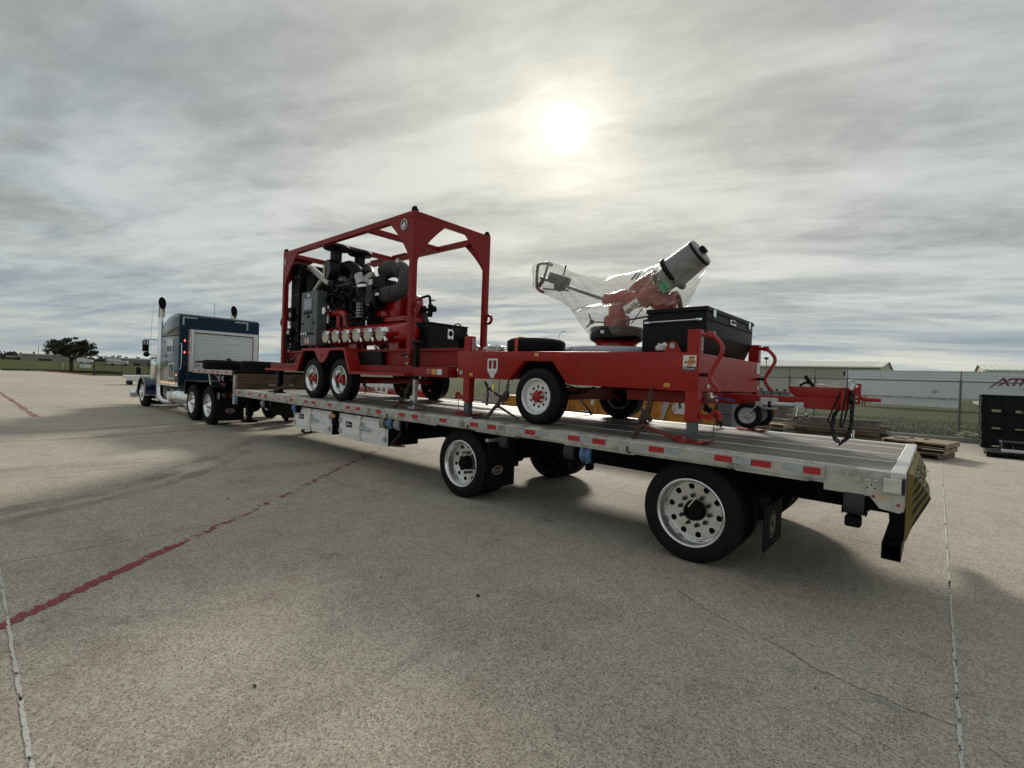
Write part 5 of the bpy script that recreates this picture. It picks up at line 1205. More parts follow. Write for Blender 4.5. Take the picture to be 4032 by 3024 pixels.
# air cleaners: can, neck, mushroom cap, elbow
def air_cleaner(cx, cy, cz, r, ln):
    b = B(); b.lathe([(.001, 0), (r * .93, 0), (r, .03), (r, ln * .45), (r * 1.04, ln * .47), (r, ln * .5), (r, ln - .05), (r * .8, ln), (.001, ln)], (cx, cy - ln / 2, cz), (.15, 1, 0), 26); ac = part('air_cleaner', b, BLACKG, PT)
    b = B(); b.lathe([(r * .55, 0), (r * .55, .33), (.001, .33)], (cx + .02, cy - .02, cz + r * .6), (0, 0, 1), 20); part('intake_neck', b, BLACKG, ac)
    zc = cz + r * .6 + .30
    b = B(); b.lathe([(r * .5, 0), (r * 1.15, -.005), (r * 1.32, .03), (r * 1.32, .07), (r * 1.1, .11), (r * .6, .13), (.001, .135)], (cx + .02, cy - .02, zc), (.06, 0, 1), 26); part('rain_cap', b, BLACK, ac)
    b = B(); b.box(cx - r * .7, cx - r * .3, cy - ln / 2 - .004, cy - ln / 2 - .001, cz - .12, cz + .1); part('filter_label', b, M('filter_label', (.45, .40, .33), .5, 0, .3, 30), ac)
    return ac
air_cleaner(-9.36, .72, 3.72, .21, .42)
air_cleaner(-9.28, 1.22, 3.70, .20, .40)
b = B(); b.tube([(-9.15, .80, 3.78), (-8.95, .80, 3.80), (-8.72, .80, 3.70), (-8.60, .80, 3.55)], .115, 14, smooth=2); part('intake_elbow', b, BLACK, PT)
b = B(); b.tube([(-8.60, .80, 3.56), (-8.47, .80, 3.36)], .105, 16); part('intake_pipe', b, PIPE, PT)
b = B(); b.tube([(-9.1, 1.2, 3.74), (-8.85, 1.15, 3.78), (-8.58, 1.0, 3.68), (-8.42, .92, 3.56)], .11, 14, smooth=2); part('intake_elbow', b, BLACK, PT)
b = B(); b.tube([(-8.44, .98, 3.60), (-8.44, .84, 3.38)], .10, 16); part('intake_pipe', b, PIPE, PT)
b = B(); b.lathe([(.125, 0), (.13, .005), (.13, .055), (.125, .06)], (-8.45, .81, 3.34), (.2, 0, -1), 20); part('hose_clamp', b, CHR, PT)
b = B(); b.tube([(-8.46, .81, 3.32), (-8.46, .81, 3.16), (-8.36, .81, 3.02), (-8.14, .81, 3.0)], .125, 14, smooth=2); part('intake_hose', b, BLACK, PT)
b = B()
for k in range(3): b.lathe([(.128, 0), (.134, .004), (.134, .022), (.128, .026)], (-8.14 + k * .036, .81, 3.0), (1, 0, 0), 20)
part('hose_clamp', b, CHR, PT)
b = B(); b.lathe([(.12, 0), (.12, .12), (.18, .16), (.21, .22), (.21, .30), (.18, .34)], (-8.05, .81, 3.02), (1, 0, 0), 22); part('turbo', b, BLACK, PT)
# lagged exhaust: quilted sections
def lag(pts, r, nm='exhaust_lagging'):
    b = B(); pts = [Vector(p) for p in pts]
    for _ in range(2):
        q = [pts[0]]
        for a, c_ in zip(pts, pts[1:]): q += [a.lerp(c_, .25), a.lerp(c_, .75)]
        q.append(pts[-1]); pts = q
    rr = [r * .93 * random.uniform(.93, 1.03) * (.86 if i in (0, len(pts) - 1) else 1) for i in range(len(pts))]
    b.tube(pts, rr, 16); return part(nm, b, WRAP, PT)
lag([(-7.80, .85, 3.10), (-7.62, .86, 3.11), (-7.48, .88, 3.13)], .165)
lag([(-7.50, .88, 3.13), (-7.36, .92, 3.16), (-7.30, .98, 3.28), (-7.34, 1.04, 3.40)], .15)
lag([(-7.33, 1.02, 3.36), (-7.40, 1.08, 3.50), (-7.55, 1.14, 3.56)], .155)
lag([(-7.54, 1.12, 3.53), (-7.72, 1.18, 3.66), (-7.95, 1.22, 3.70)], .175)
lag([(-7.93, 1.2, 3.68), (-8.15, 1.25, 3.74), (-8.45, 1.28, 3.70)], .18)
b = B(); b.box(-7.68, -7.58, .60, .612, 3.05, 3.10); b.box(-7.62, -7.54, .98, .99, 3.72, 3.80); part('lagging_tag', b, PAPER, PT)
b = B(); b.box(-8.35, -7.75, .86, .92, 3.26, 3.50, .01); hp = part('heat_shield', b, BLACK, PT)
b = B(); b.box(-8.33, -8.20, .852, .859, 3.34, 3.46); part('warning_label', b, PAPER, hp)
b = B(); b.box(-8.33, -8.22, .852, .859, 3.24, 3.32); part('warning_label', b, LAMB, hp)
# coolant pipes
b = B(); b.tube([(-10.72, .72, 3.93), (-10.45, .72, 3.92), (-10.35, .72, 3.86), (-9.72, .72, 3.52), (-9.62, .74, 3.5)], .07, 14, smooth=2); part('coolant_pipe', b, PIPE, PT)
b = B(); b.tube([(-10.74, .72, 3.93), (-10.62, .72, 3.93)], .072, 14); part('pipe_sleeve', b, M('rust_red_hose', (.16, .03, .02), .6), PT)
b = B(); b.tube([(-10.45, .72, 3.32), (-10.2, .72, 3.42), (-9.95, .72, 3.60), (-9.8, .74, 3.63), (-9.1, .76, 3.54)], .058, 14, smooth=2); part('coolant_pipe', b, PIPE, PT)
# control panel
b = B(); b.box(-10.2, -9.50, .40, .62, 2.15, 3.29, .012); cp = part('control_panel', b, GREYP, PT)
b = B(); b.box(-10.06, -9.71, .386, .399, 2.90, 3.14, .006); part('screen', b, M('panel_screen', (.16, .19, .21), .15, 0, .1, 20, coat=1), cp)
b = B(); b.box(-10.03, -9.68, .388, .399, 2.48, 2.73, .006); part('lower_door', b, GREYP, cp)
for x, z, r in ((-10.03, 2.83, .02), (-9.95, 2.85, .03), (-9.83, 2.84, .025), (-9.72, 2.85, .02), (-9.86, 2.76, .032)):
    b = B(); b.lathe([(r, 0), (r, .02), (.001, .022)], (x, .399, z), (0, -1, 0), 10); part('switch', b, BLACK, cp)
for x in (-10.12, -9.60):
    b = B(); b.prism([(x - .04, 2.60), (x + .04, 2.60), (x + .02, 2.64), (x - .02, 2.64)], 'y', .385, .399); part('door_latch', b, BLACK, cp)
b = B()
for x in (-10.1, -10.0, -9.9): b.lathe([(.028, 0), (.028, .03), (.001, .032)], (x, .399, 2.40), (0, -1, 0), 10)
part('gauge_knobs', b, CHR, cp)
b = B()
for x in (-9.8, -9.72, -9.64): b.lathe([(.02, 0), (.02, .03), (.001, .032)], (x, .399, 2.40), (0, -1, 0), 8)
part('knobs', b, BLACK, cp)
b = B(); b.box(-9.97, -9.90, .388, .399, 2.19, 2.31); part('amber_label', b, LAMB, cp)
b = B(); b.box(-9.86, -9.80, .388, .399, 2.19, 2.31); part('white_label', b, PAPER, cp)
b = B(); b.prism([(-9.90, 3.17), (-9.82, 3.17), (-9.80, 3.23), (-9.84, 3.22), (-9.85, 3.26), (-9.87, 3.22), (-9.92, 3.24)], 'y', .388, .399); part('panel_logo', b, PAPER, cp)
b = B(); b.box(-10.0, -9.9, .5, .6, 2.0, 2.15); b.box(-9.7, -9.6, .5, .6, 2.0, 2.15); part('panel_stand', b, RED2, PT)
# red discharge manifold with six capped outlets
b = B(); b.lathe([(.001, -.16), (.10, -.14), (.17, -.08), (.20, 0), (.20, 2.55), (.19, 2.62), (.15, 2.70), (.08, 2.745), (.001, 2.75)], (-9.36, .72, 2.34), (1, 0, 0), 28); mf = part('manifold', b, REDX, PT)
for k in range(6):
    x = -8.95 + k * .378; z = 2.30
    b = B(); b.cyl((x, .56, z), (x, .36, z), .085, n=18); b.lathe([(.085, 0), (.105, .003), (.105, .03), (.085, .033)], (x, .40, z), (0, -1, 0), 18); ou = part('outlet', b, REDX, PT)
    b = B(); b.lathe([(.112, 0), (.124, .004), (.124, .045), (.115, .05), (.098, .05), (.093, .042), (.001, .042)], (x, .36, z), (0, -1, 0), 22); part('outlet_cap', b, NICKEL, ou)
    b = B(); b.box(x + .05, x + .14, .30, .40, z + .03, z + .11, .01); b.box(x - .14, x - .07, .32, .39, z + .05, z + .09, .01); b.bar((x + .12, .33, z - .05), (x + .19, .32, z - .13), .03, .02); b.bar((x + .14, .33, z - .10), (x + .22, .32, z - .10), .025, .02); part('cap_latch', b, CHR, ou)
for x in (-8.55, -7.2):
    b = B(); b.box(x, x + .28, .6, .84, 2.0, 2.2, .01); part('manifold_saddle', b, REDX, PT)
b = B(); b.cyl((-8.15, .72, 2.53), (-8.15, .72, 2.64), .012, n=8); b.lathe([(.001, 0), (.05, 0), (.052, .02), (.046, .035), (.001, .036)], (-8.15, .74, 2.69), (0, -1, 0), 16); part('pressure_gauge', b, CHR, PT)
b = B(); b.tube([(-9.75, .72, 2.86), (-9.1, .72, 2.84), (-8.95, .72, 2.80), (-8.86, .72, 2.70), (-8.86, .72, 2.48)], .075, 14, smooth=2); part('suction_pipe', b, REDX, PT)
b = B(); b.cyl((-9.18, .72, 2.84), (-9.18, .72, 2.45), .05, n=14); part('drain_pipe', b, REDX, PT)
for x in (-9.60, -9.36):
    b = B(); b.cyl((x, .70, 2.87), (x, .52, 2.86), .05, n=14); b.lathe([(.001, 0), (.075, 0), (.08, .02), (.08, .06), (.07, .07), (.001, .07)], (x, .53, 2.86), (0, -1, 0), 20); part('capped_inlet', b, CHR, PT)
for x in (-9.58, -9.32):
    b = B(); b.cyl((x + .05, .60, 2.92), (x - .08, .54, 3.10), .010, n=6); b.ball((x - .09, .535, 3.11), .028, 8); part('valve_lever', b, BLACK, PT)
# centrifugal pump casing
b = B(); n = 20
def arch(x0, x1, y, zb_, zt_, w):
    pts = [(y - w, zb_), (y + w, zb_)] + [(y + w * math.cos(math.pi * k / 12), zt_ - w + w * math.sin(math.pi * k / 12)) for k in range(13)]
    b_ = B(); b_.prism(pts, 'x', x0, x1, .02); return b_
casing = [(-8.14, 2.70), (-8.04, 2.76), (-8.01, 2.86), (-7.92, 2.96), (-7.88, 3.03), (-7.85, 3.10), (-7.78, 3.135), (-7.68, 3.15), (-7.58, 3.125), (-7.51, 3.06), (-7.49, 2.70)]
b = B(); b.prism(casing, 'y', .93, 1.12, .03); part('pump_casing', b, REDX, PT)
b = B(); b.prism([(-7.62, 2.70), (-7.62, 3.11), (-7.54, 3.155), (-7.42, 3.155), (-7.34, 3.07), (-7.28, 2.70)], 'y', 1.14, 1.45, .03); part('pump_casing', b, REDX, PT)
b = B(); b.prism([(-8.08, 2.70), (-7.98, 2.82), (-7.86, 2.90), (-7.74, 2.84), (-7.70, 2.70)], 'y', .86, .928, .02); part('pump_volute', b, REDX, PT)
b = B(); b.box(-8.22, -7.2, .9, 1.5, 2.60, 2.695, .01); part('pump_flange', b, REDX, PT)
b = B(); b.box(-8.1, -7.25, .98, 1.45, 2.0, 2.599, .02); part('pump_pedestal', b, REDX, PT)
b = B(); b.box(-7.72, -7.66, .920, .929, 3.02, 3.07); part('cast_plate', b, TAPES, PT)
b = B(); b.lathe([(.12, 0), (.15, .01), (.15, .04), (.12, .05)], (-7.27, 1.30, 2.80), (1, 0, 0), 20); part('bearing_housing', b, REDX, PT)
b = B()
for k in range(14):
    x = random.uniform(-9.3, -7.0); b.cyl((x, random.uniform(.6, 1.2), 2.0), (x + random.uniform(-.1, .1), random.uniform(.6, 1.2), 2.0 + random.uniform(.08, .25)), .02, n=6)
part('drain_valves', b, CHRD, PT)['kind'] = 'stuff'
# small valve cluster and stand behind the frame post
b = B(); b.tube([(-7.6, 1.4, 3.06), (-7.35, 1.4, 3.10), (-7.1, 1.4, 3.13), (-7.08, 1.4, 3.05), (-7.06, 1.4, 2.85)], .025, 8, smooth=2); part('sample_hose', b, BLACK, PT)
b = B(); b.cyl((-7.06, 1.4, 2.95), (-7.06, 1.4, 2.72), .05, .04, n=10); b.cyl((-7.3, 1.4, 2.86), (-6.92, 1.4, 2.86), .035, n=8); b.cyl((-6.98, 1.4, 2.86), (-6.94, 1.4, 2.86), .06, n=10); b.box(-7.32, -7.22, 1.36, 1.44, 2.78, 2.94, .01); b.cyl((-7.05, 1.4, 3.03), (-6.92, 1.38, 3.02), .012, n=6); part('sample_valve', b, BLACK, PT)
b = B(); b.lathe([(.05, 0), (.06, .005), (.05, .012)], (-7.40, 1.38, 2.88), (.3, -1, 0), 16); part('hand_wheel', b, CHRD, PT)
b = B(); b.prism([(-7.56, 2.80), (-7.10, 2.80), (-7.16, 2.55), (-7.5, 2.50)], 'y', 1.37, 1.4); b.box(-7.5, -7.2, 1.36, 1.44, 2.0, 2.56); part('valve_stand', b, GREYP, PT)
b = B(); b.lathe([(.05, 0), (.09, 0), (.09, .02), (.05, .02)], (-7.3, 1.362, 2.66), (0, -1, 0), 18); part('red_flange', b, REDX, PT)
# black tool box at the tail
b = B(); b.box(-7.0, -6.44, .9, 1.80, 2.07, 2.52, .01); tb = part('tool_box', b, BLKDIA, PT)
b = B(); b.box(-7.01, -6.43, .89, 1.81, 2.521, 2.545, .006); part('box_lid', b, BLKDIA, tb)
b = B(); b.box(-6.438, -6.43, 1.31, 1.44, 2.28, 2.46, .003); tl = part('box_latch', b, CHRD, tb)
b = B(); b.lathe([(.001, .006), (.04, .004), (.052, 0)], (-6.43, 1.375, 2.38), (1, 0, 0), 18); b.box(-6.429, -6.426, 1.36, 1.39, 2.29, 2.31); part('latch_handle', b, BLACK, tl)
# hoses by the front post
for k in range(10):
    b = B(); y = .46 + .05 * random.random(); x = -11.0 + random.uniform(0, .3); z = random.uniform(1.95, 2.5)
    b.tube([(x, y, z), (x - .08, y - .05, z - .18), (x + .12, y - .04, z - .32), (x + .35, y, z - .15)], .016, 6, smooth=2); part('cable', b, BLACK, PT)
b = B(); b.box(-10.92, -10.72, .42, .49, 2.72, 3.02, .015); b.box(-10.86, -10.70, .40, .48, 2.38, 2.55, .015); b.cyl((-10.9, .43, 2.5), (-10.9, .43, 2.1), .05, n=8); part('fuel_filter', b, BLACK, PT)
b = B(); b.box(-10.80, -10.72, .40, .418, 2.80, 2.90); b.box(-10.86, -10.74, .385, .399, 2.42, 2.50); part('filter_label', b, TAPES, PT)
# valve handle cluster at the far tail corner
b = B(); b.lathe([(.07, 0), (.08, .006), (.07, .012), (.06, .006), (.07, 0)], (-5.42, .62, 2.36), (.5, -1, .2), 18); b.bar((-5.48, .62, 2.36), (-5.36, .62, 2.36), .01, .012); b.cyl((-5.42, .62, 2.36), (-5.40, .66, 2.15), .012, n=6); part('hand_wheel', b, IRON, PT)
b = B(); b.lathe([(.001, 0), (.10, 0), (.105, .05), (.08, .08), (.001, .08)], (-5.30, .60, 2.20), (.55, -.5, .8), 18); b.cyl((-5.30, .62, 2.2), (-5.4, .7, 1.95), .06, n=12); part('capped_valve', b, UNDER, PT)
# ------------------------------------------------------------------ red monitor trailer
MT = thing('monitor_trailer', 'red single-axle water monitor trailer at the rear of the flatbed', 'trailer', (-3.4, 1.4, 1.07))
MY, MF = .32, 2.50
sidep = [(-5.06, 1.99), (-1.605, 1.95), (-1.60, 1.563), (-3.13, 1.58), (-3.36, 1.853), (-3.81, 1.852), (-4.05, 1.604), (-5.04, 1.605)]
for ya, yb in ((MY, MY + .10), (MF - .10, MF)):
    b = B(); b.prism(sidep, 'y', ya, yb, .006); part('side_beam', b, RED, MT)
b = B(); b.box(-1.72, -1.592, MY + .101, MF - .101, 1.565, 1.945, .008); part('rear_beam', b, RED, MT)
b = B(); b.box(-5.05, -4.95, MY + .101, MF - .101, 1.61, 1.985, .008); part('front_beam', b, RED, MT)
b = B(); b.box(-4.949, -1.721, MY + .101, MF - .101, 1.925, 1.945); part('floor_plate', b, RED2, MT)
for x in (-4.2, -2.9, -2.3):
    b = B(); b.box(x, x + .1, MY + .102, MF - .102, 1.70, 1.924); part('cross_member', b, RED2, MT)
b = B(); b.box(-2.45, -1.63, .50, 2.3, 1.44, 1.562, .01); part('under_box', b, RED2, MT)
for ya in (.545, 2.18):
    b = B(); b.box(-4.05, -3.13, ya, ya + .09, 1.60, 1.85); part('wheel_well', b, UNDER, MT)
zm = zd(-3.55) + .343
b = B(); b.cyl((-3.55, .4, zm), (-3.55, 2.4, zm), .05, n=12); b.box(-3.6, -3.5, .6, 2.2, zm - .03, zm + .12, .01); part('axle', b, RED2, MT)
for y in (.62, 2.1):
    b = B()
    for k in range(4): b.box(-4.0 + .1 * k, -3.1 - .1 * k, y, y + .06, zm + .06 - .018 * k, zm + .075 - .018 * k)
    part('leaf_spring', b, UNDER, MT)
wheel(MT, 'monitor', -3.56, .27, zm); wheel(MT, 'monitor', -3.56, 2.55, zm, True)
b = B(); b.cyl((-3.2, .34, 1.58), (-2.95, .5, 1.5), .01, n=6); b.tube([(-3.4, .5, 1.5), (-3.1, .45, 1.49), (-2.8, .4, 1.56)], .012, 5); part('brake_line', b, BLACK, MT)
# jack legs with feet
def jack(x, y, zt_, side, front=False):
    sg = -1 if front else 1; z0 = zd(x)
    b = B(); b.box(x - .062, x + .062, y, y + .112, 1.27, zt_, .005); j = part('jack_sleeve', b, RED, MT)
    b = B(); b.box(x - .045, x + .045, y + .015, y + .105, z0 + .02, 1.269, .004); part('jack_leg', b, GREYP, j)
    b = B(); b.prism([(x - .17, z0 + .024), (x - .12, z0 + .004), (x + .13, z0 + .004), (x + .17, z0 + .022), (x + .17, z0 + .032), (x + .12, z0 + .016), (x - .12, z0 + .016), (x - .17, z0 + .036)], 'y', y - .06, y + .19); part('jack_foot', b, RED, j)
    b = B(); b.tube([(x - .12, y - .05, z0 + .02), (x - .12, y - .05, z0 + .06), (x + .02, y - .05, z0 + .06), (x + .02, y - .05, z0 + .02)], .007, 6); part('foot_handle', b, RED, j)
    b = B(); b.bar((x + sg * .06, y + .06, 1.33), (x + sg * .20, y + .06, 1.325), .04, .05); b.tube([(x + sg * .18, y + .06, 1.34), (x + sg * .20, y + .06, 1.38), (x + sg * .25, y + .06, 1.38), (x + sg * .26, y + .06, 1.30)], .022, 8, smooth=1); part('pin_arm', b, RED, j)
    b = B(); b.chain([(x + sg * .21, y + .06, 1.31), (x + sg * .205, y + .06, z0 + .06)], .022, .014, .0025); part('pin_chain', b, RUST, j)
    b = B(); b.box(x + .0625, x + .065, y + .04, y + .08, 1.97, zt_ - .03); part('height_scale', b, TAPES, j)
    for k in range(4):
        b = B(); b.lathe([(.001, 0), (.008, 0)], (x + .0655, y + .06, zt_ - .06 - k * .05), (1, 0, 0), 8); part('pin_hole', b, UNDER, j)
jack(-1.655, MY + .004, 2.175, 1); jack(-1.655, MF - .116, 2.175, 1)
jack(-4.87, MY + .004, 2.20, 1, True); jack(-4.87, MF - .116, 2.20, 1, True)
# red crank pipes on the rear jacks
for y in (.36, 2.34):
    b = B(); b.tube([(-1.58, y, 2.12), (-1.506, y - .01, 2.124), (-1.44, y - .01, 2.08), (-1.371, y - .015, 1.983), (-1.43, y - .015, 1.86), (-1.502, y - .01, 1.741), (-1.47, y - .01, 1.66), (-1.401, y, 1.588)], .021, 10, smooth=2); cp_ = part('crank_pipe', b, REDX, MT)
    b = B(); b.box(-1.53, -1.46, y - .04, y + .02, 2.09, 2.15, .01); part('crank_knuckle', b, REDX, cp_)
    b = B(); b.box(-1.589, -1.51, y - .02, y + .02, 1.715, 1.75, .005); part('pipe_clamp', b, BLACK, cp_)
# lugs, lamps, stickers
for x in (-1.88, -4.70):
    b = B(); b.prism([(x - .09, 1.951), (x + .09, 1.951), (x + .055, 2.02), (x + .04, 2.055), (x, 2.07), (x - .04, 2.055), (x - .055, 2.02)], 'y', MY + .03, MY + .055); lg = part('lifting_lug', b, RED, MT)
    b = B(); b.lathe([(.001, 0), (.028, 0)], (x, MY + .029, 2.02), (0, -1, 0), 14); part('lug_hole', b, TAPES, lg)
for x, z in ((-3.60, 1.93), (-1.905, 1.618), (-4.76, 1.657)):
    b = B(); b.box(x - .034, x + .034, MY - .012, MY - .001, z - .022, z + .022, .004); part('marker_light', b, LAMB, MT)
b = B(); b.box(-1.748, -1.617, MY - .004, MY - .001, 1.769, 1.921); st = part('sticker', b, PAPER, MT)
b = B(); b.box(-1.7475, -1.6175, MY - .0052, MY - .0042, 1.770, 1.810); part('sticker_base', b, NAVY, st)
b = B(); b.prism([(-1.735, 1.835), (-1.70, 1.845), (-1.66, 1.83), (-1.625, 1.84), (-1.62, 1.865), (-1.65, 1.875), (-1.69, 1.87), (-1.73, 1.86)], 'y', MY - .0052, MY - .0042); b.prism([(-1.69, 1.88), (-1.64, 1.88), (-1.63, 1.905), (-1.66, 1.915), (-1.69, 1.905)], 'y', MY - .0052, MY - .0042); part('sticker_art', b, ORNG, st)
b = B(); b.prism([(-1.70, 1.81), (-1.66, 1.81), (-1.65, 1.832), (-1.68, 1.842), (-1.71, 1.83)], 'y', MY - .0056, MY - .0053); b.prism([(-1.685, 1.872), (-1.65, 1.874), (-1.645, 1.884), (-1.68, 1.883)], 'y', MY - .0056, MY - .0053); part('sticker_art', b, SKIN, st)
lettering('W', .036, PAPER, st, (-1.729, MY - .0060, 1.793), (1, 0, 0), (0, 0, 1), bold=.0005, depth=.0002)
lettering('ILLIAMS', .024, PAPER, st, (-1.668, MY - .0060, 1.788), (1, 0, 0), (0, 0, 1), bold=.0003, depth=.0002)
b = B(); b.lathe([(.001, 0), (.036, 0), (.038, .002)], (-4.968, MY - .002, 1.684), (0, -1, 0), 24); rs_ = part('round_sticker', b, GREYP, MT)
b = B(); b.lathe([(.028, 0), (.034, 0)], (-4.968, MY - .006, 1.684), (0, -1, 0), 24); b.prism([(-4.985, 1.672), (-4.968, 1.664), (-4.952, 1.680), (-4.968, 1.70), (-4.985, 1.69)], 'y', MY - .007, MY - .005); part('sticker_mark', b, PAPER, rs_)
b = B()   # white slotted bracket
for x in (-4.425, -4.345, -4.262): b.box(x - .012, x + .012, MY - .022, MY - .001, 1.735, 1.86, .006)
b.box(-4.437, -4.25, MY - .022, MY - .001, 1.855, 1.882, .008); b.prism([(-4.437, 1.745), (-4.25, 1.745), (-4.265, 1.70), (-4.30, 1.672), (-4.39, 1.672), (-4.42, 1.70)], 'y', MY - .021, MY - .0015); b.box(-4.385, -4.30, MY - .0205, MY - .001, 1.645, 1.673, .004); b.box(-4.37, -4.31, MY - .02, MY - .001, 1.62, 1.643, .004)
sb = part('slotted_bracket', b, WHITE, MT)
b = B(); b.lathe([(.001, 0), (.011, 0)], (-4.375, MY - .0225, 1.70), (0, -1, 0), 10); b.lathe([(.001, 0), (.011, 0)], (-4.315, MY - .0225, 1.70), (0, -1, 0), 10); part('bracket_hole', b, RED2, sb)
b = B(); b.box(-1.588, -1.585, 2.30, 2.44, 1.80, 1.94); ps_ = part('paper_label', b, PAPER, MT)
b = B()
for k in range(5): b.box(-1.5845, -1.584, 2.33, 2.41, 1.83 + k * .018, 1.836 + k * .018)
part('label_print', b, TAPES, ps_)
for y in (.56, 2.36):
    b = B(); b.box(-1.588, -1.584, y, y + .05, 1.60, 1.64); part('small_label', b, PAPER, MT)
# tool box across the tail
bx = [(-2.41, 2.0), (-2.41, 2.35), (-2.36, 2.36), (-2.35, 2.415), (-1.69, 2.415), (-1.69, 2.17), (-1.77, 1.975), (-2.38, 1.97)]
b = B(); b.prism(bx, 'y', .75, 2.42, .005); tb = part('tool_box', b, BLKDIA, MT)
b = B(); b.box(-2.37, -1.675, .735, 2.435, 2.416, 2.465, .008); part('box_lid', b, BLKDIA, tb)
b = B(); b.box(-1.689, -1.684, .76, 2.41, 2.325, 2.333); part('lid_seam', b, UNDER, tb)
for y in (.95, 2.24):
    b = B(); b.box(-1.688, -1.672, y - .035, y + .035, 2.37, 2.45, .004); b.box(-1.671, -1.668, y - .02, y + .02, 2.365, 2.40); part('latch', b, CHR, tb)
b = B(); b.box(-1.688, -1.678, 1.5, 1.70, 2.345, 2.41, .008); lt_ = part('lock_plate', b, CHRD, tb)
b = B(); b.box(-1.677, -1.672, 1.54, 1.66, 2.365, 2.395, .006); part('lock_handle', b, BLACK, lt_)
b = B(); b.cyl((-2.33, .725, 2.315), (-1.76, .725, 2.325), .009, n=8); b.box(-2.38, -2.31, .722, .748, 2.30, 2.325, .004); b.box(-1.80, -1.73, .722, .748, 2.312, 2.34, .004); part('gas_strut', b, CHR, tb)
b = B(); b.cyl((-2.42, 1.1, 2.12), (-2.50, 1.1, 2.12), .05, n=16); part('pipe_stub', b, CHRD, MT)
# monitor: turntable, riser, tiller, barrel and nozzle
C_ = Vector((-3.11, 1.4, 0)); REDM = REDX
b = B(); b.lathe([(.001, 1.945), (.27, 1.945), (.27, 2.13), (.30, 2.16)], (-3.11, 1.4, 0), (0, 0, 1), 28); part('monitor_base', b, REDM, MT)
b = B(); b.lathe([(.25, 2.14), (.33, 2.17), (.355, 2.20), (.355, 2.33), (.34, 2.35), (.12, 2.355), (.001, 2.355)], (-3.11, 1.4, 0), (0, 0, 1), 36); tt = part('turntable', b, BLACKG, MT)
b = B(); b.box(-3.14, -3.09, 1.04, 1.047, 2.25, 2.29); part('turntable_label', b, PAPER, tt)
b = B(); b.lathe([(.17, 2.356), (.175, 2.36), (.175, 2.49), (.16, 2.51), (.12, 2.52), (.115, 2.70), (.13, 2.76), (.12, 2.80), (.07, 2.83), (.001, 2.835)], (-3.11, 1.4, 0), (0, 0, 1), 28); part('riser', b, REDM, MT)
b = B(); b.cyl((-3.12, 1.4, 2.72), (-3.30, 1.4, 2.75), .085, n=16); part('tiller_socket', b, REDM, MT)
b = B(); b.tube([(-3.28, 1.4, 2.74), (-4.44, 1.4, 3.17)], .024, 10); part('tiller_bar', b, GREYP, MT)
b = B(); b.tube([(-4.22, 1.38, 3.33), (-4.30, 1.38, 3.37), (-4.46, 1.38, 3.39), (-4.50, 1.38, 3.34), (-4.50, 1.38, 3.05), (-4.46, 1.38, 2.98), (-4.36, 1.38, 2.94)], .022, 8, smooth=2); b.tube([(-4.29, 1.38, 3.36), (-4.36, 1.38, 3.16)], .018, 8); b.tube([(-4.36, 1.38, 3.14), (-4.46, 1.38, 3.04)], .03, 8); part('tiller_frame', b, BLACK, MT)
b = B(); b.box(-4.24, -3.93, 1.30, 1.48, 3.05, 3.17, .015, Matrix.Translation((-4.08, 0, 3.11)) @ Matrix.Rotation(R_(20), 4, 'Y') @ Matrix.Translation((4.08, 0, -3.11))); b.box(-4.14, -4.0, 1.32, 1.46, 2.94, 3.06, .02); part('counterweight', b, BLACK, MT)
b = B(); b.cyl((-4.02, 1.4, 3.16), (-3.98, 1.4, 3.30), .012, n=6); b.cyl((-4.05, 1.4, 2.95), (-3.92, 1.4, 2.93), .012, n=6); b.cyl((-4.38, 1.4, 3.0), (-4.15, 1.4, 2.96), .012, n=6); part('tiller_rods', b, BLACK, MT)
b = B(); b.ball((-3.44, 1.3, 2.44), .035, 10); b.cyl((-3.44, 1.3, 2.44), (-3.49, 1.3, 2.55), .011, n=6); b.cyl((-3.44, 1.3, 2.44), (-3.52, 1.3, 2.37), .011, n=6); b.cyl((-3.44, 1.3, 2.44), (-3.25, 1.35, 2.43), .011, n=6); part('hand_wheel', b, BLACK, MT)
b = B(); b.tube([(-3.10, 1.4, 2.72), (-3.0, 1.40, 2.76), (-2.86, 1.40, 2.70), (-2.75, 1.38, 2.74)], .115, 16, smooth=2); part('elbow', b, REDM, MT)
b = B(); b.tube([(-3.02, 1.55, 2.72), (-2.92, 1.55, 2.86), (-2.76, 1.55, 2.95), (-2.62, 1.52, 2.98)], [.10, .12], 16, smooth=2); part('upper_elbow', b, REDM, MT)
b = B(); b.tube([(-2.74, 1.36, 2.68), (-2.60, 1.34, 2.78), (-2.46, 1.33, 2.90)], [.115, .125], 18, smooth=1); part('barrel', b, REDM, MT)
b = B(); b.tube([(-2.60, 1.36, 2.76), (-2.48, 1.36, 2.64), (-2.32, 1.38, 2.60)], .12, 16, smooth=1); b.lathe([(.11, 0), (.16, .01), (.16, .05), (.11, .06)], (-2.32, 1.38, 2.61), (1, 0, .1), 20); part('lower_elbow', b, REDM, MT)
ax = Vector((.83, 0, .56)).normalized(); o = Vector((-2.50, 1.33, 2.86))
b = B(); b.lathe([(.13, 0), (.16, .01), (.16, .05), (.135, .06)], o, ax, 24); part('barrel_flange', b, BLACK, MT)
b = B()
for k in range(8):
    a = k * math.pi / 4; e1 = Vector((0, 1, 0)); e2 = ax.cross(e1); q = o + (e1 * math.cos(a) + e2 * math.sin(a)) * .145 + ax * -.01; b.cyl(q, q + ax * .09, .012, n=6)
part('flange_bolts', b, CHR, MT)
b = B(); b.lathe([(.135, .06), (.14, .07), (.15, .14), (.15, .18)], o, ax, 28); part('nozzle_neck', b, GREYPL, MT)
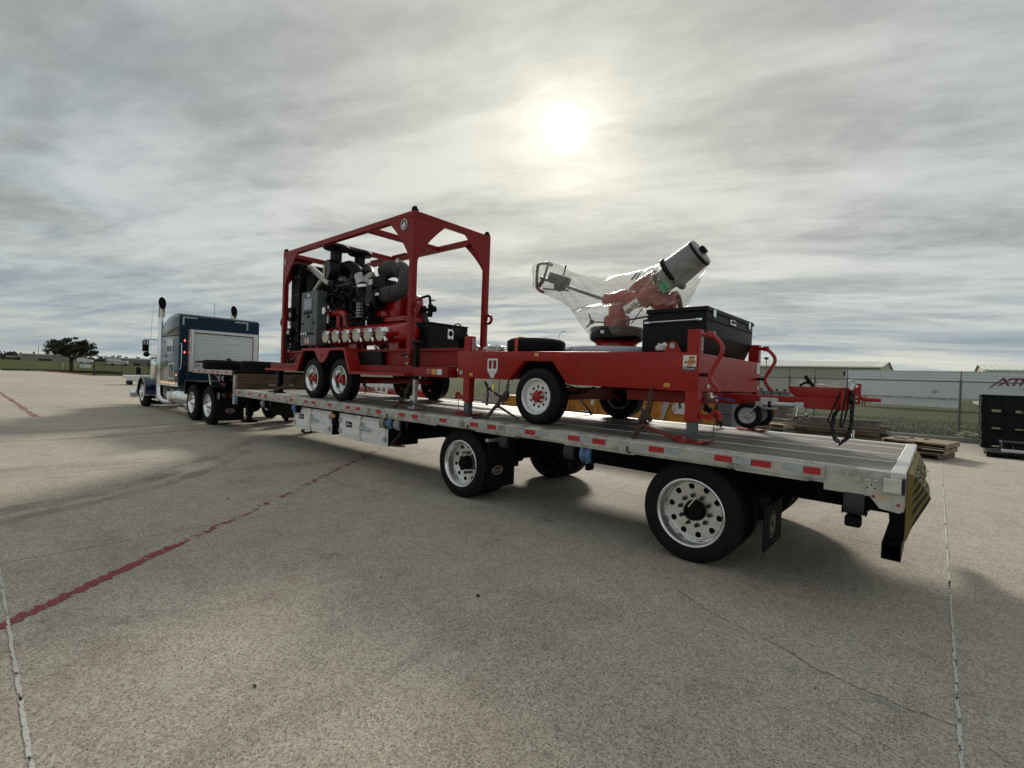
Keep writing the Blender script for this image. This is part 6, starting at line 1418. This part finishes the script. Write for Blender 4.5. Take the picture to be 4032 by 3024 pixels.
b = B(); b.lathe([(.14, .18), (.225, .185), (.232, .20), (.232, .215), (.222, .23), (.19, .235)], o, ax, 32); part('nozzle_collar', b, BLACK, MT)
b = B(); b.lathe([(.195, .235), (.19, .30), (.175, .55), (.172, .60), (.165, .615), (.001, .615)], o, ax, 32); part('nozzle_body', b, GREYPL, MT)
b = B(); b.lathe([(.174, .565), (.18, .57), (.18, .59), (.174, .597)], o, ax, 32); b.box(-.05, .05, -.04, .04, .617, .67, .01, Matrix.Translation(o) @ ax.to_track_quat('Z', 'Y').to_matrix().to_4x4()); part('nozzle_rim', b, BLACK, MT)
b = B(); b.tube([(-2.72, 1.24, 2.66), (-2.87, 1.22, 2.56)], .052, 16); b.lathe([(.052, 0), (.06, .005), (.06, .04), (.001, .045)], (-2.85, 1.222, 2.573), (-.83, 0, -.56), 16); b.lathe([(.055, 0), (.06, .003), (.06, .02), (.055, .023)], (-2.75, 1.235, 2.64), (-.83, 0, -.56), 16); part('foam_inlet', b, CHRD, MT)
b = B(); b.box(-.06, .06, -.004, .004, -.06, .06, 0, Matrix.Translation((-2.35, 1.165, 2.80)) @ Matrix.Rotation(R_(-34), 4, 'Y') @ Matrix.Rotation(R_(8), 4, 'X')); part('green_tape', b, GREEN, MT)
b = B(); b.tube([(-3.0, 1.2, 2.4), (-2.7, 1.15, 2.43), (-2.45, 1.1, 2.45)], .010, 6); b.tube([(-2.6, 1.2, 2.62), (-2.68, 1.15, 2.48), (-2.75, 1.12, 2.36)], .006, 5, smooth=1); b.cyl((-2.92, 1.4, 2.98), (-2.84, 1.4, 3.06), .012, n=6); b.cyl((-2.86, 1.4, 2.98), (-2.80, 1.4, 3.05), .012, n=6); part('control_lines', b, BLACK, MT)
# drawbar, jockey wheels, lunette
b = B(); b.box(-1.70, -.50, 1.27, 1.43, 1.435, 1.55, .006); part('drawbar', b, RED, MT)
b = B(); b.prism([(-1.015, 1.655), (-.56, 1.655), (-.56, 1.551), (-.96, 1.551), (-1.005, 1.60)], 'y', 1.30, 1.42, .004); part('drawbar_box', b, RED, MT)
b = B(); b.box(-.555, -.50, 1.25, 1.45, 1.44, 1.66, .004); part('end_plate', b, RED, MT)
b = B(); b.prism([(-.50, 1.50), (-.405, 1.50), (-.40, 1.70), (-.45, 1.71), (-.47, 1.66), (-.50, 1.64)], 'y', 1.33, 1.36, .003); lu = part('coupling_plate', b, RED, MT)
for z in (1.535, 1.575, 1.675):
    b = B(); b.cyl((-.435, 1.322, z), (-.435, 1.33, z), .011, n=8); part('bolt', b, CHR, lu)
b = B(); b.tube([(-.41, 1.345, 1.575), (-.38, 1.345, 1.553), (-.26, 1.345, 1.551), (-.245, 1.345, 1.551)], [.02, .017], 10); part('lunette_bar', b, RED, MT)
b = B(); b.tube([(-.47, 1.31, 1.64), (-.455, 1.31, 1.675), (-.44, 1.31, 1.71), (-.465, 1.31, 1.735), (-.495, 1.31, 1.725), (-.50, 1.31, 1.69)], [.013, .008], 8, smooth=2); part('hook', b, GALV, MT)
for y in (1.15, 1.62):
    sg = 1
    b = B(); b.box(-1.27, -1.09, y + .085, y + .10, 1.40, 1.53, .01); jb = part('jockey_bracket', b, GALV, MT)
    b = B(); b.cyl((-1.25, y + .05, 1.455), (-.88, y + .05, 1.463), .027, n=14); b.box(-.93, -.85, y + .015, y + .085, 1.425, 1.495, .004); b.box(-1.29, -1.22, y + .0, y + .1, 1.43, 1.48, .004); part('jockey_tube', b, GALV, jb)
    b = B(); b.lathe([(.03, -.004), (.034, 0), (.034, .02), (.03, .024)], (-1.17, y + .05, 1.457), (1, 0, 0), 16); part('jockey_clamp', b, BLACK, jb)
    b = B(); b.bar((-1.26, y + .012, 1.455), (-1.37, y + .0, 1.32), .008, .06, (0, 1, 0)); b.bar((-1.26, y + .11, 1.455), (-1.37, y + .12, 1.32), .008, .06, (0, 1, 0)); part('jockey_fork', b, GALV, jb)
    b = B(); b.lathe([(.088, .0), (.10, -.008), (.125, -.006), (.137, .01), (.14, .02), (.14, .06), (.137, .07), (.125, .086), (.10, .088), (.088, .08)], (-1.37, y + .02, 1.325), (0, 1, 0), 30); jw = part('jockey_tyre', b, RUBN, jb)
    b = B(); b.lathe([(.090, .0), (.084, .002), (.08, .02), (.045, .022), (.04, .005), (.02, .0), (.001, .0)], (-1.37, y + .02, 1.325), (0, 1, 0), 26); b.lathe([(.012, 0), (.012, .02), (.001, .022)], (-1.37, y - .004, 1.32), (0, -1, 0), 8); part('jockey_rim', b, GALV, jb)
    b = B(); b.tube([(-.885, y + .0, 1.455), (-.89, y - .02, 1.44), (-.905, y - .03, 1.34)], .007, 6); b.cyl((-.90, y - .03, 1.345), (-.865, y - .06, 1.33), .014, n=8); part('jockey_crank', b, CHR, jb)
b = B(); b.cyl((-.88, 1.36, 1.765), (-.80, 1.36, 1.66), .018, n=10); b.tube([(-.92, 1.36, 1.66), (-.90, 1.36, 1.69), (-.86, 1.36, 1.70), (-.84, 1.36, 1.69)], .014, 8, smooth=1); part('breakaway_lever', b, BLACK, MT)
b = B(); b.tube([(-.80, 1.36, 1.675), (-.72, 1.35, 1.68), (-.62, 1.34, 1.668), (-.56, 1.33, 1.665)], .004, 5); b.cyl((-.76, 1.355, 1.682), (-.70, 1.35, 1.677), .010, n=8); part('cable', b, CHRD, MT)
b = B(); b.cyl((-1.62, .62, 1.50), (-1.50, .60, 1.50), .03, n=10); b.box(-1.60, -1.54, .56, .60, 1.50, 1.56, .008); part('ball_valve', b, CHRD, MT)
b = B(); b.bar((-1.50, .58, 1.51), (-1.33, .56, 1.495), .03, .022); part('valve_lever', b, M('blue_grip', (.02, .035, .22), .45), MT)
# safety chains and looped cable at the coupling
b = B(); pts = [(-.47, 1.30, 1.62), (-.46, 1.29, 1.5), (-.46, 1.28, 1.30), (-.48, 1.27, 1.18), (-.54, 1.26, 1.115), (-.59, 1.26, 1.16), (-.615, 1.27, 1.28), (-.60, 1.28, 1.40), (-.57, 1.28, 1.44)]
b.chain(pts, .066, .046, .0105); part('safety_chain', b, M('dark_chain', (.035, .036, .038), .45, .6, .2, 30), MT)
b = B(); b.tube([(-.50, 1.27, 1.65), (-.56, 1.26, 1.60), (-.62, 1.25, 1.42), (-.655, 1.25, 1.31), (-.62, 1.25, 1.31), (-.56, 1.26, 1.45), (-.52, 1.26, 1.64), (-.50, 1.25, 1.66), (-.53, 1.25, 1.45), (-.55, 1.25, 1.28), (-.53, 1.25, 1.27), (-.50, 1.25, 1.40), (-.48, 1.26, 1.60)], .008, 6, smooth=2); part('looped_cable', b, BLACKG, MT)
b = B(); b.tube([(-.455, 1.30, 1.50), (-.45, 1.30, 1.25), (-.445, 1.30, 1.14)], .003, 4); b.cyl((-.448, 1.30, 1.25), (-.446, 1.30, 1.18), .012, n=8); part('plug_lead', b, CHRD, MT)

# things riding on the monitor trailer
b = B(); R0, r0 = .62, .062; n = 260; rs = []
for i in range(n + 1):
    a = 2 * math.pi * i / n * 1.0; cx, cy = -3.11 + R0 * math.cos(a) * 1.0, 1.40 + R0 * math.sin(a); rr = r0 * (1.0 if i % 2 else .90); d = Vector((math.cos(a), math.sin(a), 0))
    rs.append([Vector((cx, cy, 2.012)) + d * rr * math.cos(2*math.pi*k/10) + Vector((0, 0, rr * math.sin(2*math.pi*k/10))) for k in range(10)])
b.rings(rs, True, False); ho = tag(obj('suction_hose', b, HOSEM), 'coil of ribbed grey suction hose around the monitor base', 'hose')
b = B(); b.lathe([(.066, -.01), (.068, 0), (.066, .01)], (-3.11 + R0 * math.cos(R_(-118)), 1.40 + R0 * math.sin(R_(-118)), 2.012), (.88, -.47, 0), 14); obj('hose_tie', b, BLACK, ho)
b = B(); Rt, rr, w = .41, .22, .20
b.lathe([(rr, .03), (rr + .02, .01), (Rt - .05, 0), (Rt - .01, .03), (Rt, .05), (Rt, .08), (Rt - .010, .083), (Rt - .010, .091), (Rt, .094), (Rt, .12), (Rt - .010, .123), (Rt - .010, .131), (Rt, .134), (Rt, w - .04), (Rt - .01, w - .025), (Rt - .05, w), (rr + .03, w - .01), (rr, w - .03), (rr, .03)], (-4.08, .90, 1.975), (0, 0, 1), 44)
sp_ = tag(obj('spare_tyre', b, RUBN), 'new black spare tyre strapped flat on the red monitor trailer', 'tyre')
b = B(); b.tube([(-4.08, .47, 1.97), (-4.08, .475, 2.14), (-4.08, .52, 2.182), (-4.08, .9, 2.185), (-4.08, 1.3, 2.18)], .006, 4); b.bar((-4.08, .478, 1.96), (-4.08, .480, 2.17), .05, .012, (0, 1, 0)); tag(obj('tie_strap', b, M('orange_red_strap', (.50, .07, .03), .6)), 'orange-red strap over the new spare tyre', 'strap')
def bag(c, s, lab):
    b = B(); bmesh.ops.create_icosphere(b.bm, subdivisions=3, radius=1)
    for q in b.bm.verts:
        n_ = q.co.copy(); k = 1 + .3 * math.sin(n_.x * 8 + 1) * math.sin(n_.y * 7) + .25 * math.sin(n_.z * 13 + n_.x * 9); q.co = Vector((c[0] + n_.x * s[0] * k, c[1] + n_.y * s[1] * k, c[2] + max(n_.z * s[2] * k, -.02)))
    tag(obj('plastic_bag', b, BAG), lab, 'bag')
bag((-4.55, .55, 2.02), (.17, .1, .06), 'crumpled clear plastic bag at the front corner of the red trailer')
bag((-2.02, .44, 2.0), (.07, .05, .05), 'small clear plastic bag beside the rear lifting lug')
# clear plastic wrap drawn tight over the monitor
out = [(-4.53, 3.40), (-4.28, 3.40), (-4.06, 3.31), (-3.90, 3.21), (-3.74, 3.14), (-3.56, 3.085), (-3.37, 3.06), (-3.14, 3.055), (-2.91, 3.065), (-2.70, 3.09), (-2.49, 3.14), (-2.32, 3.21), (-2.14, 3.30), (-2.03, 3.28), (-1.92, 3.12), (-1.93, 3.02), (-2.0, 2.88), (-2.07, 2.74), (-2.14, 2.58), (-2.40, 2.46), (-2.70, 2.38), (-2.75, 2.22), (-2.85, 2.13), (-3.11, 2.12), (-3.33, 2.13), (-3.47, 2.24), (-3.56, 2.33), (-3.63, 2.43), (-3.71, 2.53), (-3.86, 2.67), (-4.05, 2.79), (-4.25, 2.87), (-4.42, 2.94), (-4.53, 3.02), (-4.54, 3.2)]
b = B(); vs = [b.bm.verts.new((x, 1.4, z)) for x, z in out]; b.bm.faces.new(vs)
bmesh.ops.triangulate(b.bm, faces=b.bm.faces[:]); 
for _ in range(4): bmesh.ops.subdivide_edges(b.bm, edges=b.bm.edges[:], cuts=1, use_grid_fill=True); bmesh.ops.triangulate(b.bm, faces=b.bm.faces[:])
def edist(x, z):
    best = 9
    for (x0, z0), (x1, z1) in zip(out, out[1:] + out[:1]):
        dx_, dz_ = x1 - x0, z1 - z0; t = max(0, min(1, ((x - x0) * dx_ + (z - z0) * dz_) / (dx_ * dx_ + dz_ * dz_ + 1e-9)))
        best = min(best, math.hypot(x - x0 - t * dx_, z - z0 - t * dz_))
    return best
pts = [(q.co.x, q.co.z, edist(q.co.x, q.co.z)) for q in b.bm.verts]; b.bm.verts.index_update(); faces = [[v_.index for v_ in f_.verts] for f_ in b.bm.faces]; b.bm.free()
b = B()
for sgn in (-1, 1):
    vv = []
    for x, z, d in pts:
        wr = .018 * math.sin(24 * (x * .5 + z) + 5 * math.sin(5 * x)) + .006 * math.sin(41 * (z - .6 * x) + 4 * math.sin(7 * z))
        wide = .36 if z < 2.6 else .22
        y = 1.38 + sgn * (wide * (1 - math.exp(-d / .085)) + wr * min(1, d / .05)) + (-.02 if sgn < 0 else 0)
        vv.append(b.bm.verts.new((x, y, z)))
    for f_ in faces: b.bm.faces.new([vv[i] for i in (f_ if sgn < 0 else f_[::-1])])
bmesh.ops.remove_doubles(b.bm, verts=b.bm.verts, dist=.001)
PLAS, bb, pos, out_ = raw_mat('clear_plastic_film')
tcn = N('ShaderNodeVectorMath', operation='MULTIPLY'); L(pos, tcn.inputs[0]); tcn.inputs[1].default_value = (1, 1, 2.2)
w1_ = NOISE(tcn.outputs[0], 4.5, 5, .55, 1.2); w2_ = NOISE(pos, 22, 4, .6, 1.2)
bb.inputs['Base Color'].default_value = (.74, .71, .61, 1); bb.inputs['Roughness'].default_value = .26; bb.inputs['Specular IOR Level'].default_value = .5
crs = RAMP(MA('ABSOLUTE', MA('SUBTRACT', w1_, .5)), .025, .0)
lw = N('ShaderNodeLayerWeight'); lw.inputs[0].default_value = .35
al = MA('ADD', MA('ADD', .14, MA('MULTIPLY', crs, .18)), MA('MULTIPLY', lw.outputs['Facing'], .34), clamp=True)
L(al, bb.inputs['Alpha'])
tl_ = N('ShaderNodeBsdfTranslucent'); tl_.inputs[0].default_value = (.8, .78, .68, 1)
bn = N('ShaderNodeBump'); bn.inputs['Strength'].default_value = .15; bn.inputs['Distance'].default_value = .02; L(MA('ADD', w1_, MA('MULTIPLY', w2_, .15)), bn.inputs['Height']); L(bn.outputs[0], bb.inputs['Normal'])
tag(obj('plastic_cover', b, PLAS), 'clear wrinkled plastic sheet wrapped over the red water monitor', 'plastic sheet')
# ------------------------------------------------------------------ chain tie-downs and binders on the deck
def tie(label, runs, body, handle, hmat, knots=(), ln=.075, w=.05, t=.0105):
    t_ = thing('chain_binder', label, 'chain', runs[0][-1], 'chain binders holding the load')
    for r in runs:
        b = B(); b.chain(r, ln, w, t); part('chain', b, RUST, t_)
    for (c, s) in knots:
        b = B()
        for k in range(16):
            p = Vector(c) + Vector((random.gauss(0, .018), random.gauss(0, .018), random.gauss(0, s))); b.link(p, (random.gauss(0, 1), random.gauss(0, 1), random.gauss(0, 1)), (random.gauss(0, 1), random.gauss(0, 1), random.gauss(0, 1)), ln, w, t)
        part('chain_knot', b, RUST, t_)
    b = B(); b.tube([body[0], body[1]], .022, 10); d = (Vector(body[1]) - Vector(body[0])).normalized(); b.lathe([(.022, 0), (.03, .004), (.03, .03), (.022, .034)], Vector(body[0]) + d * .02, d, 12); part('binder_screw', b, RUST, t_)
    b = B(); a, c = Vector(handle[0]), Vector(handle[1]); dd = (c - a).normalized()
    b.tube([a, a + dd * .05, a + dd * .06, c], [.026, .014], 8); b.ball(a, .034, 10); part('binder_handle', b, hmat, t_)
    b = B(); q = Vector(body[1]); b.tube([q, q + Vector((.01, -.01, -.03)), q + Vector((-.02, -.02, -.06)), q + Vector((-.045, -.01, -.04))], [.014, .009], 7, smooth=1); part('grab_hook', b, RUST, t_)
tie('rusty chain and bar binder between the tool box and the pump jack stand', [[(-6.17, .36, 1.60), (-6.16, .30, 1.42), (-6.2, .24, 1.27)], [(-6.22, .16, 1.18), (-6.24, .05, 1.085)]], ((-6.2, .2, 1.25), (-6.23, .12, 1.12)), ((-6.21, .2, 1.21), (-5.66, .25, 1.13)), RUST, [((-6.17, .27, 1.36), .05)])
tie('rusty chain and ratchet binder just ahead of the monitor trailer wheel', [[(-4.07, .34, 1.60), (-4.06, .3, 1.46), (-4.08, .27, 1.39)], [(-4.40, .42, 1.42), (-4.2, .33, 1.38), (-4.1, .28, 1.38)], [(-4.05, .22, 1.36), (-4.03, .21, 1.27)], [(-4.33, .2, 1.1), (-4.42, .04, 1.09)], [(-4.66, .5, 1.56), (-4.55, .45, 1.48), (-4.45, .42, 1.44)], [(-4.55, .44, 1.48), (-4.54, .44, 1.36), (-4.55, .44, 1.24)]], ((-4.1, .26, 1.37), (-4.31, .21, 1.10)), ((-4.17, .25, 1.26), (-3.78, .22, 1.12)), RUST, [((-4.05, .27, 1.38), .035)])
tie('knotted rusty chain with a red binder bar next to the rear jack foot', [[(-2.055, .30, 1.60), (-2.06, .26, 1.45), (-2.07, .22, 1.33)], [(-2.11, .14, 1.17), (-2.13, .05, 1.075)], [(-2.06, .18, 1.2), (-2.06, .18, 1.13)]], ((-2.09, .19, 1.22), (-2.12, .12, 1.11)), ((-2.09, .19, 1.205), (-1.76, .24, 1.10)), REDBAR, [((-2.07, .21, 1.30), .035), ((-2.09, .20, 1.24), .03)])
tie('dark chain and binder stretched from the bulkhead to the pump trailer front wheel', [[(-9.70, .30, 1.56), (-9.85, .25, 1.46), (-10.05, .22, 1.40), (-10.3, .2, 1.30)], [(-10.85, .18, 1.15), (-11.0, .1, 1.12)]], ((-10.3, .2, 1.31), (-10.85, .18, 1.15)), ((-10.45, .2, 1.27), (-10.98, .16, 1.125)), RUST, [((-10.02, .22, 1.41), .03), ((-10.15, .22, 1.37), .03)])
tie('rusty chain on the far deck edge under the middle of the monitor trailer', [[(-4.37, 2.3, 1.45), (-4.25, 2.4, 1.28), (-4.14, 2.5, 1.10)]], ((-4.16, 2.48, 1.13), (-4.12, 2.5, 1.09)), ((-4.14, 2.48, 1.105), (-4.36, 2.45, 1.11)), RUST)
tie('dark chain and bar binder on the far deck edge behind the rear jack', [[(-2.32, 2.3, 1.45), (-2.25, 2.4, 1.34), (-2.17, 2.45, 1.27)]], ((-2.2, 2.42, 1.32), (-2.05, 2.46, 1.11)), ((-2.2, 2.44, 1.27), (-2.02, 2.45, 1.10)), BLACK, [((-2.24, 2.42, 1.33), .04)])
tie('dark chain and bar on the far deck edge behind the pump trailer wheels', [[(-10.9, 2.4, 1.45), (-10.9, 2.42, 1.32)], [(-10.92, 2.45, 1.25), (-10.95, 2.5, 1.13)]], ((-10.9, 2.43, 1.33), (-10.94, 2.5, 1.14)), ((-10.88, 2.44, 1.28), (-10.33, 2.46, 1.12)), RUST, [((-10.9, 2.43, 1.36), .04)])
b = B(); b.box(-8.1, -7.9, .22, .30, zd(-8) + .002, zd(-8) + .03, .008); b.box(-2.9, -2.78, .3, .36, zd(-2.8) + .002, zd(-2.8) + .018, .006)
o = bpy.data.objects.new('x', None); bpy.data.objects.remove(o)
tag(obj('wood_dunnage', b, PALD), 'small dark blocks lying loose on the deck boards', 'block')
bpy.context.view_layer.update()
